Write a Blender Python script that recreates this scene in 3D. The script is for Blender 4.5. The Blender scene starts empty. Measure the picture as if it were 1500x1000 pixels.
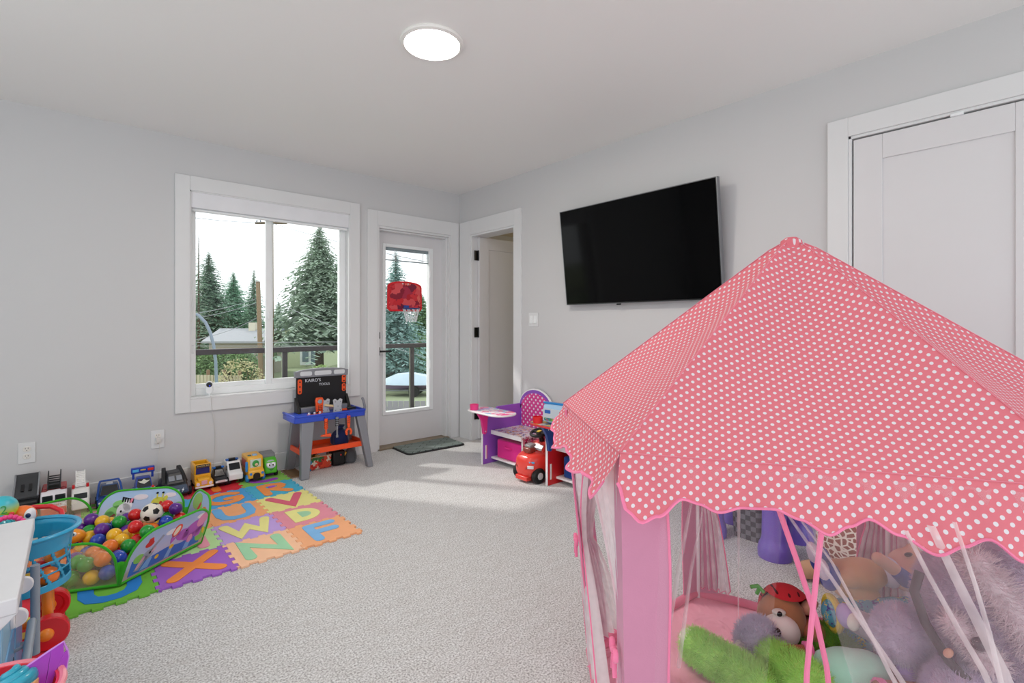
EXPOSURE = .08
LAMP = 120
WORLD = 1.52
SUN = 1.9
import bpy, bmesh, math, random
from mathutils import Vector, Matrix, Euler
random.seed(7)
PI = math.pi
SC = bpy.context.scene
COL = SC.collection
R = math.radians
V3 = Vector

# ------------------------------------------------------------------ materials
def lin(h):
    h = h.lstrip('#')
    out = []
    for i in (0, 2, 4):
        v = int(h[i:i+2], 16) / 255
        out.append(v / 12.92 if v <= .04045 else ((v + .055) / 1.055) ** 2.4)
    return (*out, 1)

_M = {}
def M(name, col='#cccccc', rough=.5, metal=0, bump=0, bscale=200, var=0, vscale=6, spec=.5, coat=0, sheen=0, sub=0, trans=0):
    if name in _M: return _M[name]
    m = bpy.data.materials.new(name); m.use_nodes = True
    nt = m.node_tree; b = nt.nodes['Principled BSDF']
    b.inputs['Base Color'].default_value = lin(col)
    b.inputs['Roughness'].default_value = rough
    b.inputs['Metallic'].default_value = metal
    b.inputs['Specular IOR Level'].default_value = spec
    if coat: b.inputs['Coat Weight'].default_value = coat
    if sheen: b.inputs['Sheen Weight'].default_value = sheen
    if sub:
        b.inputs['Subsurface Weight'].default_value = sub
        b.inputs['Subsurface Radius'].default_value = (.01, .008, .006)
    if trans: b.inputs['Transmission Weight'].default_value = trans
    tc = nt.nodes.new('ShaderNodeTexCoord')
    nz = nt.nodes.new('ShaderNodeTexNoise'); nz.inputs['Scale'].default_value = vscale
    nz.inputs['Detail'].default_value = 4
    nt.links.new(tc.outputs['Object'], nz.inputs['Vector'])
    hs = nt.nodes.new('ShaderNodeHueSaturation'); hs.inputs['Color'].default_value = lin(col)
    mr = nt.nodes.new('ShaderNodeMapRange')
    v = var if var else .03
    mr.inputs['To Min'].default_value = 1 - v; mr.inputs['To Max'].default_value = 1 + v
    mr.inputs['From Min'].default_value = .3; mr.inputs['From Max'].default_value = .7
    nt.links.new(nz.outputs['Fac'], mr.inputs['Value'])
    nt.links.new(mr.outputs['Result'], hs.inputs['Value'])
    nt.links.new(hs.outputs['Color'], b.inputs['Base Color'])
    if bump:
        n2 = nt.nodes.new('ShaderNodeTexNoise'); n2.inputs['Scale'].default_value = bscale
        n2.inputs['Detail'].default_value = 3
        nt.links.new(tc.outputs['Object'], n2.inputs['Vector'])
        bp = nt.nodes.new('ShaderNodeBump'); bp.inputs['Strength'].default_value = bump
        bp.inputs['Distance'].default_value = .004
        nt.links.new(n2.outputs['Fac'], bp.inputs['Height'])
        nt.links.new(bp.outputs['Normal'], b.inputs['Normal'])
    _M[name] = m
    return m

def plastic(col, rough=.28):
    return M('plastic_' + col.strip('#') + ('' if rough == .28 else '_%d' % int(rough * 100)), col, rough, coat=.15)
def cloth(col, bump=.25):
    return M('cloth_' + col.strip('#'), col, .9, bump=bump, bscale=300, spec=.15, sheen=.2)
def foam(col):
    return M('foam_' + col.strip('#'), col, .75, bump=.12, bscale=500, spec=.25, var=.03, vscale=14)

def glass_mat(name, tint=(1, 1, 1, 1), gloss=.06, rough=.0):
    if name in _M: return _M[name]
    m = bpy.data.materials.new(name); m.use_nodes = True
    nt = m.node_tree; nt.nodes.clear()
    o = nt.nodes.new('ShaderNodeOutputMaterial'); mx = nt.nodes.new('ShaderNodeMixShader')
    t = nt.nodes.new('ShaderNodeBsdfTransparent'); t.inputs['Color'].default_value = tint
    g = nt.nodes.new('ShaderNodeBsdfGlossy'); g.inputs['Roughness'].default_value = rough
    lw = nt.nodes.new('ShaderNodeFresnel'); lw.inputs['IOR'].default_value = 1.2 if gloss < .1 else 1.45
    nt.links.new(lw.outputs[0], mx.inputs[0])
    nt.links.new(t.outputs[0], mx.inputs[1]); nt.links.new(g.outputs[0], mx.inputs[2])
    nt.links.new(mx.outputs[0], o.inputs['Surface'])
    _M[name] = m
    return m

def sheer_mat(name, col, opacity, weave=0, holes=900):
    """thin woven netting: part of the light passes straight through, the threads scatter the rest"""
    if name in _M: return _M[name]
    m = bpy.data.materials.new(name); m.use_nodes = True
    nt = m.node_tree; nt.nodes.clear()
    o = nt.nodes.new('ShaderNodeOutputMaterial'); mx = nt.nodes.new('ShaderNodeMixShader')
    t = nt.nodes.new('ShaderNodeBsdfTransparent')
    d = nt.nodes.new('ShaderNodeBsdfDiffuse'); d.inputs['Color'].default_value = lin(col)
    tl = nt.nodes.new('ShaderNodeBsdfTranslucent'); tl.inputs['Color'].default_value = lin(col)
    m2 = nt.nodes.new('ShaderNodeMixShader'); m2.inputs[0].default_value = .45
    nt.links.new(d.outputs[0], m2.inputs[1]); nt.links.new(tl.outputs[0], m2.inputs[2])
    nt.links.new(t.outputs[0], mx.inputs[1]); nt.links.new(m2.outputs[0], mx.inputs[2])
    nt.links.new(mx.outputs[0], o.inputs['Surface'])
    tc = nt.nodes.new('ShaderNodeTexCoord'); nz = nt.nodes.new('ShaderNodeTexNoise')
    nz.inputs['Scale'].default_value = 14; nt.links.new(tc.outputs['Object'], nz.inputs['Vector'])
    mr = nt.nodes.new('ShaderNodeMapRange'); mr.inputs['From Min'].default_value = .3; mr.inputs['From Max'].default_value = .7
    mr.inputs['To Min'].default_value = opacity * .7; mr.inputs['To Max'].default_value = min(1, opacity * 1.3)
    nt.links.new(nz.outputs['Fac'], mr.inputs['Value']); nt.links.new(mr.outputs[0], mx.inputs[0])
    _M[name] = m
    return m

def emit_mat(name, col, strength):
    if name in _M: return _M[name]
    m = bpy.data.materials.new(name); m.use_nodes = True
    nt = m.node_tree; nt.nodes.clear()
    o = nt.nodes.new('ShaderNodeOutputMaterial'); e = nt.nodes.new('ShaderNodeEmission')
    e.inputs['Color'].default_value = lin(col); e.inputs['Strength'].default_value = strength
    nt.links.new(e.outputs[0], o.inputs['Surface'])
    _M[name] = m
    return m

# ------------------------------------------------------------------ mesh helpers
def xf(loc=(0, 0, 0), rot=(0, 0, 0)):
    return Matrix.Translation(V3(loc)) @ Euler(rot, 'XYZ').to_matrix().to_4x4()

def box(bm, c, s, rot=(0, 0, 0), mi=0, mat=None):
    T = xf(c, rot)
    if mat is not None: T = mat @ T
    vs = [bm.verts.new(T @ V3((x * s[0] / 2, y * s[1] / 2, z * s[2] / 2))) for x in (-1, 1) for y in (-1, 1) for z in (-1, 1)]
    for f in ((0, 1, 3, 2), (4, 6, 7, 5), (0, 4, 5, 1), (2, 3, 7, 6), (0, 2, 6, 4), (1, 5, 7, 3)):
        bm.faces.new([vs[i] for i in f]).material_index = mi
    return vs

def bx(bm, x0, x1, y0, y1, z0, z1, mi=0):
    return box(bm, ((x0 + x1) / 2, (y0 + y1) / 2, (z0 + z1) / 2), (abs(x1 - x0), abs(y1 - y0), abs(z1 - z0)), mi=mi)

def frame_from(d):
    d = V3(d).normalized()
    a = V3((0, 0, 1)) if abs(d.z) < .95 else V3((1, 0, 0))
    u = a.cross(d).normalized(); w = d.cross(u)
    return u, w, d

def loft(bm, rings, cap=True, mi=0, closed=False):
    rr = [[bm.verts.new(V3(p)) for p in r] for r in rings]
    n = len(rr[0])
    idx = range(len(rr)) if closed else range(len(rr) - 1)
    for i in idx:
        a, b = rr[i], rr[(i + 1) % len(rr)]
        for j in range(n):
            try: bm.faces.new((a[j], a[(j + 1) % n], b[(j + 1) % n], b[j])).material_index = mi
            except ValueError: pass
    if cap and not closed:
        bm.faces.new(rr[0][::-1]).material_index = mi
        bm.faces.new(rr[-1]).material_index = mi
    return rr

def cyl(bm, p0, p1, r0, r1=None, n=16, mi=0, cap=True):
    r1 = r0 if r1 is None else r1
    p0, p1 = V3(p0), V3(p1); u, w, d = frame_from(p1 - p0)
    ring = lambda p, r: [p + (u * math.cos(2 * PI * k / n) + w * math.sin(2 * PI * k / n)) * r for k in range(n)]
    loft(bm, [ring(p0, r0), ring(p1, r1)], cap, mi)

def tube(bm, pts, r, n=8, closed=False, mi=0, flat=1):
    pts = [V3(p) for p in pts]; L = len(pts); rings = []
    rad = r if callable(r) else (lambda t: r)
    pu = None
    for i, p in enumerate(pts):
        if closed: d = pts[(i + 1) % L] - pts[i - 1]
        else: d = pts[min(i + 1, L - 1)] - pts[max(i - 1, 0)]
        if d.length < 1e-9: d = V3((0, 0, 1))
        u, w, d = frame_from(d)
        if pu is not None:
            u = (pu - d * pu.dot(d))
            if u.length < 1e-6: u = frame_from(d)[0]
            u.normalize(); w = d.cross(u)
        pu = u
        q = rad(i / max(1, L - 1))
        rings.append([p + (u * math.cos(2 * PI * k / n) + w * flat * math.sin(2 * PI * k / n)) * q for k in range(n)])
    loft(bm, rings, True, mi, closed)

def lathe(bm, prof, n=24, T=None, mi=0, sx=1, sy=1):
    T = T or Matrix.Identity(4)
    rings = []
    for r, z in prof:
        r = max(r, 1e-4)
        rings.append([T @ V3((sx * r * math.cos(2 * PI * k / n), sy * r * math.sin(2 * PI * k / n), z)) for k in range(n)])
    loft(bm, rings, True, mi)

def ell(bm, c, r, rot=(0, 0, 0), u=20, v=12, mi=0, T=None):
    X = xf(c, rot)
    if T is not None: X = T @ X
    if not hasattr(r, '__len__'): r = (r, r, r)
    rings = []
    top = bm.verts.new(X @ V3((0, 0, r[2]))); bot = bm.verts.new(X @ V3((0, 0, -r[2])))
    for i in range(1, v):
        a = PI * i / v
        rings.append([bm.verts.new(X @ V3((r[0] * math.sin(a) * math.cos(2 * PI * k / u), r[1] * math.sin(a) * math.sin(2 * PI * k / u), r[2] * math.cos(a)))) for k in range(u)])
    for i in range(len(rings) - 1):
        for j in range(u):
            bm.faces.new((rings[i][j], rings[i + 1][j], rings[i + 1][(j + 1) % u], rings[i][(j + 1) % u])).material_index = mi
    for j in range(u):
        bm.faces.new((top, rings[0][j], rings[0][(j + 1) % u])).material_index = mi
        bm.faces.new((bot, rings[-1][(j + 1) % u], rings[-1][j])).material_index = mi

def prism(bm, poly, h0, h1, T=None, mi=0, mtop=None):
    """extrude a 2-D polygon between two heights, optionally moved by T"""
    T = T or Matrix.Identity(4)
    a = [bm.verts.new(T @ V3((x, y, h0))) for x, y in poly]
    b = [bm.verts.new(T @ V3((x, y, h1))) for x, y in poly]
    n = len(poly)
    area = sum(poly[i][0] * poly[(i + 1) % n][1] - poly[(i + 1) % n][0] * poly[i][1] for i in range(n))
    if (area < 0) == (h1 > h0): a.reverse(); b.reverse()
    bm.faces.new(a[::-1]).material_index = mi
    bm.faces.new(b).material_index = mi if mtop is None else mtop
    for i in range(n):
        bm.faces.new((a[i], a[(i + 1) % n], b[(i + 1) % n], b[i])).material_index = mi

TX = Matrix(((0, 0, 1, 0), (1, 0, 0, 0), (0, 1, 0, 0), (0, 0, 0, 1)))     # polygon (y,z) extruded along x
TY = Matrix(((1, 0, 0, 0), (0, 0, -1, 0), (0, 1, 0, 0), (0, 0, 0, 1)))    # polygon (x,z) extruded along -y

def sheet(bm, fn, nu, nv, mi=0, uvfn=None):
    g = [[bm.verts.new(V3(fn(i / nu, j / nv))) for j in range(nv + 1)] for i in range(nu + 1)]
    uv = bm.loops.layers.uv.verify() if uvfn else None
    for i in range(nu):
        for j in range(nv):
            try: f = bm.faces.new((g[i][j], g[i + 1][j], g[i + 1][j + 1], g[i][j + 1]))
            except ValueError: continue
            f.material_index = mi
            if uvfn:
                for l, (a, b) in zip(f.loops, ((i, j), (i + 1, j), (i + 1, j + 1), (i, j + 1))):
                    l[uv].uv = uvfn(a / nu, b / nv)

def rrect(w, h, r, n=5, cx=0, cy=0):
    pts = []
    for sx, sy, a0 in ((1, 1, 0), (-1, 1, 90), (-1, -1, 180), (1, -1, 270)):
        for k in range(n + 1):
            a = R(a0 + 90 * k / n)
            pts.append((cx + sx * (w / 2 - r) + r * math.cos(a), cy + sy * (h / 2 - r) + r * math.sin(a)))
    return pts

def capsule(a, b, r, n=8):
    ax, ay = a; bx_, by = b; t = math.atan2(by - ay, bx_ - ax)
    pts = [(bx_ + r * math.cos(t + R(-90 + 180 * k / n)), by + r * math.sin(t + R(-90 + 180 * k / n))) for k in range(n + 1)]
    pts += [(ax + r * math.cos(t + R(90 + 180 * k / n)), ay + r * math.sin(t + R(90 + 180 * k / n))) for k in range(n + 1)]
    return pts

def arc(cx, cy, rx, ry, a0, a1, n=10):
    return [(cx + rx * math.cos(R(a0 + (a1 - a0) * k / n)), cy + ry * math.sin(R(a0 + (a1 - a0) * k / n))) for k in range(n + 1)]

def stroke(bm, pts, r, h0, h1, T=None, mi=0):
    """a flat ribbon following pts with round ends (one outline, no overlaps)"""
    P = [V3((p[0], p[1])) if False else Vector((p[0], p[1])) for p in pts]
    Lf, Rt = [], []
    for i, p in enumerate(P):
        d0 = (P[i] - P[i - 1]).normalized() if i > 0 else (P[1] - P[0]).normalized()
        d1 = (P[i + 1] - P[i]).normalized() if i < len(P) - 1 else d0
        n0 = Vector((-d0.y, d0.x)); n1 = Vector((-d1.y, d1.x))
        m = (n0 + n1)
        m = n0 if m.length < .3 else m.normalized()
        k = r / max(.45, m.dot(n0))
        Lf.append(p + m * k); Rt.append(p - m * k)
    def cappts(p, d, n=6):
        t = math.atan2(d.y, d.x)
        return [p + Vector((math.cos(t + R(-90 + 180 * k / n)), math.sin(t + R(-90 + 180 * k / n)))) * r for k in range(1, n)]
    out = Rt + capsule_end(P[-1], (P[-1] - P[-2]), r) + Lf[::-1] + capsule_end(P[0], (P[0] - P[1]), r)
    prism(bm, [(q.x, q.y) for q in out], h0, h1, T, mi)

def capsule_end(p, d, r, n=6):
    t = math.atan2(d.y, d.x)
    return [p + Vector((math.cos(t + R(-90 + 180 * k / n)), math.sin(t + R(-90 + 180 * k / n)))) * r for k in range(1, n)]

def obj(name, bm, mats, parent=None, smooth=40, bevel=0, seg=2, recalc=True, subsurf=0):
    if recalc: bmesh.ops.recalc_face_normals(bm, faces=bm.faces)
    me = bpy.data.meshes.new(name); bm.to_mesh(me); bm.free()
    for m in (mats if isinstance(mats, (list, tuple)) else [mats]): me.materials.append(m)
    if smooth:
        me.polygons.foreach_set('use_smooth', [True] * len(me.polygons))
        me.set_sharp_from_angle(angle=R(smooth))
    o = bpy.data.objects.new(name, me); COL.objects.link(o)
    if parent is not None: o.parent = parent
    if bevel:
        b = o.modifiers.new('edge', 'BEVEL'); b.width = bevel; b.segments = seg; b.limit_method = 'ANGLE'; b.angle_limit = R(35)
        b.harden_normals = False
    if subsurf:
        s = o.modifiers.new('smooth', 'SUBSURF'); s.levels = subsurf; s.render_levels = subsurf
    return o

def thing(name, label, cat, loc=(0, 0, 0), rz=0, group=None, rot=None):
    o = bpy.data.objects.new(name, None); COL.objects.link(o)
    o.empty_display_size = .05
    o.location = loc; o.rotation_euler = rot if rot else (0, 0, rz)
    o['label'] = label; o['category'] = cat
    if group: o['group'] = group
    return o

def tag(o, label, cat, group=None):
    o['label'] = label; o['category'] = cat
    if group: o['group'] = group
    return o

def struct(name, bm=None, mats=None, parent=None, **k):
    if bm is None:
        o = bpy.data.objects.new(name, None); COL.objects.link(o)
    else:
        o = obj(name, bm, mats, parent, **k)
    if parent is None: o['kind'] = 'structure'
    return o

def B(): return bmesh.new()

def text(name, body, size, T, mat, parent, extrude=.0006, align='CENTER', sx=1):
    cu = bpy.data.curves.new(name, 'FONT'); cu.body = body; cu.size = size; cu.extrude = extrude
    cu.align_x = align; cu.align_y = 'CENTER'
    t = bpy.data.objects.new(name, cu); COL.objects.link(t)
    dg = bpy.context.evaluated_depsgraph_get()
    me = bpy.data.meshes.new_from_object(t.evaluated_get(dg))
    bpy.data.objects.remove(t); bpy.data.curves.remove(cu)
    me.transform(T @ Matrix.Diagonal((sx, 1, 1, 1)))
    me.materials.clear(); me.materials.append(mat)
    o = bpy.data.objects.new(name, me); COL.objects.link(o); o.parent = parent
    return o

def dup(root, loc=None, rz=None, label=None, mats=None):
    r = root.copy(); COL.objects.link(r)
    if loc is not None: r.location = loc
    if rz is not None: r.rotation_euler = (0, 0, rz)
    if label: r['label'] = label
    for ch in list(root.children):
        c = ch.copy(); COL.objects.link(c); c.parent = r
        for g in list(ch.children):
            d = g.copy(); COL.objects.link(d); d.parent = c
    return r

# ------------------------------------------------------------------ camera
cam = bpy.data.cameras.new('camera'); co = bpy.data.objects.new('camera', cam); COL.objects.link(co)
CAMZ = 1.1374; YAW = R(41.297)
cam.sensor_width = 36; cam.lens = 726.11 / 1500 * 36; cam.shift_y = -(500 - 473.91) / 1500
co.location = (0, 0, CAMZ); co.rotation_euler = (PI / 2, 0, -YAW); cam.clip_start = .02; cam.clip_end = 400
SC.camera = co
SC.view_settings.view_transform = 'Standard'; SC.view_settings.look = 'None'
SC.view_settings.gamma = 1; SC.view_settings.exposure = EXPOSURE if 'EXPOSURE' in globals() else 0
SC.view_settings.use_curve_mapping = False
# ------------------------------------------------------------------ room
WA, WB, CH = 4.116, 2.909, 2.44          # window wall (y), television wall (x), ceiling height
XL, YF = -1.7, -1.6                       # the two walls out of view
WT = .14
wallm = M('wall_paint', '#d2d2d3', .75, bump=.04, bscale=260, var=.006, vscale=1.5, spec=.2)
ceilm = M('ceiling_paint', '#f3f2f0', .85, bump=.05, bscale=220, var=.006, vscale=1.2, spec=.15)
trimm = M('trim_paint', '#e2e3e4', .42, var=.006, spec=.35)
doorm = M('door_paint', '#dedddf', .45, var=.006, spec=.35)
vinyl = M('white_vinyl', '#f2f5f6', .3, spec=.4)
black = M('black_metal', '#0c0c0d', .35)
pane = glass_mat('window_glass')

def carpet_mat():
    m = bpy.data.materials.new('carpet'); m.use_nodes = True; nt = m.node_tree; b = nt.nodes['Principled BSDF']
    tc = nt.nodes.new('ShaderNodeTexCoord')
    n1 = nt.nodes.new('ShaderNodeTexNoise'); n1.inputs['Scale'].default_value = 150; n1.inputs['Detail'].default_value = 5
    n1.inputs['Roughness'].default_value = .7
    n2 = nt.nodes.new('ShaderNodeTexNoise'); n2.inputs['Scale'].default_value = 13; n2.inputs['Detail'].default_value = 4
    mp = nt.nodes.new('ShaderNodeMapping'); mp.inputs['Scale'].default_value = (1, 2.2, 1); mp.inputs['Rotation'].default_value = (0, 0, .5)
    nt.links.new(tc.outputs['Object'], mp.inputs['Vector']); nt.links.new(mp.outputs[0], n2.inputs['Vector'])
    nt.links.new(tc.outputs['Object'], n1.inputs['Vector'])
    r1 = nt.nodes.new('ShaderNodeValToRGB')
    r1.color_ramp.elements[0].position = .37; r1.color_ramp.elements[0].color = lin('#959493')
    r1.color_ramp.elements[1].position = .58; r1.color_ramp.elements[1].color = lin('#eceded')
    nt.links.new(n1.outputs['Fac'], r1.inputs[0])
    r2 = nt.nodes.new('ShaderNodeValToRGB')
    r2.color_ramp.elements[0].position = .35; r2.color_ramp.elements[0].color = lin('#f7f6f5')
    r2.color_ramp.elements[1].position = .62; r2.color_ramp.elements[1].color = lin('#ffffff')
    nt.links.new(n2.outputs['Fac'], r2.inputs[0])
    mx = nt.nodes.new('ShaderNodeMix'); mx.data_type = 'RGBA'; mx.blend_type = 'MULTIPLY'; mx.inputs['Factor'].default_value = 1
    nt.links.new(r1.outputs[0], mx.inputs['A']); nt.links.new(r2.outputs[0], mx.inputs['B'])
    nt.links.new(mx.outputs['Result'], b.inputs['Base Color'])
    bp = nt.nodes.new('ShaderNodeBump'); bp.inputs['Strength'].default_value = .45; bp.inputs['Distance'].default_value = .006
    nt.links.new(n1.outputs['Fac'], bp.inputs['Height']); nt.links.new(bp.outputs['Normal'], b.inputs['Normal'])
    b.inputs['Roughness'].default_value = 1; b.inputs['Specular IOR Level'].default_value = .05
    b.inputs['Sheen Weight'].default_value = .15
    return m

bm = B(); bx(bm, XL - WT, WB + WT, YF - WT, WA + WT, -.12, 0); struct('floor', bm, carpet_mat())
bm = B(); bx(bm, XL - WT, WB + WT, YF - WT, WA + WT, CH, CH + .1); struct('ceiling', bm, ceilm)

def wall_with_holes(name, axis, at, thick, a0, a1, z1, holes):
    """wall slab built around rectangular openings; axis 'y' = wall at y=at running along x"""
    bm = B()
    xs = sorted({a0, a1, *[h[0] for h in holes], *[h[1] for h in holes]})
    zs = sorted({0, z1, *[h[2] for h in holes], *[h[3] for h in holes]})
    for i in range(len(xs) - 1):
        for j in range(len(zs) - 1):
            cx, cz = (xs[i] + xs[i + 1]) / 2, (zs[j] + zs[j + 1]) / 2
            if any(h[0] < cx < h[1] and h[2] < cz < h[3] for h in holes): continue
            if axis == 'y': bx(bm, xs[i], xs[i + 1], at, at + thick, zs[j], zs[j + 1])
            else: bx(bm, at, at + thick, xs[i], xs[i + 1], zs[j], zs[j + 1])
    bmesh.ops.remove_doubles(bm, verts=bm.verts, dist=1e-5)
    # drop inner faces shared by two cells
    seen = {}
    for f in bm.faces: seen.setdefault(tuple(sorted(v.index for v in f.verts)), []).append(f)
    bm.verts.index_update()
    seen = {}
    for f in bm.faces: seen.setdefault(tuple(sorted(v.index for v in f.verts)), []).append(f)
    bmesh.ops.delete(bm, geom=[f for fs in seen.values() if len(fs) > 1 for f in fs], context='FACES_ONLY')
    return struct(name, bm, wallm, smooth=0)

WIN = (.598, 1.758, .606, 2.075)          # window opening
DR = (2.011, 2.792, 0, 2.013)             # balcony door opening
SD = (3.264, 3.910, 0, 2.005)             # side door opening (y range)
CD = (-.66, .752, 0, 2.07)                # closet opening (y range)
wall_with_holes('wall_back', 'y', WA, WT, XL - WT, WB + WT, CH, [WIN, DR])
wall_with_holes('wall_right', 'x', WB, WT, YF - WT, WA, CH, [SD, CD])
wall_with_holes('wall_left', 'x', XL - WT, WT, YF - WT, WA, CH, [(-1.4, 3.0, .03, 2.36)])  # unseen wall; its big opening is added to let sky light in
wall_with_holes('wall_front', 'y', YF - WT, WT, XL, WB, CH, [(-1.6, 2.8, .03, 2.36)])  # behind the camera; wide opening added so the sky brightens the room

# baseboards
BH = .131
bbs = []
for (x0, x1) in ((XL, 1.915), (2.884, WB)):
    bm = B(); bx(bm, x0, x1, WA - .014, WA, 0, BH); bbs.append(bm)
struct('baseboard_back', bbs[0], trimm, bevel=.003)
if bbs[1]: bbs[1].free()
bm = B(); bx(bm, WB - .014, WB, .842, 3.176, 0, BH); struct('baseboard_right', bm, trimm, bevel=.003)
bm = B(); bx(bm, XL, XL + .014, YF, WA - .014, 0, BH); struct('baseboard_left', bm, trimm, bevel=.003)

# ---- window_1 : casing, frame, fixed and sliding sash, blind cassette
w = struct('window_1')
x0, x1, z0, z1 = WIN
bm = B(); cw = .088
bx(bm, x0 - cw, x0, WA - .019, WA, .515, 2.176); bx(bm, x1, x1 + cw, WA - .019, WA, .515, 2.176)
bx(bm, x0, x1, WA - .019, WA, z1, 2.176); bx(bm, x0, x1, WA - .019, WA, .515, z0)
obj('casing', bm, trimm, w, bevel=.002)
bm = B()
for a in ((x0, x0 + .008, WA - .012, WA + .09, z0, z1), (x1 - .008, x1, WA - .012, WA + .09, z0, z1), (x0, x1, WA - .012, WA + .09, z1 - .008, z1)): bx(bm, *a)
obj('jamb', bm, trimm, w)
bm = B(); bx(bm, x0, x1, WA - .014, WA + .10, z0, z0 + .012); obj('window_sill', bm, trimm, w, bevel=.003)
FY = WA + .075
bm = B(); f = .048
for a in ((x0, x0 + f, z0, z1), (x1 - f, x1, z0, z1), (x0 + f, x1 - f, z0 + .012, z0 + .012 + f), (x0 + f, x1 - f, z1 - f, z1)):
    bx(bm, a[0], a[1], FY, FY + .065, a[2], a[3])
obj('window_frame', bm, vinyl, w, bevel=.003)
def sash(xa, xb, y, name, wd=.038):
    bm = B(); za, zb = z0 + .055, z1 - .045
    for a in ((xa, xa + wd, za, zb), (xb - wd, xb, za, zb), (xa + wd, xb - wd, za, za + wd), (xa + wd, xb - wd, zb - wd, zb)):
        bx(bm, a[0], a[1], y, y + .03, a[2], a[3])
    s = obj(name, bm, vinyl, w, bevel=.003)
    bm = B(); bx(bm, xa + wd * .8, xb - wd * .8, y + .012, y + .017, za + wd * .8, zb - wd * .8); obj('glass_pane', bm, pane, s)
    return s
sash(x0 + .012, 1.175, FY + .032, 'fixed_sash', .036)
s2 = sash(1.115, x1 - .012, FY + .001, 'sliding_sash', .042)
bm = B(); box(bm, (1.134, FY - .006, 1.20), (.016, .016, .06)); obj('sash_latch', bm, vinyl, s2, bevel=.004)
bm = B()
bx(bm, x0 + .004, x1 - .004, WA - .004, WA + .06, z1 - .118, z1 - .002)
bl = obj('blind_cassette', bm, M('blind_cassette', '#e9eaee', .45), w, bevel=.006)
bm = B(); cyl(bm, (x0 + .01, WA + .028, z1 - .128), (x1 - .01, WA + .028, z1 - .128), .012, n=12); obj('blind_rail', bm, vinyl, bl)
bm = B(); cyl(bm, (x0 + .014, WA + .012, z1 - .12), (x0 + .014, WA + .012, .93), .0018, n=6)
cyl(bm, (x0 + .022, WA + .012, z1 - .12), (x0 + .022, WA + .012, .93), .0018, n=6); obj('blind_chain', bm, vinyl, w)
bm = B(); box(bm, (x0 + .016, WA + .008, .955), (.022, .014, .06)); obj('chain_bracket', bm, trimm, w, bevel=.003)

# ---- door_1 : glazed balcony door
d = struct('door_1')
dx0, dx1, _, dz = DR
bm = B(); cw = .094
bx(bm, dx0 - cw, dx0, WA - .019, WA, 0, 2.144); bx(bm, dx1, WB - .018, WA - .019, WA, 0, 2.144); bx(bm, dx0, dx1, WA - .019, WA, dz, 2.144)
obj('casing', bm, trimm, d, bevel=.002)
bm = B(); jt = .02
bx(bm, dx0, dx0 + jt, WA - .012, WA + WT, 0, dz); bx(bm, dx1 - jt, dx1, WA - .012, WA + WT, 0, dz); bx(bm, dx0 + jt, dx1 - jt, WA - .012, WA + WT, dz - jt, dz)
bx(bm, dx1 - jt - .018, dx1 - jt, WA + .02, WA + .09, 0, dz - jt); bx(bm, dx0 + jt, dx1 - jt - .018, WA + .02, WA + .09, dz - jt - .014, dz - jt)
obj('door_frame', bm, trimm, d, bevel=.002)
SY = WA + .09; sx0, sx1, sz0, sz1 = dx0 + jt + .002, dx1 - jt - .004, .022, dz - jt - .006
gx0, gx1, gz0, gz1 = 2.121, 2.636, .305, 1.866
bm = B()
for a in ((sx0, gx0, sz0, sz1), (gx1, sx1, sz0, sz1), (gx0, gx1, sz0, gz0), (gx0, gx1, gz1, sz1)): bx(bm, a[0], a[1], SY, SY + .044, a[2], a[3])
sl = obj('door_leaf', bm, doorm, d)
bm = B(); f = .018
for a in ((gx0 - .012, gx0 + f, gz0 - .012, gz1 + .012), (gx1 - f - .012, gx1 + .012, gz0 - .012, gz1 + .012), (gx0 + f, gx1 - f - .012, gz0 - .012, gz0 + f), (gx0 + f, gx1 - f - .012, gz1 - f, gz1 + .012)):
    bx(bm, a[0], a[1], SY - .010, SY + .05, a[2], a[3])
obj('glazing_frame', bm, vinyl, sl, bevel=.003)
bm = B(); bx(bm, gx0 + .01, gx1 - .02, SY + .008, SY + .012, gz0 + .01, gz1 - .01); bx(bm, gx0 + .01, gx1 - .02, SY + .034, SY + .038, gz0 + .01, gz1 - .01)
obj('glass_pane', bm, pane, sl)
bm = B()
bx(bm, gx0 + f, gx1 - f - .012, SY + .014, SY + .032, gz1 - .045, gz1 - f)
for k in range(9): box(bm, ((gx0 + gx1) / 2 - .006, SY + .023, gz1 - .052 - .0085 * k), (gx1 - gx0 - .056, .014, .0022), rot=(R(8), 0, 0))
bx(bm, gx0 + f, gx1 - f - .012, SY + .016, SY + .03, gz1 - .140, gz1 - .130)
obj('raised_blind', bm, M('blind_slats', '#98a6ac', .4), sl)
bm = B()
for t in (.24, .83):
    cx_ = gx0 + (gx1 - gx0) * t; box(bm, (cx_, SY + .014, gz1 - .085), (.004, .003, .1))
obj('blind_tape', bm, vinyl, sl)
bm = B(); box(bm, (gx1 - .02, SY - .013, 1.62), (.014, .012, .07)); box(bm, (gx1 - .02, SY - .013, .74), (.014, .012, .09)); bx(bm, gx1 - .023, gx1 - .017, SY - .012, SY - .009, .74, 1.66)
obj('blind_slider', bm, vinyl, sl, bevel=.002)
bm = B(); box(bm, (2.068, SY - .006, .885), (.026, .012, .075)); cyl(bm, (2.068, SY - .01, .885), (2.068, SY - .055, .885), .009); cyl(bm, (2.064, SY - .05, .885), (2.175, SY - .05, .885), .008)
obj('lever_handle', bm, black, sl, bevel=.002)
bm = B(); box(bm, (2.068, SY - .006, 1.03), (.030, .012, .060)); box(bm, (2.068, SY - .018, 1.03), (.010, .016, .03)); obj('deadbolt', bm, black, sl, bevel=.002)
bm = B(); bx(bm, dx0, dx1, WA - .012, WA + WT, 0, .02); obj('threshold', bm, M('threshold', '#8d7f6b', .5), d, bevel=.004)

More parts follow.
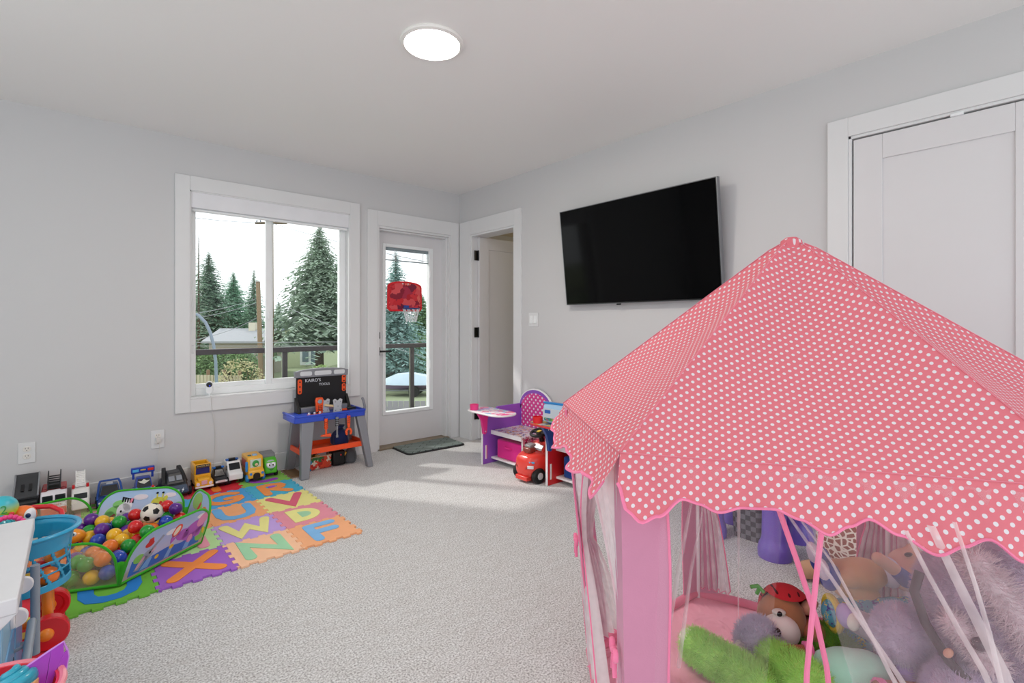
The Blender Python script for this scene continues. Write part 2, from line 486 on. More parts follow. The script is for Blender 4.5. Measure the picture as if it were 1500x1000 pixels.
# ---- door_2 : panelled inner door standing open at a right angle into the next room
d = struct('door_2')
y0, y1, _, dz = SD
bm = B(); cw = .088; IX = WB
bx(bm, IX - .019, IX, y1, y1 + cw + .09, 0, 2.143); bx(bm, IX - .019, IX, y0 - cw, y0, 0, 2.143); bx(bm, IX - .019, IX, y0, y1, dz, 2.143)
obj('casing', bm, trimm, d, bevel=.002)
bm = B(); jt = .018
bx(bm, IX - .012, IX + WT + .01, y0, y0 + jt, 0, dz); bx(bm, IX - .012, IX + WT + .01, y1 - jt, y1, 0, dz); bx(bm, IX - .012, IX + WT + .01, y0 + jt, y1 - jt, dz - jt, dz)
obj('door_frame', bm, trimm, d, bevel=.002)
ly = 3.852; LX0, LX1 = IX + .055, IX + .055 + .70
bm = B(); st = .115; tp = .010
bx(bm, LX0, LX1, ly + tp, ly + .036 - tp, .012, 1.985)
for yy in (ly, ly + .036 - tp):
    for a in ((LX0, LX0 + st, .012, 1.985), (LX1 - st, LX1, .012, 1.985), (LX0 + st, LX1 - st, 1.985 - st, 1.985), (LX0 + st, LX1 - st, .012, .012 + .2)): bx(bm, a[0], a[1], yy, yy + tp, a[2], a[3])
lf = obj('door_leaf', bm, doorm, d)
for zz in (1.805, 1.052, .25):
    bm = B(); box(bm, (IX + .030, 3.879, zz), (.042, .003, .098)); cyl(bm, (IX + .052, 3.868, zz - .05), (IX + .052, 3.868, zz + .05), .0085, n=12)
    obj('hinge', bm, black, d, bevel=.004)
# the next room
bm = B()
bx(bm, IX + WT, 5.4, 4.10, 4.2, 0, CH); bx(bm, 5.4, 5.5, 1.4, 4.2, 0, CH); bx(bm, IX + WT, 5.4, 1.4, 1.5, 0, CH)
struct('wall_side', bm, M('next_room_paint', '#d8d0c0', .75))
bm = B(); bx(bm, IX + WT, 5.4, 1.5, 4.1, CH - .02, CH + .1); struct('ceiling_side', bm, M('next_room_ceiling', '#e0d8c6', .8))
bm = B(); bx(bm, IX + WT, 5.4, 1.5, 4.1, -.12, 0); struct('floor_side', bm, bpy.data.materials['carpet'])
bm = B(); bx(bm, IX + WT + .0, 5.0, 4.03, 4.10, 2.02, 2.075); struct('trim_1', bm, trimm, bevel=.003)

# ---- door_3 : closet door with one large panel
d = struct('door_3')
y0, y1, _, dz = CD; cw = .09
bm = B(); bx(bm, IX - .019, IX, y1, y1 + cw, 0, 2.165); bx(bm, IX - .019, IX, y0 - cw, y0, 0, 2.165); bx(bm, IX - .019, IX, y0, y1, dz, 2.165)
obj('casing', bm, trimm, d, bevel=.002)
bm = B(); jt = .014
bx(bm, IX - .012, IX + WT, y1 - jt, y1, 0, dz); bx(bm, IX - .012, IX + WT, y0, y0 + jt, 0, dz); bx(bm, IX - .012, IX + WT, y0, y1, dz - jt, dz)
obj('door_frame', bm, trimm, d, bevel=.002)
ym = (y0 + y1) / 2
for (a, b) in ((ym + .002, y1 - jt - .006), (y0 + jt + .006, ym - .002)):
    bm = B(); X = IX - .006; st = .118; zt = dz - jt - .007; zb = .02; t = .009
    bx(bm, X + t, X + .034, a, b, zb, zt)
    for q in ((a, a + st, zb, zt), (b - st, b, zb, zt), (a + st, b - st, zt - st, zt), (a + st, b - st, zb, zb + .2)): bx(bm, X, X + t, q[0], q[1], q[2], q[3])
    lf = obj('door_leaf', bm, doorm, d, bevel=.0025)
bm = B(); box(bm, (IX - .008, .345, dz - jt - .001), (.02, .045, .014)); obj('catch', bm, vinyl, d, bevel=.003)
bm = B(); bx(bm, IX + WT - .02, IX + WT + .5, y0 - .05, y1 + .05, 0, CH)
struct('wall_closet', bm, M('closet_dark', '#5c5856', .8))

# ------------------------------------------------------------------ fittings
t = thing('ceiling_light', 'round white flush ceiling light glowing warm white', 'ceiling light', (1.235, 1.965, CH))
bm = B(); lathe(bm, [(.143, 0), (.146, -.006), (.143, -.014), (.128, -.019), (.124, -.016), (.124, -.004)], 48)
obj('trim_ring', bm, M('lamp_ring', '#eeece8', .4), t)
bm = B(); lathe(bm, [(.124, -.010), (.124, -.0135), (.06, -.0155), (.002, -.016)], 48)
obj('diffuser', bm, emit_mat('lamp_glow', '#fff4e8', LAMP), t)

t = thing('light_switch', 'white two-rocker light switch plate on the wall beside the open inner door', 'light switch', (WB, 3.033, 1.172))
bm = B(); prism(bm, rrect(.114, .118, .006), 0, .006, Matrix(((0, 0, -1, 0), (-1, 0, 0, 0), (0, 1, 0, 0), (0, 0, 0, 1))))
obj('plate', bm, trimm, t, bevel=.002)
for yy in (.024, -.024):
    bm = B(); box(bm, (-.007, yy, 0), (.006, .034, .066), rot=(0, R(4), 0)); obj('rocker', bm, vinyl, t, bevel=.002)

def outlet(loc, label):
    t = thing('power_outlet', label, 'power outlet', loc, group='wall outlets')
    bm = B(); prism(bm, rrect(.076, .122, .005), 0, .006, TY); obj('plate', bm, trimm, t, bevel=.002)
    for zz in (.024, -.020):
        bm = B(); prism(bm, rrect(.034, .030, .011, cy=zz), 0, .009, TY); s = obj('socket', bm, M('socket_white', '#e8e4de', .35), t, bevel=.001)
        bm = B()
        for xx in (-.006, .006): box(bm, (xx, -.0092, zz + .004), (.002, .001, .008))
        cyl(bm, (0, -.009, zz - .008), (0, -.0096, zz - .008), .0022, n=8); obj('socket_slots', bm, black, s)
    return t
outlet((-.222, WA, .370), 'white wall outlet plate above the row of toy vehicles, nearest the left edge')
outlet((.414, WA, .354), 'white wall outlet plate below the window with the thin camera cable plugged in')

# television on a tilting wall bracket
t = thing('flat_screen_tv', 'large black flat screen television tilted down on the white wall', 'television', (WB - .085, 1.985, 1.635), rot=(0, R(-6.5), 0))
bm = B(); bx(bm, -.014, .02, -.617, .617, -.355, .355); obj('case', bm, M('tv_case', '#141416', .35), t, bevel=.004)
bm = B(); bx(bm, -.0165, -.0145, -.609, .609, -.345, .349)
obj('screen', bm, M('tv_screen', '#020203', .08, var=.001, spec=.14), t)
bm = B()
for a in ((-.6185, -.614, -.356, .356), (.614, .6185, -.356, .356)): bx(bm, -.0150, .018, a[0], a[1], a[2], a[3])
bx(bm, -.0150, .018, -.614, .614, .3525, .3565); bx(bm, -.0150, .018, -.614, .614, -.3565, -.3525)
obj('bezel', bm, M('tv_bezel', '#8e9094', .3, metal=.8), t)
bm = B(); box(bm, (-.012, .13, -.362), (.016, .03, .01)); obj('sensor_tab', bm, black, t, bevel=.002)
bm = B(); bx(bm, .02, .068, -.25, .25, -.12, .12); obj('wall_bracket', bm, black, t)

# doormat
t = tag(B() and bpy.data.objects.new('x', None), 'x', 'x'); bpy.data.objects.remove(t)
def mat_pattern():
    m = bpy.data.materials.new('doormat_weave'); m.use_nodes = True; nt = m.node_tree; b = nt.nodes['Principled BSDF']
    tc = nt.nodes.new('ShaderNodeTexCoord'); mp = nt.nodes.new('ShaderNodeMapping')
    mp.inputs['Rotation'].default_value = (0, 0, R(45)); nt.links.new(tc.outputs['Object'], mp.inputs['Vector'])
    br = nt.nodes.new('ShaderNodeTexBrick'); br.inputs['Scale'].default_value = 1; br.inputs['Brick Width'].default_value = .14
    br.inputs['Row Height'].default_value = .055; br.inputs['Mortar Size'].default_value = .0035; br.offset = .33
    br.inputs['Color1'].default_value = lin('#76837f'); br.inputs['Color2'].default_value = lin('#87938f'); br.inputs['Mortar'].default_value = lin('#4b5452')
    nt.links.new(mp.outputs[0], br.inputs['Vector']); nt.links.new(br.outputs['Color'], b.inputs['Base Color'])
    nz = nt.nodes.new('ShaderNodeTexNoise'); nz.inputs['Scale'].default_value = 400; nt.links.new(tc.outputs['Object'], nz.inputs['Vector'])
    bp = nt.nodes.new('ShaderNodeBump'); bp.inputs['Strength'].default_value = .4; bp.inputs['Distance'].default_value = .004
    nt.links.new(nz.outputs['Fac'], bp.inputs['Height']); nt.links.new(bp.outputs[0], b.inputs['Normal'])
    b.inputs['Roughness'].default_value = .95
    return m
t = thing('doormat', 'grey woven doormat with a herringbone pattern in front of the balcony door', 'doormat', (2.452, 3.985, 0), rz=R(-2))
bm = B(); prism(bm, rrect(.60, .40, .05), 0, .010); obj('backing', bm, M('mat_rubber', '#2c2c2c', .7), t, bevel=.003)
bm = B(); prism(bm, rrect(.578, .378, .045), .010, .019); obj('pile', bm, mat_pattern(), t, bevel=.004)

# floor register
t = thing('floor_vent', 'brown metal floor register beside the toy workbench', 'floor vent', (1.235, 3.93, 0))
bm = B(); bx(bm, -.055, .055, -.13, .13, 0, .004); obj('vent_frame', bm, M('vent_brown', '#8a735a', .5), t, bevel=.002)
bm = B()
for k in range(11): box(bm, (0, -.1 + .02 * k, .0055), (.085, .012, .004), rot=(R(25), 0, 0))
obj('louvre', bm, M('vent_dark', '#6b573f', .5), t)

# webcam on the sill with its cable
t = thing('security_camera', 'small white security camera standing on the window sill', 'camera', (.722, WA + .022, .618), rz=R(-14))
bm = B(); prism(bm, capsule((0, .036), (0, .080), .024), -.016, .016, TY); obj('camera_body', bm, vinyl, t, bevel=.008, seg=3)
bm = B(); cyl(bm, (0, -.016, .080), (0, -.0185, .080), .0185, n=24); lens = obj('lens', bm, M('lens_black', '#08080a', .1), t)
bm = B(); cyl(bm, (.003, -.0185, .072), (.003, -.0195, .072), .0035, n=10); obj('status_light', bm, emit_mat('status_blue', '#3550ff', 1.2), lens)
bm = B(); lathe(bm, [(.022, 0), (.022, .003), (.008, .006), (.007, .016)], 20); obj('stand', bm, vinyl, t)
bm = B()
pts = [(.722, WA - .02, .622), (.726, WA - .024, .606), (.728, WA - .023, .56), (.731, WA - .023, .515), (.742, WA - .010, .46), (.752, WA - .006, .36), (.753, WA - .006, .25), (.742, WA - .018, .13), (.72, WA - .02, .04), (.66, WA - .03, .01)]
tube(bm, pts, .0016, 6); tag(obj('camera_cable', bm, M('cable_white', '#d9d6d2', .5)), 'thin white cable hanging from the sill camera down the wall', 'cable')
bm = B()
pts = [(.418, WA - .035, .345), (.422, WA - .03, .30), (.412, WA - .016, .2), (.418, WA - .02, .1), (.43, WA - .03, .02)]
tube(bm, pts, .0016, 6); box(bm, (.414, WA - .022, .352), (.022, .026, .03)); tag(obj('plug_cable', bm, M('cable_white')), 'white plug and thin cable running down from the outlet under the window', 'cable')
# ------------------------------------------------------------------ alphabet foam mat
TS, TX0, TY0, TH = .3018, 1.165, 2.5616, .011
def wave(h, i):
    """tooth profile (0..1 along one grid edge): list of (t, sideways offset)"""
    a = .0085; pts = [(0, 0)]; n = 4
    for k in range(n):
        t0 = (k + .14) / n; t1 = (k + .62) / n
        pts += [(t0, -a), (t0 + .002, a), (t1, a), (t1 + .002, -a)]
    return pts + [(.985, -a), (.99, 0)] if i % 2 == 0 else [(t, -o) for t, o in pts] + [(.985, a), (.99, 0)]
def tile_poly(a, b):
    x0, x1, y0, y1 = TX0 - (a + 1) * TS, TX0 - a * TS, TY0 + b * TS, TY0 + (b + 1) * TS
    P = []
    P += [(x0 + t * TS, y0 + o) for t, o in wave('h', a + b)]
    P += [(x1 + o, y0 + t * TS) for t, o in wave('v', a + b)]
    P += [(x0 + t * TS, y1 + o) for t, o in wave('h', a + b + 1)][::-1]
    P += [(x0 + o, y0 + t * TS) for t, o in wave('v', a + 1 + b)][::-1]
    cx, cy = (x0 + x1) / 2, (y0 + y1) / 2
    out = []
    for x, y in P:
        q = (x - cx, y - cy)
        q = (q[0] - (.0007 if q[0] > 0 else -.0007), q[1] - (.0007 if q[1] > 0 else -.0007))
        if not out or (abs(q[0] - out[-1][0]) + abs(q[1] - out[-1][1])) > 1e-5: out.append(q)
    return out, (cx, cy)
GLY = {
 'R': [[(.28, .14), (.28, .84)], [(.28, .84), (.52, .84), (.68, .78), (.72, .66), (.66, .54), (.52, .49), (.28, .49)], [(.46, .47), (.74, .15)]],
 'V': [[(.2, .82), (.5, .2), (.8, .82)]],
 'F': [[(.3, .16), (.3, .82)], [(.3, .82), (.74, .82)], [(.3, .5), (.7, .5)]],
 'N': [[(.22, .18), (.22, .8), (.78, .2), (.78, .82)]],
 'W': [[(.14, .8), (.3, .22), (.5, .6), (.7, .22), (.86, .8)]],
 'U': [[(.22, .84), (.22, .42), (.28, .25), (.42, .17), (.58, .17), (.72, .25), (.78, .42), (.78, .84)]],
 'G': [[(.78, .72), (.66, .82), (.5, .85), (.33, .8), (.2, .64), (.17, .48), (.22, .32), (.36, .2), (.52, .16), (.68, .2), (.78, .32), (.78, .44), (.56, .44)]],
 'X': [[(.18, .84), (.82, .16)], [(.82, .84), (.18, .16)]],
 'C': [[(.78, .72), (.62, .84), (.42, .82), (.24, .66), (.2, .46), (.3, .26), (.5, .16), (.72, .22)]],
 'T': [[(.2, .82), (.8, .82)], [(.5, .82), (.5, .16)]],
 'L': [[(.3, .84), (.3, .18), (.76, .18)]],
 'H': [[(.24, .84), (.24, .16)], [(.76, .84), (.76, .16)], [(.24, .5), (.76, .5)]],
 'E': [[(.72, .84), (.28, .84), (.28, .16), (.74, .16)], [(.28, .5), (.66, .5)]],
 'I': [[(.5, .84), (.5, .16)]],
 'K': [[(.28, .84), (.28, .16)], [(.74, .84), (.3, .48), (.76, .16)]],
}
tiles = [
 (0, 0, 'F', '#f9b586', '#86bff0', 'orange', 'light blue', None, 'at the front right corner of the mat'),
 (0, 1, 'D', '#ea97a8', '#f1ed9a', 'pink', 'yellow', '#a6d8b0', 'on the right edge of the mat'),
 (0, 2, 'V', '#f0ea96', '#e06880', 'yellow', 'rose', None, 'on the right edge of the mat'),
 (0, 3, 'R', '#4fb6d8', '#f79a55', 'teal blue', 'orange', '#a667d0', 'on the right edge of the mat'),
 (0, 4, 'C', '#8cc95c', '#a24fc4', 'green', 'purple', None, 'under the green toy truck'),
 (1, 0, 'N', '#fdcba6', '#a6dcb2', 'peach', 'mint', None, 'on the front edge of the mat'),
 (1, 1, 'W', '#c5a5e6', '#f0eb98', 'lilac', 'yellow', None, 'behind the letter N tile'),
 (1, 2, 'U', '#f9b17c', '#74b8ee', 'orange', 'blue', None, 'between the letter W and letter G tiles'),
 (1, 3, 'G', '#52a8e4', '#f79a55', 'blue', 'orange', None, 'beside the teal letter R tile'),
 (1, 4, 'I', '#d92f3c', '#f08a34', 'red', 'orange', None, 'under the row of toy cars'),
 (2, 0, 'X', '#a568cc', '#f5934a', 'purple', 'orange', None, 'in front of the ball pit'),
 (2, 1, 'H', '#bfe8a6', '#f0a0b8', 'pale green', 'pink', None, 'half under the right side of the pit'),
 (2, 2, 'T', '#f7a878', '#62b4e8', 'orange', 'blue', None, 'peeking out behind the ball pit'),
 (2, 3, 'K', '#58b0e0', '#f2e070', 'blue', 'yellow', None, 'behind the right back corner of the pit'),
 (2, 4, 'L', '#e05060', '#f2e070', 'coral', 'yellow', None, 'under the black winged toy car'),
 (3, 0, 'U', '#74bd45', '#2f86d8', 'green', 'blue', None, 'at the front left, partly under the ball pit'),
 (3, 4, 'E', '#e8a0b4', '#8cc95c', 'rosy', 'green', None, 'under the blue toy cars'),
 (4, -1, 'T', '#e2384a', '#f2e070', 'red', 'yellow', None, 'under the toy shopping cart'),
 (4, 0, 'L', '#e23a4a', '#f2e070', 'red', 'yellow', None, 'left of the green tile by the cart wheels'),
 (4, 4, 'H', '#c4a0e0', '#f2e070', 'violet', 'yellow', None, 'under the black dump truck'),
]
for a, b, ch, c1, c2, n1, n2, inner, where in tiles:
    poly, (cx, cy) = tile_poly(a, b)
    t = thing('foam_tile', '%s foam tile with %s letter %s, %s' % (n1, n2, ch, where), 'foam tile', (cx, cy, 0), group='alphabet foam mat')
    bm = B(); prism(bm, poly, 0.0005, TH); obj('tile_base', bm, foam(c1), t, smooth=0, bevel=.0012, seg=1)
    bm = B()
    if ch == 'D':
        out = [(.22, .16), (.22, .84)] + arc(.42, .5, .36, .34, 90, -90, 14)
        prism(bm, [((x - .5) * TS, (y - .5) * TS) for x, y in out], TH, TH + .003)
    else:
        for k, s in enumerate(GLY[ch]): stroke(bm, [((x - .5) * TS * .95, (y - .5) * TS * .95) for x, y in s], .026, TH, TH + .0035 + .0003 * k)
    obj('letter', bm, foam(c2), t, bevel=.0012, seg=1)
    if inner:
        bm = B()
        out = [(.4, .34), (.4, .66)] + arc(.45, .5, .17, .16, 90, -90, 10) if ch == 'D' else rrect(.16, .12, .04, cx=.49, cy=.665)
        prism(bm, [((x - .5) * TS * .95, (y - .5) * TS * .95) for x, y in out], TH, TH + .0042); obj('letter_centre', bm, foam(inner), t)

# ------------------------------------------------------------------ toy vehicles along the window wall
rubber = M('tyre_rubber', '#141414', .75)
chrome = M('chrome', '#d8d8dc', .15, metal=1)
darkglass = M('toy_windscreen', '#14161c', .12)
VG = 'toy vehicles lined up along the wall'
def wheels(t, w, ys, r=.022, hub='#c9ccd0', tw=.018, col=None):
    for y in ys:
        for s in (-1, 1):
            bm = B(); x = s * (w / 2 - .004)
            lathe(bm, [(r * .6, -tw / 2), (r * .94, -tw / 2), (r, -tw * .3), (r, tw * .3), (r * .94, tw / 2), (r * .6, tw / 2)], 20, xf((x, y, r), (0, PI / 2, 0)))
            wl = obj('wheel', bm, col or rubber, t)
            bm = B(); cyl(bm, (x - s * .004, y, r), (x + s * (tw / 2 + .001), y, r), r * .6, r * .5, 14); obj('hub', bm, plastic(hub), wl)
def prof(bm, pts, w, mi=0, x=0):
    prism(bm, pts, x - w / 2, x + w / 2, TX, mi)
def vehicle(name, label, cat, x, y=3.975, rz=0, z=TH + .001):
    return thing(name, label, cat, (x, y, z), rz, VG)

# black dump truck with flat ridged tailgate leaning back
t = vehicle('toy_dump_truck', 'black toy dump truck with a slanted grey ribbed bed', 'toy truck', -.215, 3.97)
bm = B(); prof(bm, [(-.11, .03), (.10, .03), (.10, .07), (-.05, .075), (-.052, .15), (-.11, .13)], .098); obj('truck_body', bm, plastic('#17181a'), t, bevel=.006)
bm = B(); prof(bm, [(-.085, .155), (.06, .215), (.085, .25), (.088, .10), (-.035, .085), (-.08, .135)], .106); bed = obj('dump_bed', bm, plastic('#35373a', .4), t, bevel=.004)
for xx in (-.016, .016):
    bm = B(); box(bm, (xx, -.012, .189), (.014, .06, .006), rot=(R(22.5), 0, 0))
    obj('bed_slot', bm, M('slot_black', '#050506', .6), bed)
for s in (-1, 1):
    bm = B(); tube(bm, [(s * .05, -.086, .156), (s * .05, .06, .222), (s * .05, .086, .248)], .0045, 8)
    obj('bed_rail', bm, M('toy_silver', '#a6a8ac', .3, metal=.7), bed)
wheels(t, .1, (-.07, .06), .027)

# fire engine
t = vehicle('toy_fire_engine', 'red and white toy fire engine with black ladder base on its roof', 'toy fire engine', -.098, 3.97)
bm = B(); prof(bm, [(-.115, .03), (-.03, .03), (-.03, .15), (-.075, .17), (-.105, .155), (-.115, .12)], .112); cab = obj('cab', bm, plastic('#e9e4ea'), t, bevel=.009)
for xx in (-.027, .027):
    bm = B(); box(bm, (xx, -.1135, .125), (.045, .006, .042), rot=(R(-12), 0, 0))
    obj('windscreen', bm, darkglass, cab, bevel=.003)
bm = B(); bx(bm, -.055, .055, -.119, -.112, .035, .075); obj('bumper', bm, plastic('#d8432c'), cab, bevel=.003)
text('lettering', 'FIRE DEPT', .015, xf((0, -.1185, .09), (R(90), 0, 0)), plastic('#d8432c'), cab, .0008)
for xx in (-.04, .04):
    bm = B(); lathe(bm, [(.001, .016), (.009, .01), (.012, 0)], 12, xf((xx, -.075, .165)), sx=1.3)
    obj('beacon', bm, plastic('#7e1620'), cab)
bm = B(); prof(bm, [(-.03, .03), (.11, .03), (.11, .165), (-.03, .165)], .108); obj('pump_body', bm, plastic('#c6222a'), t, bevel=.006)
bm = B(); bx(bm, -.028, .028, -.06, .05, .168, .196)
for s in (-1, 1): prof(bm, [(-.075, .165), (.06, .215), (.065, .252), (.035, .24), (-.08, .185)], .006, x=s * .027)
for k in range(6): bx(bm, -.026, .026, -.06 + .02 * k, -.054 + .02 * k, .18 + .0075 * k, .187 + .0075 * k)
obj('ladder', bm, plastic('#202224'), t, bevel=.002)
wheels(t, .11, (-.075, .06), .026, hub='#c6222a')

# white ambulance with raised ladder
t = vehicle('toy_rescue_truck', 'white toy rescue truck with a tall white ladder and red beacons', 'toy truck', .018, 3.975)
bm = B(); prof(bm, [(-.105, .03), (.10, .03), (.10, .15), (-.055, .15), (-.085, .13), (-.105, .09)], .082); bd = obj('truck_body', bm, plastic('#ece9e6'), t, bevel=.008)
bm = B(); box(bm, (0, -.094, .108), (.06, .008, .032), rot=(R(-25), 0, 0)); obj('windscreen', bm, darkglass, bd, bevel=.002)
for xx in (-.032, .032):
    bm = B(); box(bm, (xx, -.05, .158), (.013, .02, .022))
    obj('beacon', bm, plastic('#cf2026'), bd, bevel=.003)
bm = B()
for s in (-1, 1): box(bm, (s * .02, -.005, .192), (.006, .13, .012), rot=(R(30), 0, 0))
for k in range(8): box(bm, (0, -.052 + .0135 * k, .165 + .0078 * k), (.04, .006, .008), rot=(R(30), 0, 0))
box(bm, (0, -.005, .189), (.036, .126, .002), rot=(R(30), 0, 0))
obj('ladder', bm, plastic('#f2f0ee'), t, bevel=.001)
wheels(t, .082, (-.065, .06), .024)

def car(name, label, x, w, L, c, H=.10, glassc=None, wheelr=.022, hub='#c9ccd0', rz=0, roof=None, y=3.975):
    t = vehicle(name, label, 'toy car', x, y, rz)
    h = L / 2
    bm = B(); prof(bm, [(-h, .02), (h, .02), (h, .052), (h - .012, .062), (-h * .35, .066), (-h + .012, .052), (-h, .042)], w); b = obj('car_body', bm, plastic(c), t, bevel=.007, seg=3)
    bm = B(); zt = H
    q = lambda yy, zz, k: [(-w / 2 * k, yy, zz), (w / 2 * k, yy, zz)]
    a = q(-h * .38, .062, .86) + q(h * .78, .062, .86)[::-1]; u = q(-h * .08, zt, .66) + q(h * .52, zt, .66)[::-1]
    loft(bm, [a, u]); cb = obj('cabin', bm, plastic(roof or c), t, bevel=.005, seg=3)
    bm = B()
    n = Vector((0, -1, .62)).normalized() * .0012
    fa = [V3((-w * .37, -h * .34, .067)), V3((w * .37, -h * .34, .067)), V3((w * .28, -h * .11, zt - .005)), V3((-w * .28, -h * .11, zt - .005))]
    loft(bm, [[p + n * 1.2 for p in fa], [p - n for p in fa]]); obj('windscreen', bm, glassc or darkglass, cb)
    wheels(t, w, (-h * .6, h * .58), wheelr, hub)
    for s in (-1, 1):
        bm = B(); box(bm, (s * w * .36, -h - .001, .04), (w * .18, .006, .012))
        obj('headlight', bm, M('headlamp', '#e4e6ea', .15), b, bevel=.002)
    return t, b, cb

t, b, cb = car('toy_sports_car', 'low dark blue toy car with white roof stripe behind the ball pit', .155, .125, .19, '#1c3f86', .125, roof='#33507e', y=3.985)
bm = B(); bx(bm, -.016, .016, .0, .045, .125, .1275); obj('roof_stripe', bm, plastic('#cfd4dc'), cb)
bm = B()
for s in (-1, 1): tube(bm, [(s * .062, -.075, .055), (s * .052, -.01, .128), (s * .045, .03, .142)], .006, 8)
tube(bm, [(-.045, .03, .142), (.045, .03, .142)], .006, 8); obj('roll_bar', bm, plastic('#1b4a9c'), t)

t, b, cb = car('toy_police_cruiser', 'royal blue toy police car with wide light bar and white front', .325, .108, .2, '#1c3fa8', .135)
bm = B(); bx(bm, -.062, .062, .03, .06, .155, .192); lb = obj('light_bar', bm, plastic('#1b3fae'), t, bevel=.004)
bm = B(); bx(bm, -.055, -.022, .027, .034, .166, .183); obj('blue_light', bm, plastic('#58b8ec'), lb, bevel=.002)
bm = B(); bx(bm, .024, .056, .027, .034, .166, .183); obj('red_light', bm, plastic('#e23420'), lb, bevel=.002)
bm = B(); bx(bm, -.014, .014, .028, .033, .172, .180); obj('badge', bm, plastic('#e6c64a'), lb, bevel=.002)
for s in (-1, 1):
    bm = B(); bx(bm, s * .05 - .006, s * .05 + .006, .035, .055, .12, .158)
    obj('bar_post', bm, plastic('#1c3fa8'), t)
bm = B(); prism(bm, [(-.02, -.006), (0, -.018), (.02, -.006), (.032, .004), (.012, .004), (0, .016), (-.012, .004), (-.032, .004)], 0, .002, xf((0, -.028, .1145), (R(50), 0, 0))); obj('star', bm, plastic('#dcdccf'), cb)
for s in (-1, 1):
    bm = B(); bx(bm, s * .042 - .013, s * .042 + .013, -.10, -.055, .05, .082)
    fd = obj('front_guard', bm, plastic('#ecebe8'), t, bevel=.006)
bm = B(); ell(bm, (.042, -.078, .088), .008); obj('red_beacon', bm, plastic('#e02a20'), fd)
bm = B(); ell(bm, (-.042, -.078, .088), .008); obj('blue_beacon', bm, plastic('#4aa6e4'), fd)
bm = B(); bx(bm, -.028, .028, -.104, -.06, .056, .072); obj('bonnet_panel', bm, plastic('#56b2ee'), t, bevel=.004)

# black winged car
t = vehicle('toy_winged_car', 'black toy car with two pointed rear fins and grey windows', 'toy car', .484, 3.945, R(4))
t.scale = (1.12, 1.12, 1.12)
bm = B()
loft(bm, [[(-.05, -.12, .02), (.05, -.12, .02), (.042, -.122, .045), (-.042, -.122, .045)], [(-.066, -.06, .016), (.066, -.06, .016), (.056, -.05, .074), (-.056, -.05, .074)],
          [(-.074, .03, .016), (.074, .03, .016), (.058, .03, .092), (-.058, .03, .092)], [(-.07, .10, .02), (.07, .10, .02), (.055, .10, .08), (-.055, .10, .08)]])
b = obj('car_body', bm, plastic('#1d2024', .4), t, bevel=.006)
bm = B(); loft(bm, [[(-.045, -.055, .07), (.045, -.055, .07), (.05, .06, .085), (-.05, .06, .085)], [(-.03, -.015, .128), (.03, -.015, .128), (.034, .05, .133), (-.034, .05, .133)]]); cb = obj('cabin', bm, plastic('#26292e', .4), t, bevel=.005)
for s in (-1, 1):
    bm = B(); box(bm, (s * .0185, -.0385, .100), (.030, .004, .032), rot=(R(-36), 0, 0))
    obj('windscreen', bm, M('grey_window', '#7d8490', .2), cb, bevel=.002)
for s in (-1, 1):
    bm = B()
    prism(bm, [(-.035, .07), (.05, .055), (.092, .085), (.075, .148), (.06, .145), (.01, .112)], 0, .022, Matrix.Translation((s * .05 - .011, .0, 0)) @ xf((0, 0, 0), (0, 0, R(10 * s))) @ TX)
    obj('tail_fin', bm, plastic('#1a1c20', .4), t, bevel=.004)
bm = B(); loft(bm, [[(-.052, -.124, .03), (.052, -.124, .03), (.044, -.126, .05), (-.044, -.126, .05)], [(-.06, -.085, .045), (.06, -.085, .045), (.05, -.08, .068), (-.05, -.08, .068)]]); nz = obj('nose', bm, plastic('#44536a', .3), t, bevel=.004)
bm = B(); box(bm, (-.02, -.1285, .047), (.045, .004, .018), rot=(R(-20), 0, 0)); obj('nose_light', bm, plastic('#b9cbd8'), nz, bevel=.002)
bm = B(); prism(bm, [(.012, -.014), (.02, .0), (.014, .0), (.026, .014), (.02, .002), (.026, .002)], 0, .002, xf((0, -.128, .049), (R(60), 0, 0))); obj('bolt_mark', bm, plastic('#f2f4f6'), nz)
wheels(t, .136, (-.07, .068), .024, '#2b2e33')

# school bus with open roof
t = vehicle('toy_school_bus', 'small yellow toy school bus with an open roof', 'toy bus', .648, 3.985)
Y = plastic('#f0ad1e')
bm = B(); prof(bm, [(-.105, .026), (-.045, .026), (-.045, .085), (-.085, .085), (-.102, .078)], .07); prof(bm, [(-.045, .026), (.098, .026), (.098, .10), (-.045, .10)], .098)
for s in (-1, 1): prof(bm, [(-.106, .026), (-.045, .026), (-.045, .068), (-.095, .066), (-.106, .058)], .026, x=s * .04)
b = obj('bus_body', bm, Y, t, bevel=.006)
bm = B()
for s in (-1, 1): prof(bm, [(-.045, .10), (.098, .10), (.098, .155), (.09, .165), (-.05, .165), (-.052, .15)], .012, x=s * .044)
prof(bm, [(.088, .10), (.10, .10), (.10, .165), (.088, .165)], .096)
box(bm, (0, -.048, .157), (.098, .014, .026)); 
rf = obj('open_roof', bm, Y, t, bevel=.005)
bm = B(); bx(bm, -.042, .042, -.058, -.0545, .147, .166); sg = obj('sign_panel', bm, M('sign_black', '#1c130c', .4), rf, bevel=.001)
text('lettering', 'SCHOOL BUS', .0125, xf((0, -.0585, .1565), (R(90), 0, 0)), plastic('#f3d9a0'), sg, .0006)
bm = B(); bx(bm, -.04, .04, -.03, .085, .092, .112); obj('bus_seat', bm, plastic('#28388c'), t, bevel=.004)
bm = B(); box(bm, (0, -.047, .123), (.08, .003, .042)); obj('windscreen', bm, M('blue_glass', '#20286e', .15), b, bevel=.001)
for s in (-1, 1):
    bm = B(); cyl(bm, (s * .036, -.105, .048), (s * .036, -.109, .048), .0105, n=18)
    obj('headlight', bm, plastic('#e9dcec'), b)
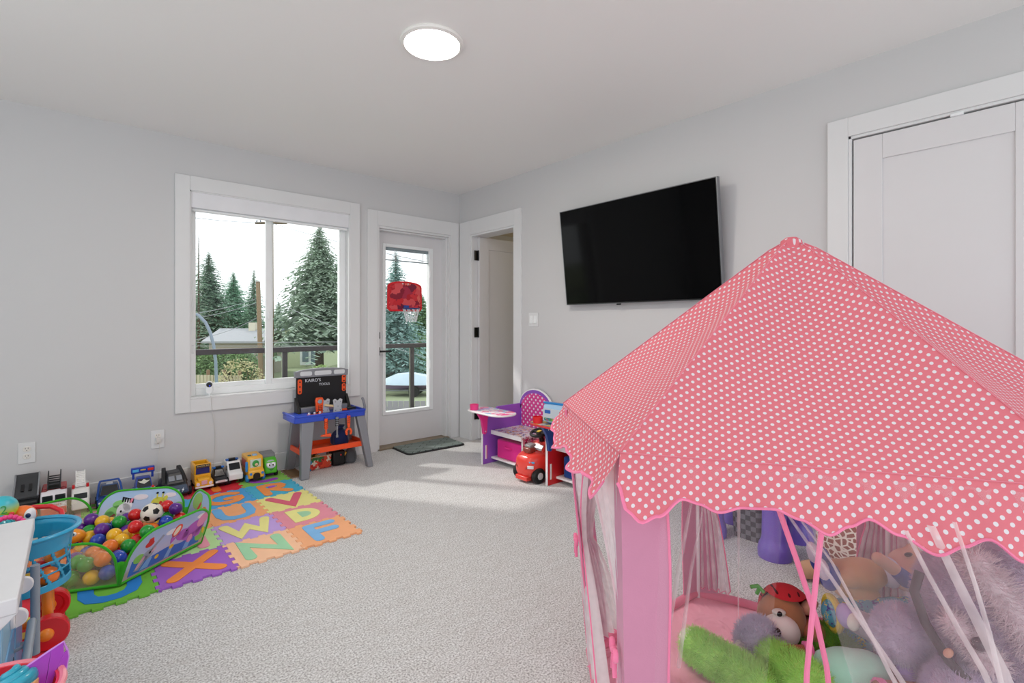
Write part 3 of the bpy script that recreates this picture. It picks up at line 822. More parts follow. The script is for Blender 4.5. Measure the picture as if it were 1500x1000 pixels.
bm = B(); box(bm, (0, -.105, .055), (.034, .006, .028)); obj('grille', bm, plastic('#e2a8b4'), b, bevel=.006)
bm = B(); bx(bm, -.054, .054, -.113, -.105, .022, .034); obj('bumper', bm, plastic('#ece7e6'), b, bevel=.003)
wheels(t, .098, (-.066, .062), .022, '#e2a21c')

t, b, cb = car('toy_police_car', 'small black toy police car beside the yellow school bus', .750, .08, .18, '#17191d', .108)
bm = B(); bx(bm, -.018, .018, .008, .024, .108, .124); lb = obj('light_bar', bm, M('bar_black', '#0d0d0e', .4), t, bevel=.003)
for s in (-1, 1):
    bm = B(); bx(bm, s * .026 - .01, s * .026 + .01, .006, .026, .108, .121)
    obj('blue_light', bm, plastic('#1c6ec8'), lb, bevel=.004)
bm = B(); bx(bm, -.026, .026, -.093, -.089, .034, .049); obj('number_plate', bm, plastic('#dcc9c9'), b, bevel=.001)

t = vehicle('toy_police_van', 'white toy police van with black windows and blue lights', 'toy van', .842, 3.99)
bm = B(); prof(bm, [(-.10, .03), (.10, .03), (.10, .14), (-.02, .145), (-.07, .085), (-.10, .072)], .088); b = obj('van_body', bm, plastic('#ebebec'), t, bevel=.007, seg=3)
bm = B(); box(bm, (0, -.0475, .115), (.068, .004, .052), rot=(R(-39.5), 0, 0)); obj('windscreen', bm, darkglass, b, bevel=.003)
bm = B(); box(bm, (0, .004, .1455), (.056, .026, .003)); obj('roof_window', bm, darkglass, b)
for s in (-1, 1):
    bm = B(); box(bm, (s * .0445, -.02, .105), (.002, .04, .03))
    obj('side_window', bm, darkglass, b)
bm = B(); bx(bm, -.022, .022, .022, .044, .142, .158); lb = obj('light_bar', bm, M('bar_black'), t, bevel=.003)
for s in (-1, 1):
    bm = B(); bx(bm, s * .03 - .01, s * .03 + .01, .02, .046, .142, .155)
    obj('blue_light', bm, plastic('#1c5fb4'), lb, bevel=.004)
wheels(t, .088, (-.064, .062), .026, '#3a3c40')

t = vehicle('toy_picture_bus', 'chunky yellow toy bus with blue wheels and mirror beside the green truck', 'toy bus', .962, 3.955)
Y2 = plastic('#f2b53a')
bm = B(); prof(bm, [(-.11, .028), (.10, .028), (.10, .165), (.085, .178), (-.06, .176), (-.075, .165), (-.08, .09), (-.105, .085), (-.112, .07)], .104); b = obj('bus_body', bm, Y2, t, bevel=.012, seg=3)
bm = B(); box(bm, (0, -.080, .128), (.07, .006, .058)); ws = obj('windscreen', bm, plastic('#d6e0d4'), b, bevel=.003)
bm = B(); ell(bm, (0, -.083, .126), (.022, .006, .024)); obj('driver_picture', bm, plastic('#2f9c3c'), ws)
bm = B(); ell(bm, (.004, -.088, .120), (.011, .003, .010)); obj('face_picture', bm, plastic('#e8c6a4'), ws)
bm = B(); prism(bm, rrect(.046, .05, .018), .110, .1135, TY @ Matrix.Translation((0, .042, 0))); obj('grille', bm, M('grille_dark', '#1c0d0a', .5), b)
for s in (-1, 1):
    bm = B(); cyl(bm, (s * .038, -.108, .062), (s * .038, -.1145, .062), .009, n=16)
    obj('headlight', bm, plastic('#2b84dc'), b)
bm = B(); bx(bm, -.064, -.050, -.085, -.06, .075, .145); obj('side_mirror', bm, plastic('#2b90e0'), t, bevel=.005)
bm = B(); bx(bm, -.053, -.051, -.04, .08, .09, .15); obj('side_picture', bm, plastic('#c23a30'), b)
bm = B(); bx(bm, -.012, .018, -.055, -.025, .172, .186); obj('roof_button', bm, plastic('#8fb8dc'), t, bevel=.004)
bm = B(); bx(bm, -.04, -.018, -.045, -.02, .174, .182); obj('roof_switch', bm, plastic('#1e6a66'), t, bevel=.003)
wheels(t, .112, (-.07, .062), .026, '#4aa4ea', col=plastic('#2b86d4'))

t = vehicle('toy_recycling_truck', 'green toy truck with a smiling face and grey rear box', 'toy truck', 1.072, 3.99)
bm = B(); prof(bm, [(-.10, .028), (-.015, .028), (-.015, .135), (-.055, .14), (-.085, .12), (-.10, .075)], .088); b = obj('cab', bm, plastic('#57c02c'), t, bevel=.014, seg=3)
bm = B(); prof(bm, [(-.03, .04), (.092, .04), (.092, .14), (.06, .168), (-.02, .16), (-.03, .14)], .092); obj('rear_box', bm, plastic('#7a7c80', .4), t, bevel=.005)
bm = B(); prism(bm, rrect(.064, .062, .026), 0, .004, xf((0, -.0905, .096), (R(62), 0, 0))); fc = obj('face_panel', bm, plastic('#b9bfcc'), b, bevel=.002)
for s in (-1, 1):
    bm = B(); ell(bm, (s * .0155, -.0945, .094), (.013, .004, .015), rot=(R(-28), 0, 0)); ey = obj('eye', bm, plastic('#f5f5f5'), fc)
    bm = B(); ell(bm, (s * .012, -.0985, .091), (.006, .003, .008), rot=(R(-28), 0, 0)); obj('pupil', bm, M('pupil', '#050505', .2), ey)
bm = B(); stroke(bm, [(-.012, .004), (0, -.002), (.012, .004)], .0022, .098, .1015, TY @ Matrix.Translation((0, .056, 0))); obj('mouth', bm, M('mouth_grey', '#3b4a4a', .4), b)
wheels(t, .088, (-.062, .058), .024)

# ------------------------------------------------------------------ ball pit
PV = [(.136, 2.70), (.48, 2.95), (.44, 3.25), (.07, 3.44), (-.27, 3.36), (-.22, 2.86)]
PZ = TH + .012
green = cloth('#3fae2a', .1); netm = sheer_mat('pit_netting', '#e6dab0', .30)
def print_mat():
    m = bpy.data.materials.new('pit_print'); m.use_nodes = True; nt = m.node_tree; b = nt.nodes['Principled BSDF']
    uv = nt.nodes.new('ShaderNodeUVMap'); sp = nt.nodes.new('ShaderNodeSeparateXYZ'); nt.links.new(uv.outputs[0], sp.inputs[0])
    nz = nt.nodes.new('ShaderNodeTexNoise'); nz.inputs['Scale'].default_value = 12; nt.links.new(uv.outputs[0], nz.inputs['Vector'])
    ad = nt.nodes.new('ShaderNodeMath'); ad.operation = 'MULTIPLY_ADD'; ad.inputs[1].default_value = .05
    nt.links.new(nz.outputs['Fac'], ad.inputs[0]); nt.links.new(sp.outputs['Y'], ad.inputs[2])
    r = nt.nodes.new('ShaderNodeValToRGB'); r.color_ramp.elements[0].color = lin('#cdb6a0'); r.color_ramp.elements[0].position = .06
    r.color_ramp.elements[1].color = lin('#a9c8ec'); r.color_ramp.elements[1].position = .22
    e = r.color_ramp.elements.new(.09); e.color = lin('#c9cfe8')
    nt.links.new(ad.outputs[0], r.inputs[0]); nt.links.new(r.outputs[0], b.inputs['Base Color'])
    b.inputs['Roughness'].default_value = .6
    return m
printm = print_mat()
PH = .205
def panel_shape(n, L, k):
    """outline of a panel: flat foot, full rounded shoulders"""
    r = .105
    P = [(L - .004, .0)] + arc(L - .004 - r, PH - r, r, r, 0, 90, 8) + arc(.004 + r, PH - r, r, r, 90, 180, 8) + [(.004, .0)]
    return P
pit = thing('ball_pit', 'green rimmed pop-up ball pit with printed animal panels on the foam mat', 'ball pit', (0, 0, 0))
lean = [.08, .06, .05, .05, .06, .04]
kinds = ['print', 'print', 'print', 'net', 'print', 'net']
PT = []
for k in range(6):
    a, b2 = V3((*PV[k], PZ)), V3((*PV[(k + 1) % 6], PZ)); e = (b2 - a); L = e.length; e.normalize()
    out = V3((e.y, -e.x, 0)); up = (V3((0, 0, PH)) + out * lean[k]) / PH
    PT.append((a, e, up, out, L))
    P = panel_shape(k, L, 0)
    w = lambda u, v, a=a, e=e, up=up: a + e * u + up * v
    bm = B(); uvl = bm.loops.layers.uv.verify()
    cen = bm.verts.new(w(L / 2, PH * .4)); vs = [bm.verts.new(w(*p)) for p in P]
    uvs = {cen: (L / 2, PH * .4)}; uvs.update({v: p for v, p in zip(vs, P)})
    for i in range(len(vs)):
        f = bm.faces.new((cen, vs[i], vs[(i + 1) % len(vs)]))
        for l in f.loops: l[uvl].uv = uvs[l.vert]
    pbm = bm; pm = [printm if kinds[k] == 'print' else netm]
    # decals
    def dec(col, polys, side=1, h=.0016, nm='picture', bm=pbm, pm=pm, a=a, e=e, up=up, out=out, L=L):
        nrm = out * side
        X = e if side == 1 else -e; o0 = a if side == 1 else a + e * L
        T = Matrix((( X.x, up.x, nrm.x, o0.x), (X.y, up.y, nrm.y, o0.y), (X.z, up.z, nrm.z, o0.z), (0, 0, 0, 1)))
        pm.append(cloth(col, .05))
        for p in polys: prism(bm, p, .0004, h, T, len(pm) - 1)
    O = lambda cx, cy, rx, ry, t=0: [(cx + rx * math.cos(q) * math.cos(t) - ry * math.sin(q) * math.sin(t), cy + rx * math.cos(q) * math.sin(t) + ry * math.sin(q) * math.cos(t)) for q in [2 * PI * i / 18 for i in range(18)]]
    if k == 0:
        dec('#3f74cc', [[(.03, .015), (L - .03, .015), (L - .022, .06), (.36, .072), (.28, .062), (.2, .075), (.12, .066), (.03, .085)]], nm='water_picture')
        dec('#86b9ec', [[(.08, .02), (.12, .02), (.13, .064), (.11, .07)], [(.2, .018), (.225, .018), (.235, .07), (.215, .07)], [(.3, .018), (.33, .018), (.34, .066), (.31, .06)]], h=.0019, nm='ripple_picture')
        dec('#8fcf5c', [O(.39, .06, .03, .035), O(.06, .085, .025, .02), O(.375, .10, .02, .018)], h=.0021, nm='bush_picture')
        dec('#f2f4f8', [O(.36, .165, .025, .012), O(.20, .15, .03, .012)], h=.0021, nm='cloud_picture')
        dec('#b765c4', [O(.335, .105, .062, .042, .35), O(.275, .105, .035, .028, -.2), [(.31, .05), (.345, .05), (.35, .09), (.31, .09)], [(.358, .055), (.385, .06), (.385, .11), (.35, .1)], [(.255, .115), (.215, .085), (.21, .105), (.215, .125), (.225, .122), (.222, .102), (.26, .128)]], h=.0024, nm='elephant_picture')
        dec('#e79ac0', [O(.375, .14, .028, .035, -.5), O(.325, .065, .014, .02)], h=.0028, nm='elephant_ear_picture')
        dec('#e8563a', [O(.232, .142, .022, .030, -.5)], h=.0024, nm='hoop_picture'); dec('#f4ead0', [O(.230, .142, .013, .023, -.5)], h=.0028, nm='hoop_centre_picture')
        dec('#9fa5b4', [O(.10, .085, .03, .022, .5), [(.05, .03), (.075, .025), (.105, .08), (.08, .09)], [(.115, .095), (.165, .15), (.155, .155), (.108, .105)]], h=.0024, nm='donkey_picture')
        dec('#e8b0bc', [O(.072, .06, .008, .03, -.5), O(.125, .1, .005, .014, -.7)], h=.0028, nm='donkey_pink_picture')
        dec('#15151a', [O(.108, .093, .005, .006), O(.29, .118, .004, .004)], h=.0032, nm='eye_picture')
        dec('#d8322c', [O(.095, .137, .02, .013, .2), [(.085, .145), (.11, .148), (.105, .165), (.088, .162)]], h=.0028, nm='hat_picture')
        dec('#f0c62e', [O(.155, .052, .010, .010), O(.225, .068, .012, .010), O(.40, .075, .007, .018, .3)], h=.0026, nm='chick_picture')
    if k == 2:
        dec('#8ed07a', [O(.085, .10, .05, .03, .3), O(.11, .135, .04, .022), O(.06, .075, .03, .03), O(.385, .105, .025, .022), O(.36, .09, .02, .02)], side=-1, nm='tree_picture')
        dec('#8a4640', [[(.035, .03), (.05, .03), (.055, .06), (.09, .085), (.08, .09), (.05, .07), (.03, .085), (.028, .08), (.038, .06)]], side=-1, h=.0022, nm='trunk_picture')
        dec('#e9dfe6', [O(.2, .165, .035, .014), O(.34, .165, .03, .012)], side=-1, h=.0021, nm='cloud_picture')
        dec('#eceaf0', [O(.125, .10, .034, .04, .1), O(.14, .13, .022, .03), O(.12, .07, .03, .03)], side=-1, h=.0022, nm='zebra_picture')
        dec('#202026', [[(.112 + .012 * i, .146 - .002 * i), (.118 + .012 * i, .147 - .002 * i), (.124 + .011 * i, .170 - .003 * i), (.114 + .011 * i, .172 - .003 * i)] for i in range(5)] + [O(.112, .10, .005, .006)], side=-1, h=.0026, nm='mane_picture')
        dec('#ee8aa0', [O(.158, .152, .006, .012, -.3), O(.135, .085, .006, .003)], side=-1, h=.003, nm='ear_picture')
        dec('#d8d455', [O(.285, .125, .036, .034, .2), O(.255, .105, .026, .017, .1), [(.275, .15), (.281, .15), (.281, .178), (.275, .178)], [(.30, .15), (.306, .15), (.309, .178), (.303, .178)], O(.318, .15, .01, .016, -.6)], side=-1, h=.0023, nm='giraffe_picture')
        dec('#cf3a2c', [O(.298, .128, .008, .010), O(.305, .105, .011, .008, .5), O(.322, .13, .005, .008)], side=-1, h=.0027, nm='spot_picture')
        dec('#1b1b20', [O(.278, .18, .006, .005), O(.306, .18, .006, .005), O(.277, .122, .004, .006), O(.244, .112, .003, .003)], side=-1, h=.003, nm='dark_picture')
        dec('#8fb45a', [[(.03, .01), (L - .03, .01), (L - .03, .035), (.25, .045), (.15, .03), (.03, .04)]], side=-1, h=.002, nm='ground_picture')
    if k == 1:
        dec('#e88a3a', [O(.23, .09, .05, .06, .6)], side=-1, nm='orange_picture'); dec('#9fcf6a', [O(.1, .15, .06, .04, .2), O(.16, .1, .03, .05)], side=-1, h=.0022, nm='leaf_picture')
        dec('#d83a2c', [O(.14, .12, .012, .04, -.4)], side=-1, h=.0026, nm='parrot_picture')
    s = obj('printed_panel' if kinds[k] == 'print' else 'net_panel', pbm, pm, pit, smooth=0, recalc=False)
    bm = B(); tube(bm, [w(*p) for p in P], .0055, 8, closed=True); obj('rim', bm, green, s)
for k in range(6):      # gussets between neighbouring panels
    a, e, up, out, L = PT[k]; a2, e2, up2, out2, L2 = PT[(k + 1) % 6]
    p = lambda v: a + e * (L - .004) + up * v; q = lambda v: a2 + e2 * .004 + up2 * v
    bm = B(); hs = [0, .035, .07, .10]
    mid = lambda v: (p(v) + q(v)) / 2 - (out + out2) * .008 * (v / .1)
    for i in range(3):
        for f1, f2 in ((p, mid), (mid, q)):
            bm.faces.new([bm.verts.new(x) for x in (f1(hs[i]), f2(hs[i]), f2(hs[i + 1]), f1(hs[i + 1]))])
    bmesh.ops.remove_doubles(bm, verts=bm.verts, dist=1e-5)
    g = obj('gusset', bm, green, pit); md = g.modifiers.new('cloth', 'SOLIDIFY'); md.thickness = .002
bm = B(); prism(bm, PV, TH + .0050, TH + .0066); obj('pit_floor', bm, cloth('#4aa832', .1), pit, smooth=0)

BC = {'R': ('red', '#d81f22'), 'Y': ('yellow', '#f2bb22'), 'G': ('green', '#1f9a35'), 'B': ('blue', '#1c46b4'), 'P': ('purple', '#5f2390'), 'O': ('orange', '#f07a26')}
BALLS = [(0.056,3.294,0.139,'P'),(0.098,3.250,0.131,'Y'),(0.071,3.305,0.081,'P'),(0.012,3.301,0.097,'P'),(0.130,3.293,0.100,'Y'),(0.048,3.251,0.096,'G'),(0.092,3.138,0.127,'P'),(0.150,3.236,0.101,'B'),(0.161,3.162,0.139,'G'),(0.200,3.315,0.100,'P'),(0.227,3.204,0.145,'R'),(0.213,2.993,0.153,'R'),(0.207,3.209,0.088,'G'),(0.189,3.132,0.094,'P'),(0.366,3.238,0.148,'R'),(0.396,3.165,0.147,'P'),(0.415,3.168,0.090,'R'),(0.339,3.038,0.130,'B'),(0.366,3.232,0.088,'G'),(0.282,3.035,0.108,'O'),(0.253,2.925,0.140,'G'),(0.191,3.062,0.097,'Y'),(0.135,3.024,0.125,'Y'),(0.105,3.194,0.106,'B'),(0.076,3.087,0.095,'B'),(0.049,3.175,0.090,'Y'),(0.159,2.969,0.111,'Y'),(0.226,3.011,0.096,'Y'),(0.217,2.951,0.097,'R'),(0.180,2.901,0.101,'G'),(-0.037,3.264,0.103,'B'),(0.055,2.903,0.103,'O'),(0.072,2.843,0.100,'O'),(0.084,2.771,0.116,'O'),(0.114,2.895,0.119,'O'),(0.140,2.861,0.076,'B'),(0.139,2.789,0.096,'B'),(0.006,2.854,0.098,'G'),(0.030,2.798,0.100,'G'),(0.048,2.778,0.046,'Y'),(0.100,2.754,0.060,'B'),(-0.018,2.808,0.053,'G'),(0.159,2.760,0.046,'O'),(-0.004,2.914,0.091,'P'),(0.285,3.074,0.178,'S'),(-0.022,3.171,0.115,'F'),(0.111,2.812,0.045,'Y'),(0.034,2.838,0.045,'P'),(0.087,2.869,0.045,'P'),(0.175,2.820,0.045,'Y'),(0.236,2.816,0.045,'G'),(-0.153,2.868,0.045,'P'),(-0.090,2.857,0.045,'B'),(-0.031,2.873,0.045,'O'),(0.034,2.899,0.045,'P'),(0.130,2.914,0.045,'R'),(0.204,2.875,0.045,'P'),(0.276,2.864,0.045,'R'),(-0.185,2.921,0.045,'B'),(-0.113,2.915,0.045,'G'),(-0.051,2.931,0.045,'P'),(0.006,2.955,0.045,'Y'),(0.076,2.944,0.045,'Y'),(0.188,2.935,0.045,'O'),(0.248,2.919,0.045,'B'),(0.310,2.916,0.045,'P'),(0.372,2.916,0.045,'P'),(-0.159,2.977,0.045,'B'),(-0.097,2.975,0.045,'B'),(-0.039,2.997,0.045,'O'),(0.049,2.999,0.045,'Y'),(0.122,2.986,0.045,'Y'),(0.186,2.996,0.045,'O'),(0.246,2.981,0.045,'Y'),(0.312,2.977,0.045,'P'),(0.376,2.978,0.045,'B'),(0.438,2.977,0.045,'O'),(-0.184,3.034,0.045,'R'),(-0.122,3.031,0.045,'O'),(-0.064,3.053,0.045,'R'),(0.003,3.042,0.045,'Y'),(0.084,3.050,0.045,'P'),(0.146,3.043,0.045,'R'),(0.222,3.047,0.045,'G'),(0.282,3.031,0.045,'R'),(0.344,3.031,0.045,'G'),(0.409,3.032,0.045,'B'),(-0.208,3.091,0.045,'P'),(-0.146,3.088,0.045,'O'),(-0.088,3.110,0.045,'B'),(-0.023,3.099,0.045,'O'),(0.039,3.093,0.045,'B'),(0.121,3.100,0.045,'B'),(0.183,3.095,0.045,'O'),(0.253,3.100,0.045,'P'),(0.313,3.085,0.045,'B'),(0.375,3.084,0.045,'Y'),(-0.190,3.150,0.045,'G'),(-0.129,3.157,0.045,'R'),(-0.047,3.156,0.045,'R'),(0.014,3.150,0.045,'Y'),(0.076,3.142,0.045,'B'),(0.156,3.151,0.045,'Y'),(0.221,3.153,0.045,'G'),(0.285,3.153,0.045,'O'),(0.345,3.138,0.045,'B'),(0.421,3.125,0.045,'O'),(-0.215,3.207,0.045,'G'),(-0.154,3.214,0.045,'B'),(-0.088,3.204,0.045,'P'),(-0.017,3.210,0.045,'B'),(0.044,3.216,0.045,'P'),(0.103,3.198,0.045,'G'),(0.163,3.212,0.045,'P'),(0.253,3.206,0.045,'P'),(0.320,3.205,0.045,'B'),(0.380,3.189,0.045,'P'),(-0.189,3.265,0.045,'Y'),(-0.119,3.265,0.045,'G'),(-0.057,3.258,0.045,'O'),(0.009,3.267,0.045,'R'),(0.091,3.258,0.045,'G'),(0.151,3.273,0.045,'P'),(0.211,3.258,0.045,'O'),(0.273,3.265,0.045,'O'),(0.335,3.265,0.045,'Y'),(-0.216,3.321,0.045,'O'),(-0.155,3.317,0.045,'G'),(-0.093,3.322,0.045,'P'),(-0.031,3.314,0.045,'P'),(0.028,3.331,0.045,'P'),(0.117,3.327,0.045,'R'),(0.178,3.336,0.045,'O'),(0.237,3.315,0.045,'O'),(-0.053,3.372,0.045,'Y'),(0.006,3.389,0.045,'O'),(0.080,3.377,0.045,'P')]
bm = B(); ell(bm, (0, 0, 0), .031, u=24, v=16); bproto = {}
ball_me = None
def px_of(p):
    d = p.x * math.sin(YAW) + p.y * math.cos(YAW); return (p.x * math.cos(YAW) - p.y * math.sin(YAW)) / d
BALLS = [(a_, b_, c_ + .0065, d_) for a_, b_, c_, d_ in BALLS]
vis = BALLS[:46]
ordn = ['leftmost', 'second', 'third', 'fourth', 'fifth', 'sixth', 'seventh', 'eighth', 'ninth', 'tenth', 'eleventh']
for c in BC:
    m = M('ball_' + BC[c][0], BC[c][1], .22, coat=.3, spec=.5)
    me = bpy.data.meshes.new('play_ball')
    b_ = B(); ell(b_, (0, 0, 0), .031, u=24, v=16); b_.to_mesh(me); b_.free(); me.materials.append(m)
    me.polygons.foreach_set('use_smooth', [True] * len(me.polygons)); bproto[c] = me
bm.free()
for c in BC:
    mine = sorted([q for q in vis if q[3] == c], key=lambda q: px_of(V3(q[:3])))
    for n, q in enumerate(mine):
        o = bpy.data.objects.new('play_ball', bproto[c]); COL.objects.link(o); o.location = q[:3]
        pos = 'leftmost' if n == 0 else ('rightmost' if n == len(mine) - 1 else ordn[n] + ' from the left')
        tag(o, '%s play ball on top of pit heap, %s of the %s ones' % (BC[c][0], pos, BC[c][0]), 'ball', 'plastic play balls in the pit')
    for q in BALLS[46:]:
        if q[3] != c: continue
        o = bpy.data.objects.new('play_ball', bproto[c]); COL.objects.link(o); o.location = q[:3]
        tag(o, '%s play ball in the bottom layer of the ball pit, mostly covered' % BC[c][0], 'ball', 'plastic play balls in the pit')
for q in vis:
    if q[3] == 'S':
        t = thing('soccer_ball', 'cream and black soccer ball resting on the balls in the pit', 'ball', q[:3], rot=(R(35), R(20), R(10)))
        bm = B(); ell(bm, (0, 0, 0), .0478, u=40, v=24); obj('ball_skin', bm, M('soccer_cream', '#ece4d6', .35), t)
        ph = (1 + 5 ** .5) / 2
        dirs = [V3(v).normalized() for v in [(0, s1, s2 * ph) for s1 in (1, -1) for s2 in (1, -1)] + [(s1, s2 * ph, 0) for s1 in (1, -1) for s2 in (1, -1)] + [(s2 * ph, 0, s1) for s1 in (1, -1) for s2 in (1, -1)]]
        for d in dirs:
            near = sorted([x for x in dirs if x is not d], key=lambda x: -x.dot(d))[0]
            u = (near - d * near.dot(d)).normalized(); w2 = d.cross(u)
            bm = B(); rings = []
            for rr in (1, .66, .33):
                rings.append([(d + (u * math.cos(2 * PI * i / 20) + w2 * math.sin(2 * PI * i / 20)) * .36 * rr * math.cos(PI / 5) / math.cos(((2 * PI * i / 20) % (2 * PI / 5)) - PI / 5)).normalized() * .0482 for i in range(20)])
            vv = [[bm.verts.new(p) for p in r_] for r_ in rings]
            for i in range(20):
                for j in range(2): bm.faces.new((vv[j][i], vv[j][(i + 1) % 20], vv[j + 1][(i + 1) % 20], vv[j + 1][i]))
            bm.faces.new(vv[2]); obj('black_patch', bm, M('soccer_black', '#17171a', .35), t)
    if q[3] == 'F':
        t = thing('toy_fish', 'orange rubber bath toy with a round white eye in the pit', 'bath toy', q[:3], rz=R(-20))
        bm = B(); ell(bm, (0, 0, 0), (.06, .038, .034)); ell(bm, (-.055, 0, .012), (.02, .012, .018)); obj('toy_body', bm, plastic('#f59a22'), t)
        bm = B(); ell(bm, (.022, -.030, .018), (.013, .006, .011)); ey = obj('eye', bm, plastic('#f7f7f5'), t)
        bm = B(); ell(bm, (.023, -.0355, .019), (.006, .003, .006)); obj('pupil', bm, plastic('#2a6a86'), ey)

# ------------------------------------------------------------------ toy workbench
silver = M('silver_plastic', '#8d9096', .4, metal=.25, bump=.15, bscale=400)
orange = plastic('#f4581f'); navy = cloth('#1b2550'); blk = M('black_plastic', '#101113', .4)
BX, BY = 1.47, 3.885
t = thing('toy_workbench', 'childs toy workbench with silver legs, blue top and black chalkboard back', 'workbench', (BX, BY, 0))
def leg(top, bot, wt, wb_, th):
    bm = B()
    r = lambda c, w: [(c[0] - w / 2, c[1] - th, c[2]), (c[0] + w / 2, c[1] - th, c[2]), (c[0] + w / 2, c[1] + th, c[2]), (c[0] - w / 2, c[1] + th, c[2])]
    loft(bm, [r(bot, wb_), r(top, wt)]); return bm
for sx, xb, xt in ((-1, -.222, -.185), (1, .285, .225)):
    for yt, yb in ((-.118, -.165), (.09, .165)):
        w = .092 if sx < 0 else .07
        obj('leg', leg((xt, yt, .412), (xb, yb, 0.001), w, w * .62, .024), silver, t, bevel=.004)
bm = B()
prism(bm, rrect(.545, .285, .02), .408, .446, xf((-.012, -.008, 0)))
top = obj('bench_top', bm, plastic('#2a4cc0', .35), t, bevel=.004)
bm = B()
for a in ((-.285, -.27, -.15, .135), (.246, .261, -.15, .135)): bx(bm, a[0], a[1], a[2], a[3], .446, .462)
bx(bm, -.27, .246, -.15, -.136, .446, .462)
obj('raised_rim', bm, plastic('#2a4cc0', .35), top, bevel=.003)
bm = B(); bx(bm, -.187, .209, .108, .13, .446, .725); bd = obj('chalkboard', bm, M('chalkboard', '#0d0d10', .6), t, bevel=.003)
chalk = M('chalk', '#dfe3ea', .9)
text('chalk_writing', "KAIRO'S", .034, xf((-.062, .1075, .688), (R(90), 0, R(0)), ), chalk, bd, .0003)
text('chalk_writing', 'TOOLS', .027, xf((.028, .1075, .652), (R(90), 0, 0)), chalk, bd, .0003)
bm = B(); out = [(-.2, .715)] + [(.218, .715), (.222, .765)] + arc(.011, .755, .211, .028, 0, 180, 12)[1:-1] + [(-.204, .765)]
prism(bm, out, -.135, -.095, TY); hd = obj('header', bm, silver, t, bevel=.006, seg=3)
lat = M('lattice_white', '#d9dde0', .5, bump=.6, bscale=140)
for xa, xb in ((-.165, -.075), (-.055, .08), (.1, .19)):
    bm = B(); prism(bm, rrect(xb - xa, .034, .012, cx=(xa + xb) / 2, cy=.746), -.094, -.0925, TY); obj('lattice_panel', bm, lat, hd)
for x_, zc, h in ((-.165, .645, .115), (.186, .685, .062), (.186, .615, .062)):
    bm = B(); prism(bm, rrect(.032, h, .012, cx=x_, cy=zc), -.107, -.100, TY); br = obj('tool_rail', bm, orange, t, bevel=.002)
    for k in range(3 if h > .1 else 2):
        bm = B(); zz = zc + (k - (1 if h > .1 else .5)) * (.038 if h > .1 else .034); cyl(bm, (x_, .0995, zz), (x_, .0985, zz), .0065, n=12)
        obj('rail_hole', bm, blk, br)
for s in (-1, 1):
    bm = B(); prism(bm, [(.03, .446), (.128, .446), (.128, .56), (.11, .56)], -.011, .011, Matrix.Translation((.011 + s * .200, 0, 0)) @ TX); obj('side_bracket', bm, blk, t, bevel=.003)
bm = B(); bx(bm, -.17, .2, .06, .107, .446, .485); obj('tool_ledge', bm, silver, t, bevel=.004)
# orange tray
bm = B()
bx(bm, -.225, .262, -.135, -.12, .165, .205); bx(bm, -.225, .262, .12, .135, .165, .205); bx(bm, -.235, -.22, -.135, .135, .165, .205); bx(bm, .255, .27, -.135, .135, .165, .205)
bx(bm, -.22, .255, -.12, .12, .165, .173)
obj('shelf_tray', bm, M('tray_orange', '#f4511c', .35), t, bevel=.003)
for s, xx in ((1, -.065), (1, .02), (1, .11)):
    bm = B(); cyl(bm, (xx, -.151, .432), (xx, -.178, .432), .006, n=10); obj('tool_peg', bm, plastic('#2a4cc0', .35), t)
def hung(nm, label, x, z=.0):
    return thing(nm, label, 'toy tool', (BX + x, BY - .169, .418), group='toy tools hanging from the bench')
t = hung('toy_hammer', 'orange toy hammer hanging head down from the workbench front', -.063)
bm = B(); cyl(bm, (0, 0, -.07), (0, 0, -.112), .007, n=12); obj('shaft', bm, orange, t)
bm = B(); cyl(bm, (0, 0, .008), (0, 0, -.07), .0125, .0145, n=14); h = obj('grip', bm, orange, t, bevel=.003)
bm = B()
for k in range(4): lathe(bm, [(.0148, -.002), (.0152, 0), (.0148, .002)], 14, xf((0, 0, -.015 - .014 * k), (R(14), 0, 0)))
obj('grip_groove', bm, M('groove_dark', '#7a1d08', .5), h)
bm = B(); prism(bm, [(-.043, -.002), (-.03, .006), (.012, .010), (.034, .012), (.036, -.014), (.012, -.012), (-.012, -.008)], -.011, .011, TY @ Matrix.Translation((0, -.118, 0))); obj('hammer_head', bm, orange, t, bevel=.003)
t = hung('toy_screwdriver', 'grey and black striped toy screwdriver hanging between hammer and wrench', .021)
bm = B(); cyl(bm, (0, 0, .01), (0, 0, -.06), .0115, .0135, n=14); h = obj('grip', bm, M('grip_grey', '#86898e', .4), t, bevel=.003)
bm = B()
for k in range(4): lathe(bm, [(.0138, -.0035), (.0146, 0), (.0138, .0035)], 14, xf((0, 0, -.008 - .014 * k), (R(14), 0, 0)))
obj('grip_band', bm, blk, h)
bm = B(); cyl(bm, (0, 0, -.06), (0, 0, -.13), .0065, .006, n=10); bx(bm, -.008, .008, -.003, .003, -.146, -.128); obj('blade', bm, silver, t)
t = hung('toy_wrench', 'orange toy wrench hanging at the right of the workbench front', .112)
bm = B(); prism(bm, [(-.013, .01), (.013, .01), (.012, -.055), (.008, -.085), (-.008, -.085), (-.012, -.055)], -.007, .007, TY); h = obj('grip', bm, orange, t, bevel=.004)
bm = B(); stroke(bm, [(-.016, -.132), (-.020, -.112), (-.010, -.094), (.010, -.094), (.020, -.112), (.016, -.132)], .0075, -.006, .006, TY); obj('wrench_jaw', bm, orange, t, bevel=.002)
bm = B()
for k in range(4): box(bm, (0, -.0075, -.003 - .014 * k), (.022, .002, .004), rot=(0, R(20), 0))
obj('grip_groove', bm, M('groove_dark'), h)
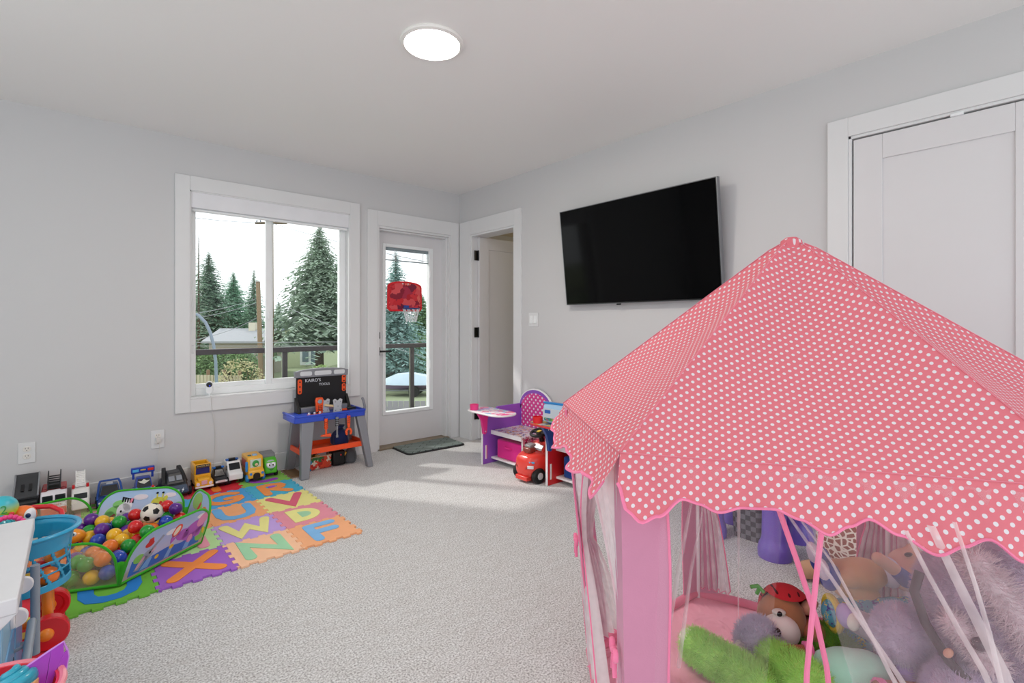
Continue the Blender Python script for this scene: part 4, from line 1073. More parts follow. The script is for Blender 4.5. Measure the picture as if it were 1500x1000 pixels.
# things on the bench
zt = .447
t = thing('toy_phone', 'orange toy cordless phone standing on the blue bench top', 'toy phone', (1.405, 3.85, zt), rz=R(6))
bm = B(); prism(bm, [(-.024, 0), (.024, 0), (.027, .05), (.031, .10), (.024, .122), (-.024, .122), (-.031, .10), (-.027, .05)], -.012, .012, TY @ xf((0, 0, 0), (R(0), 0, 0))); b = obj('handset', bm, orange, t, bevel=.006, seg=3)
bm = B(); ell(bm, (0, -.0125, .092), (.018, .003, .016)); obj('display', bm, M('lcd_grey', '#8fa4ae', .2), b)
bm = B()
for i in range(3):
    for j in range(4): ell(bm, ((i - 1) * .0125, -.0125, .018 + .0135 * j), (.0042, .002, .0042), u=10, v=6)
obj('keypad', bm, blk, b)
bm = B(); cyl(bm, (.012, 0, .12), (.012, 0, .134), .004, n=8); obj('aerial', bm, blk, b)
t = thing('toy_vise', 'grey toy vise plates with a wooden dowel between on the bench top', 'toy vise', (1.495, 3.815, zt))
for x_, y_ in ((-.045, .035), (.032, -.02)):
    bm = B(); prism(bm, [(-.036, 0), (.036, 0), (.029, .045), (.037, .1), (.02, .108), (.0, .092), (-.02, .108), (-.037, .1), (-.029, .045)], -y_ - .006, -y_ + .006, TY @ Matrix.Translation((x_, 0, 0))); pl = obj('vise_plate', bm, M('vise_grey', '#b9bbc0', .4), t, bevel=.003)
    bm = B()
    for hx, hz in ((-.018, .02), (.018, .02), (0, .05), (-.02, .085), (.02, .085)): cyl(bm, (x_ + hx, y_ - .0065, hz), (x_ + hx, y_ - .0075, hz), .004, n=10)
    obj('bolt_hole', bm, M('hole_grey', '#6c6e73', .5), pl)
bm = B(); cyl(bm, (-.05, .03, .058), (.03, -.014, .045), .0095, n=14); obj('wooden_dowel', bm, M('pale_wood', '#dcbf92', .6), t)
bm = B(); box(bm, (-.005, .045, .04), (.03, .03, .02)); obj('pink_block', bm, plastic('#d88a9a'), t, bevel=.003)
t = thing('toy_nut_set', 'row of black capped orange toy nuts at the left front of the bench', 'toy nuts', (1.345, 3.775, zt), rz=R(4))
bm = B(); bx(bm, -.055, .05, -.018, .014, 0, .013); b = obj('nut_tray', bm, orange, t, bevel=.004)
for k in range(5):
    bm = B(); cyl(bm, (-.044 + .021 * k, 0, .012), (-.044 + .021 * k, 0, .026), .008, n=8); obj('nut_cap', bm, blk if k % 2 else M('cap_white', '#d8dade', .4), b, bevel=.001)
t = thing('toy_clamp', 'orange and black toy clamp lying at the right of the bench top', 'toy clamp', (1.625, 3.86, zt), rz=R(-8))
bm = B(); bx(bm, -.05, .02, -.012, .012, 0, .014); obj('jaw', bm, orange, t, bevel=.003)
bm = B(); bx(bm, .0, .07, -.02, .006, .005, .022); obj('handle', bm, blk, t, bevel=.003)
t = thing('toy_saw', 'grey toy saw hooked on the right end of the workbench', 'toy saw', (1.742, 3.79, .42))
bm = B(); stroke(bm, [(0, .0), (.006, .05), (-.004, .095), (-.014, .118)], .010, -.006, .006, TY); obj('saw_handle', bm, silver, t, bevel=.003)
bm = B(); prism(bm, [(-.004, 0), (.006, 0), (.012, -.11), (.004, -.115)], -.003, .003, TY); obj('saw_blade', bm, silver, t)

def bag(bm, c, r, tie=.2, n=20, wob=.08, seed=1):
    rnd = random.Random(seed); ph = [rnd.random() * 6.28 for _ in range(4)]
    prof_ = [(.5, 0), (.92, .06), (1, .25), (.94, .45), (.75, .64), (.42, .76), (.24, .81), (.3, .86), (.5, .95), (.55, 1.0)]
    rings = []
    for q, z in prof_:
        rings.append([V3(c) + V3((r[0] * q * (1 + wob * math.sin(5 * a + ph[0]) + wob * .6 * math.sin(9 * a + ph[1])) * math.cos(a), r[1] * q * (1 + wob * math.sin(5 * a + ph[0])) * math.sin(a), r[2] * z)) for a in [2 * PI * i / n for i in range(n)]])
    loft(bm, rings)
t = thing('drawstring_bag', 'navy blue cloth drawstring bag slumped on the orange shelf tray', 'bag', (1.575, 3.865, .174))
bm = B(); bag(bm, (0, 0, 0), (.075, .07, .16), n=28); obj('sack', bm, navy, t, subsurf=1)
bm = B(); tube(bm, [(.022 * math.cos(a), .02 * math.sin(a), .128) for a in [2 * PI * i / 14 for i in range(14)]], .004, 6, closed=True); obj('drawstring', bm, M('string_dark', '#10142c', .8), t)
t = thing('toy_storage_box', 'colourful printed open toy box under the left of the workbench', 'storage box', (1.425, 3.985, 0), rz=R(3))
def blotch(name, cols, scale, rough=.5):
    if name in _M: return _M[name]
    m = bpy.data.materials.new(name); m.use_nodes = True; nt = m.node_tree; b = nt.nodes['Principled BSDF']
    tc = nt.nodes.new('ShaderNodeTexCoord'); v = nt.nodes.new('ShaderNodeTexVoronoi'); v.inputs['Scale'].default_value = scale
    nz = nt.nodes.new('ShaderNodeTexNoise'); nz.inputs['Scale'].default_value = scale * 1.4
    ad = nt.nodes.new('ShaderNodeVectorMath'); ad.operation = 'MULTIPLY_ADD'; ad.inputs[1].default_value = (.06, .06, .06)
    nt.links.new(tc.outputs['Object'], nz.inputs['Vector']); nt.links.new(nz.outputs['Color'], ad.inputs[0]); nt.links.new(tc.outputs['Object'], ad.inputs[2])
    nt.links.new(ad.outputs[0], v.inputs['Vector'])
    sp = nt.nodes.new('ShaderNodeSeparateColor'); nt.links.new(v.outputs['Color'], sp.inputs[0])
    r = nt.nodes.new('ShaderNodeValToRGB'); r.color_ramp.interpolation = 'CONSTANT'
    for i, c in enumerate(cols):
        if i >= 2: r.color_ramp.elements.new(i / len(cols))
    for i, c in enumerate(cols):
        r.color_ramp.elements[i].position = i / len(cols); r.color_ramp.elements[i].color = lin(c)
    nt.links.new(sp.outputs[0], r.inputs[0]); nt.links.new(r.outputs[0], b.inputs['Base Color']); b.inputs['Roughness'].default_value = rough
    _M[name] = m; return m
bm = B(); W, D, Hh, th = .19, .15, .098, .006
for a in ((-W / 2, W / 2, -D / 2, -D / 2 + th), (-W / 2, W / 2, D / 2 - th, D / 2), (-W / 2, -W / 2 + th, -D / 2, D / 2), (W / 2 - th, W / 2, -D / 2, D / 2)): bx(bm, a[0], a[1], a[2], a[3], 0, Hh)
bx(bm, -W / 2, W / 2, -D / 2, D / 2, 0, .006)
b = obj('printed_box', bm, blotch('box_print', ['#c8281e', '#e84a2a', '#2f7a3a', '#e0b43c', '#2f86b4', '#e8e0cc', '#a81c1c', '#d8502c'], 34), t)
bm = B(); tube(bm, [(-W / 2, -D / 2, Hh), (W / 2, -D / 2, Hh), (W / 2, D / 2, Hh), (-W / 2, D / 2, Hh)], .004, 8, closed=True); obj('box_rim', bm, M('pale_wood'), b)
for nm, lab, c_, p, s_ in (('toy_block', 'yellow wooden toy slab leaning in the printed toy box', '#cfae5a', (-.05, .03, .095), (.08, .016, .08)),
                       ('toy_block', 'white toy block lying on top of the printed toy box', '#dfe0e4', (.04, -.02, .098), (.07, .03, .022)),
                       ('toy_block', 'blue toy block at the right end of the printed toy box', '#2c4ea0', (.07, .03, .098), (.03, .04, .03)),
                       ('toy_block', 'small yellow toy block at the front of the printed toy box', '#e6c22c', (-.005, -.045, .09), (.03, .03, .03))):
    q = Matrix.Rotation(R(3), 4, 'Z') @ V3(p)
    tt = thing(nm, lab, 'toy block', (1.425 + q.x, 3.985 + q.y, q.z - s_[2] / 2), rz=R(12))
    bm = B(); bx(bm, -s_[0] / 2, s_[0] / 2, -s_[1] / 2, s_[1] / 2, 0, s_[2]); b = obj('block', bm, plastic(c_), tt, bevel=.004)
    bm = B(); bx(bm, -s_[0] / 3, s_[0] / 3, -s_[1] / 3, s_[1] / 3, s_[2], s_[2] + .002); obj('block_inlay', bm, plastic('#e9e4d4'), b)
t = thing('tool_case', 'black toy tool case with red dot under the workbench shelf', 'case', (1.583, 3.95, 0))
bm = B(); bx(bm, -.05, .05, -.05, .06, 0, .118); b = obj('case_shell', bm, blk, t, bevel=.014, seg=3)
bm = B(); cyl(bm, (.012, -.05, .085), (.012, -.054, .085), .006, n=12); obj('red_button', bm, plastic('#e8261c'), b)
bm = B(); box(bm, (.052, -.03, .085), (.014, .03, .03), rot=(0, R(30), 0)); obj('yellow_latch', bm, plastic('#e0a028'), b, bevel=.003)
t = thing('grey_pouch', 'grey cloth pouch standing under the right end of the workbench', 'pouch', (1.69, 3.93, 0))
bm = B(); bag(bm, (0, 0, 0), (.05, .05, .155), n=24, seed=4); obj('sack', bm, cloth('#5c5f63'), t, subsurf=1)
bm = B(); tube(bm, [(.017 * math.cos(a), .014 * math.sin(a), .124) for a in [2 * PI * i / 12 for i in range(12)]], .003, 6, closed=True); obj('drawstring', bm, M('string_dark'), t)

# ------------------------------------------------------------------ chair desks
def dots_mat(name, base, dot, pitch, rad, rough=.5, through=0):
    """staggered polka dots printed on a surface, laid out in metres through its UV map"""
    if name in _M: return _M[name]
    m = bpy.data.materials.new(name); m.use_nodes = True; nt = m.node_tree; b = nt.nodes['Principled BSDF']
    uv = nt.nodes.new('ShaderNodeUVMap'); outs = []
    for off in ((0, 0), (.5, .5)):
        mp = nt.nodes.new('ShaderNodeVectorMath'); mp.operation = 'DIVIDE'; mp.inputs[1].default_value = (pitch[0], pitch[1], 1); nt.links.new(uv.outputs[0], mp.inputs[0])
        ad = nt.nodes.new('ShaderNodeVectorMath'); ad.operation = 'ADD'; ad.inputs[1].default_value = (off[0] + 50, off[1] + 50, 0); nt.links.new(mp.outputs[0], ad.inputs[0])
        fr = nt.nodes.new('ShaderNodeVectorMath'); fr.operation = 'FRACTION'; nt.links.new(ad.outputs[0], fr.inputs[0])
        sb = nt.nodes.new('ShaderNodeVectorMath'); sb.operation = 'SUBTRACT'; sb.inputs[1].default_value = (.5, .5, 0); nt.links.new(fr.outputs[0], sb.inputs[0])
        ml = nt.nodes.new('ShaderNodeVectorMath'); ml.operation = 'MULTIPLY'; ml.inputs[1].default_value = (pitch[0], pitch[1], 0); nt.links.new(sb.outputs[0], ml.inputs[0])
        ln = nt.nodes.new('ShaderNodeVectorMath'); ln.operation = 'LENGTH'; nt.links.new(ml.outputs[0], ln.inputs[0])
        mr = nt.nodes.new('ShaderNodeMapRange'); mr.inputs['From Min'].default_value = rad * 1.06; mr.inputs['From Max'].default_value = rad * .94
        nt.links.new(ln.outputs['Value'], mr.inputs['Value']); outs.append(mr.outputs[0])
    mxm = nt.nodes.new('ShaderNodeMath'); mxm.operation = 'MAXIMUM'; nt.links.new(outs[0], mxm.inputs[0]); nt.links.new(outs[1], mxm.inputs[1])
    mx = nt.nodes.new('ShaderNodeMix'); mx.data_type = 'RGBA'; mx.inputs['A'].default_value = lin(base); mx.inputs['B'].default_value = lin(dot)
    nt.links.new(mxm.outputs[0], mx.inputs['Factor']); nt.links.new(mx.outputs['Result'], b.inputs['Base Color'])
    b.inputs['Roughness'].default_value = rough; b.inputs['Specular IOR Level'].default_value = .25
    if through:
        tl = nt.nodes.new('ShaderNodeBsdfTranslucent'); nt.links.new(mx.outputs['Result'], tl.inputs['Color'])
        ms = nt.nodes.new('ShaderNodeMixShader'); ms.inputs[0].default_value = through
        nt.links.new(b.outputs[0], ms.inputs[1]); nt.links.new(tl.outputs[0], ms.inputs[2]); nt.links.new(ms.outputs[0], nt.nodes['Material Output'].inputs['Surface'])
    _M[name] = m; return m
def uvflat(bm, ax, ay):
    uv = bm.loops.layers.uv.verify()
    for f in bm.faces:
        for l in f.loops: l[uv].uv = (l.vert.co[ax], l.vert.co[ay])
edge = M('white_edge', '#f0eef0', .4)
def chair_desk(x, y, label, c_panel, c_br, c_cup, c_bin, tablem, seatm, backm, sidec, tedge):
    t = thing('chair_desk', label, 'chair desk', (x, y, 0))
    L = .43
    bm = B(); out = [(0, 0), (L, 0), (L, .452), (.16, .452), (.13, .432), (0, .412)]
    prism(bm, out, -.009, .009, TY); p = obj('side_panel', bm, plastic(c_panel, .4), t, bevel=.002)
    bm = B(); bx(bm, -.004, .0, -.009, .009, 0, .412); obj('panel_edge', bm, edge, p)
    bm = B(); bx(bm, .022, .036, -.0105, -.009, .04, .15); obj('sticker', bm, edge, p)
    bm = B(); bx(bm, .036, .042, -.0105, -.009, .04, .15); obj('sticker_stripe', bm, plastic('#e0702c'), p)
    bm = B(); bx(bm, .09, L - .02, -.375, -.009, .248, .266); s = obj('seat', bm, seatm, t, bevel=.004)
    bm = B(); bx(bm, .082, .09, -.378, -.009, .236, .268); obj('seat_edge', bm, edge, s)
    bm = B(); bx(bm, .10, L - .02, -.38, -.364, 0, .248); n = obj('side_panel', bm, sidec, t)
    bm = B(); bx(bm, .096, .10, -.38, -.364, 0, .248); obj('panel_edge', bm, edge, n)
    bm = B(); bx(bm, .085, L - .02, -.364, -.009, .035, .05); obj('shelf_board', bm, edge, t, bevel=.002)
    bm = B(); bx(bm, .105, .36, -.35, -.06, .052, .20); bn = obj('storage_bin', bm, cloth(c_bin), t, bevel=.01, seg=2)
    bm = B(); tube(bm, [(.105, -.24, .15), (.095, -.235, .148), (.095, -.17, .148), (.105, -.165, .15)], .007, 8); obj('bin_handle', bm, cloth(c_bin), bn)
    # backrest with rounded head
    bm = B(); yc, w = -.19, .2
    out = [(yc - w, .02), (yc + w - .005, .02), (yc + w - .005, .44)] + arc(yc, .43, w - .005, .155, 0, 180, 18) + [(yc - w, .42)]
    prism(bm, out, L - .020, L - .004, TX); bk = obj('backrest', bm, plastic(c_panel, .4), t, bevel=.002)
    bm = B(); ih = [(yc - w * .86, .27), (yc + w * .84, .27), (yc + w * .84, .44)] + arc(yc, .43, w * .85, .125, 0, 180, 16)
    prism(bm, ih, L - .0215, L - .0198, TX)
    uvflat(bm, 1, 2); obj('printed_back', bm, backm, bk)
    bm = B(); tube(bm, [(L - .012, a, b_) for a, b_ in out], .0095, 6, closed=True); obj('back_edge', bm, edge, bk)
    # table top in front of the seat
    T = xf((.015, -.10, 0))
    bm = B(); prism(bm, rrect(.235, .47, .112, n=8), .428, .442, T); tp = obj('table_top', bm, tedge, t, bevel=.005)
    bm = B(); prism(bm, rrect(.215, .45, .102, n=8), .442, .4435, T); obj('table_print', bm, tablem, tp)
    bm = B(); lathe(bm, [(.028, .443), (.034, .444), (.036, .487), (.033, .488), (.031, .452), (.002, .45)], 24, xf((-.055, .035, 0))); obj('cup_holder', bm, plastic(c_cup), t)
    bm = B(); prism(bm, [(-.075, .428), (.05, .428), (.03, .36), (.024, .262), (.008, .245), (-.012, .25), (-.016, .29), (-.03, .36)], .010, .034, TY); br = obj('table_bracket', bm, plastic(c_br), t, bevel=.003)
    bm = B()
    for a, b_ in ((-.02, .40), (.018, .40), (.006, .27)): cyl(bm, (a, -.034, b_), (a, -.036, b_), .005, n=10)
    obj('screw', bm, chrome, br)
    return t
pinkprint = blotch('desk_print_pink', ['#f3e6ee', '#f0a0c0', '#f6d8e6', '#c9b8ea', '#ef5f9c', '#fbeef4', '#9ac4ea', '#f6cfe0'], 22)
seatprint = blotch('seat_print', ['#ece6ee', '#ece6ee', '#ece6ee', '#c0508c', '#ece6ee', '#4a58a8', '#ece6ee', '#e6b848'], 55)
chair_desk(2.468, 3.174, 'purple and pink wooden chair desk with pink cup holder against the right wall', '#9557c4', '#ea2f8e', '#f4418c', '#e02a8c', pinkprint, seatprint,
           dots_mat('back_dots', '#e04a98', '#f2e4f0', (.05, .05), .009), blotch('side_print', ['#d83a78', '#c02a66', '#f0c0d4', '#5a1c38'], 60), edge)
yelprint = blotch('desk_print_yellow', ['#d8b256', '#e3c983', '#3a78b8', '#d9a94a', '#c9d4d8', '#7a92a0', '#e4bc60', '#cfb27a'], 20)
chair_desk(2.481, 2.453, 'red and blue chair desk with red cup, half hidden by the pink tent', '#d21d22', '#20468e', '#e8202c', '#20468e', yelprint, plastic('#2456a8'),
           dots_mat('back_dots_blue', '#2a66b8', '#d8e4f0', (.06, .06), .008), plastic('#d21d22'), plastic('#d8282a'))

# toy block bag standing on the red desk
t = thing('zipper_bag', 'blue and clear zipper bag of toys standing on the red chair desk', 'bag', (2.50, 2.335, .444), rz=R(8))
bm = B()
rings = []
for z, wx, wy in ((0, .045, .125), (.03, .055, .135), (.09, .05, .14), (.125, .03, .142), (.135, .012, .143)):
    rings.append([(a * wx / 1, b_ * wy, z) for a, b_ in [(math.copysign(abs(math.cos(q)) ** .5, math.cos(q)), math.copysign(abs(math.sin(q)) ** .6, math.sin(q))) for q in [2 * PI * i / 24 for i in range(24)]]])
loft(bm, rings); b = obj('bag_body', bm, M('clear_blue_vinyl', '#a9cdea', .15, coat=.4), t, subsurf=1)
bm = B(); box(bm, (-.002, 0, .140), (.024, .29, .014)); obj('zipper_strip', bm, plastic('#2a86cc'), b, bevel=.004)
bm = B(); prism(bm, rrect(.17, .085, .01, cx=-.03, cy=.066), .050, .0545, Matrix(((0, 0, -1, 0), (-1, 0, 0, 0), (0, 1, 0, 0), (0, 0, 0, 1)))); lb = obj('printed_card', bm, M('card_grey', '#c9d2dc', .4), b)
bm = B(); prism(bm, rrect(.05, .024, .004, cx=-.075, cy=.088), .0545, .0555, Matrix(((0, 0, -1, 0), (-1, 0, 0, 0), (0, 1, 0, 0), (0, 0, 0, 1)))); obj('blue_logo', bm, plastic('#2f66b8'), lb)
bm = B()
prism(bm, [(.035 + .014 * math.cos(q), .085 + .016 * math.sin(q)) for q in [2 * PI * i / 16 for i in range(16)]], .0545, .0555, Matrix(((0, 0, -1, 0), (-1, 0, 0, 0), (0, 1, 0, 0), (0, 0, 0, 1))))
prism(bm, rrect(.05, .03, .01, cx=.035, cy=.05), .0545, .0555, Matrix(((0, 0, -1, 0), (-1, 0, 0, 0), (0, 1, 0, 0), (0, 0, 0, 1)))); obj('child_photo', bm, plastic('#4a2a22'), lb)
bm = B(); prism(bm, rrect(.15, .02, .008, cx=-.03, cy=.036), .0545, .0557, Matrix(((0, 0, -1, 0), (-1, 0, 0, 0), (0, 1, 0, 0), (0, 0, 0, 1)))); obj('block_photo', bm, blotch('brick_print', ['#c83a2c', '#2f70b8', '#e0c040', '#3a9a4a'], 60), lb)

# ride-on car between the two desks, nose to the window
t = thing('ride_on_car', 'red plastic ride-on toy car parked between the two chair desks', 'ride-on car', (2.60, 2.625, 0))
redp = M('ride_on_red', '#e2453c', .25, coat=.3)
bm = B()
secs = [(-.205, .045, .055, .16), (-.19, .085, .04, .19), (-.14, .105, .035, .205), (-.06, .11, .04, .215), (.03, .108, .045, .21), (.12, .105, .05, .215), (.2, .095, .06, .21), (.225, .06, .08, .19)]
rings = []
for x_, hw, za, zb in secs:
    P = rrect(2 * hw, zb - za, min(.05, hw * .6), n=4, cy=(za + zb) / 2)
    rings.append([(x_, a, b_) for a, b_ in P])
loft(bm, rings); b = obj('car_shell', bm, redp, t, subsurf=1)
bm = B(); loft(bm, [[(-.08, -.085, .2), (-.08, .085, .2), (.06, .085, .2), (.06, -.085, .2)], [(-.028, -.07, .262), (-.028, .07, .262), (.03, .07, .268), (.03, -.07, .268)]]); cw_ = obj('cowl', bm, redp, t, bevel=.012, seg=3)
bm = B(); box(bm, (-.0585, 0, .232), (.006, .135, .045), rot=(0, R(40), 0)); obj('windscreen', bm, M('ride_on_white', '#e9ebee', .3), cw_, bevel=.004)
bm = B(); box(bm, (-.125, .0, .222), (.07, .075, .04)); sc_ = obj('engine_block', bm, plastic('#8a3f34'), t, bevel=.012)
bm = B(); box(bm, (-.118, 0, .252), (.06, .06, .02), rot=(0, R(-8), 0)); obj('air_scoop', bm, plastic('#8f8c8c'), sc_, bevel=.005)
bm = B(); stroke(bm, [(-.06, .0), (-.03, -.012), (.03, -.012), (.06, 0)], .007, .0, .004, Matrix(((0, 0, -1, -.198), (-1, 0, 0, 0), (0, 1, 0, .115), (0, 0, 0, 1)))); obj('grille_line', bm, M('ride_on_dark', '#a52a26', .3), b)
bm = B(); box(bm, (-.185, -.075, .12), (.02, .045, .022), rot=(0, 0, R(40))); obj('side_badge', bm, plastic('#e6e8ec'), b, bevel=.003)
bm = B(); box(bm, (-.176, -.078, .152), (.012, .04, .014), rot=(0, 0, R(40))); obj('blue_flash', bm, plastic('#5aa6d4'), b, bevel=.003)
bm = B(); bx(bm, -.21, -.16, -.06, .06, .018, .05); obj('front_lip', bm, redp, b, bevel=.006)
bm = B(); cyl(bm, (.005, 0, .26), (-.015, 0, .325), .02, .018, n=16); obj('steering_column', bm, blk, t)
bm = B(); T = xf((-.018, 0, .332), (0, R(-14), 0)); tube(bm, [T @ V3((.068 * math.cos(a), .068 * math.sin(a), 0)) for a in [2 * PI * i / 28 for i in range(28)]], .0115, 10, closed=True)
lathe(bm, [(.03, -.012), (.032, .006), (.002, .01)], 18, T); box(bm, (0, 0, 0), (.03, .125, .012), mat=T); sw = obj('steering_wheel', bm, blk, t)
bm = B(); box(bm, (-.005, 0, .012), (.03, .028, .006), mat=T); obj('horn_button', bm, plastic('#e8c63a'), sw, bevel=.002)
for x_ in (-.13, .15):
    for s in (-1, 1):
        bm = B(); lathe(bm, [(.03, -.02), (.05, -.02), (.055, -.012), (.055, .012), (.05, .02), (.03, .02)], 22, xf((x_, s * .098, .055), (PI / 2, 0, 0))); wl = obj('wheel', bm, rubber, t)
        bm = B(); cyl(bm, (x_, s * .1, .055), (x_, s * .122, .055), .03, .024, n=16); obj('hub', bm, plastic('#c8cacc'), wl)
bm = B(); loft(bm, [[(.1, -.08, .205), (.1, .08, .205), (.21, .08, .2), (.21, -.08, .2)], [(.18, -.07, .27), (.18, .07, .27), (.215, .07, .27), (.215, -.07, .27)]]); obj('seat_back', bm, redp, t, bevel=.01)
# ------------------------------------------------------------------ pink play tent
EZ = .87
EV = [V3((1.235, 1.141, EZ)), V3((.850, .627, EZ)), V3((1.253, -.037, EZ)), V3((1.86, -.14, EZ)), V3((2.20, .44, EZ)), V3((1.95, 1.06, EZ))]
BV = [V3((1.325, 1.10, 0)), V3((.868, .622, 0)), V3((1.262, -.02, 0)), V3((1.845, -.12, 0)), V3((2.17, .44, 0)), V3((1.945, 1.045, 0))]
APEX = V3((1.49, .522, 1.385)); CEN = V3((1.49, .522, 0))
canopym = dots_mat('polka_canopy', '#f08794', '#f4f2f7', (.0237, .0203), .0036, rough=.7, through=.3)
seamc = cloth('#e08090', .1); pinkc = cloth('#cc8aa6', .12); pinkd = cloth('#e57f9c', .12); pinkp = cloth('#f585ab', .1)
tulle = sheer_mat('white_tulle', '#fdf9fa', .85); gauze = sheer_mat('thin_tulle', '#f4e8ec', .17); strandm = sheer_mat('tulle_fold', '#f7f0f2', .62)
t = thing('play_tent', 'pink polka dot play tent with white tulle curtains in the right foreground', 'play tent', (0, 0, 0))
def vlen(u, k):
    if k == 1:      # measured hem of the side facing the room
        T = [(0, .055), (.03, .10), (.065, .118), (.105, .105), (.159, .073), (.2, .08), (.241, .088), (.30, .078), (.365, .072), (.42, .086), (.476, .103), (.52, .09), (.56, .075), (.615, .095), (.673, .115), (.725, .1), (.773, .085), (.82, .11), (.857, .127), (.92, .1), (.96, .11), (1, .06)]
        for (a, x), (b, y) in zip(T, T[1:]):
            if a <= u <= b:
                q = (u - a) / (b - a); q = q * q * (3 - 2 * q); return x + (y - x) * q
    s = (.096 + .014 * math.sin(2 * PI * 2.6 * u - 2.2)) if k == 0 else (.096 + .020 * math.sin(2 * PI * 4.0 * u + k))
    return s * min(1, .55 + u * 9, .55 + (1 - u) * 9)
def roofpt(k, u, v):
    e = EV[k].lerp(EV[(k + 1) % 6], u); p = APEX.lerp(e, v)
    sag = .035 * math.sin(PI * v) * math.sin(PI * u)
    p.z -= sag
    if v < .08: p.z -= .012 * (1 - v / .08)
    p.z += .006 * math.sin(u * 19 + k) * v * (1 - v) * math.sin(PI * u)
    return p
for k in range(6):
    L = (EV[(k + 1) % 6] - EV[k]).length; mid = (EV[k] + EV[(k + 1) % 6]) / 2; S = (mid - APEX).length
    bm = B(); sheet(bm, lambda u, v: roofpt(k, u, v), 20, 28, uvfn=lambda u, v: ((u - .5) * L * v, -v * S + .0007))
    o = obj('roof_panel', bm, canopym, t, smooth=60, recalc=False)
    bm = B(); tube(bm, [roofpt(k, 0, v / 24) + V3((0, 0, .0015)) for v in range(1, 25)], .0015, 6); obj('ridge_seam', bm, seamc, o)
    out = (mid - V3((CEN.x, CEN.y, EZ))).normalized(); e = (EV[(k + 1) % 6] - EV[k]).normalized()
    rip = (.005 if k == 0 else .0035)
    def vp(u, v):
        l = vlen(u, k) * v
        p = EV[k].lerp(EV[(k + 1) % 6], u)
        fl_ = .05 * v ** 1.3 * vlen(u, k) / .1
        return p + out * (fl_ + rip * v * math.sin(u * (34 if k == 0 else 17) + k) + .004 * v * math.sin(u * 57)) + V3((0, 0, -l))
    bm = B(); sheet(bm, vp, 90, 10, uvfn=lambda u, v: ((u - .5) * L, -S - v * vlen(u, k) * 1.08))
    vl = obj('valance', bm, canopym, t, smooth=60, recalc=False)
    bm = B(); tube(bm, [vp(i / 120, 1) for i in range(121)], .0042, 6, flat=.6); obj('hem_piping', bm, pinkp, vl)
    bm = B(); tube(bm, [EV[k].lerp(EV[(k + 1) % 6], i / 20) + out * .002 for i in range(21)], .0013, 6); obj('eave_seam', bm, seamc, vl)
bm = B(); lathe(bm, [(.03, -.03), (.026, -.008), (.014, .001), (.001, .003)], 20, Matrix.Translation(APEX - V3((0, 0, .010))))
uvflat(bm, 0, 1); obj('peak_cap', bm, canopym, t)
for v_ in ():
    pass
# corner sleeves with the poles inside
for k in range(6):
    e1 = (BV[(k + 1) % 6] - BV[k]).normalized(); e0 = (BV[k - 1] - BV[k]).normalized()
    w1 = .092
    rings = []
    for i in range(13):
        q = i / 12; z = .004 + (EZ - .012) * q; c = BV[k].lerp(EV[k], q); c.z = 0
        inn = (CEN - c); inn.z = 0; inn = inn.normalized() * .005
        wob = .004 * math.sin(3 * q * PI + k)
        a, b_ = c + e0 * (w1 * .9 + wob), c + e1 * (w1 + wob)
        rings.append([V3((p.x, p.y, z)) for p in (a, c + (e0 + e1) * .001, b_, b_ + inn, c + inn * 3, a + inn)])
    bm = B(); loft(bm, rings); sl_ = obj('pole_sleeve', bm, pinkc, t, smooth=30)
    bm = B(); tube(bm, [rings[i][2] for i in range(13)], .0028, 6); obj('sleeve_piping', bm, pinkp, sl_)
    bm = B(); cyl(bm, BV[k].lerp(CEN, .022) + V3((0, 0, .004)), EV[k].lerp(V3((CEN.x, CEN.y, EZ)), .03) - V3((0, 0, .006)), .008, n=10); obj('pole', bm, vinyl, t)
# floor cloth and base tube
def floor_mat():
    m = bpy.data.materials.new('tent_floor'); m.use_nodes = True; nt = m.node_tree; b = nt.nodes['Principled BSDF']
    b.inputs['Base Color'].default_value = lin('#f6b2c6'); b.inputs['Roughness'].default_value = .6
    tc = nt.nodes.new('ShaderNodeTexCoord'); v = nt.nodes.new('ShaderNodeTexVoronoi'); v.inputs['Scale'].default_value = 7; v.feature = 'SMOOTH_F1'
    nz = nt.nodes.new('ShaderNodeTexNoise'); nz.inputs['Scale'].default_value = 9; nz.inputs['Distortion'].default_value = 1.4
    nt.links.new(tc.outputs['Object'], nz.inputs['Vector']); nt.links.new(tc.outputs['Object'], v.inputs['Vector'])
    ad = nt.nodes.new('ShaderNodeMath'); ad.operation = 'ADD'; nt.links.new(v.outputs['Distance'], ad.inputs[0]); nt.links.new(nz.outputs['Fac'], ad.inputs[1])
    bp = nt.nodes.new('ShaderNodeBump'); bp.inputs['Strength'].default_value = .8; bp.inputs['Distance'].default_value = .02
    nt.links.new(ad.outputs[0], bp.inputs['Height']); nt.links.new(bp.outputs[0], b.inputs['Normal']); return m
bm = B(); prism(bm, [(p.x, p.y) for p in BV], .002, .006); obj('floor_cloth', bm, floor_mat(), t, smooth=0)
for k in range(6):
    a, b_ = BV[k] + V3((0, 0, .018)), BV[(k + 1) % 6] + V3((0, 0, .018))
    bm = B(); tube(bm, [a.lerp(b_, i / 14) + V3((0, 0, .002 * math.sin(i * 1.3))) for i in range(15)], .0165, 10); obj('base_tube', bm, pinkd, t)

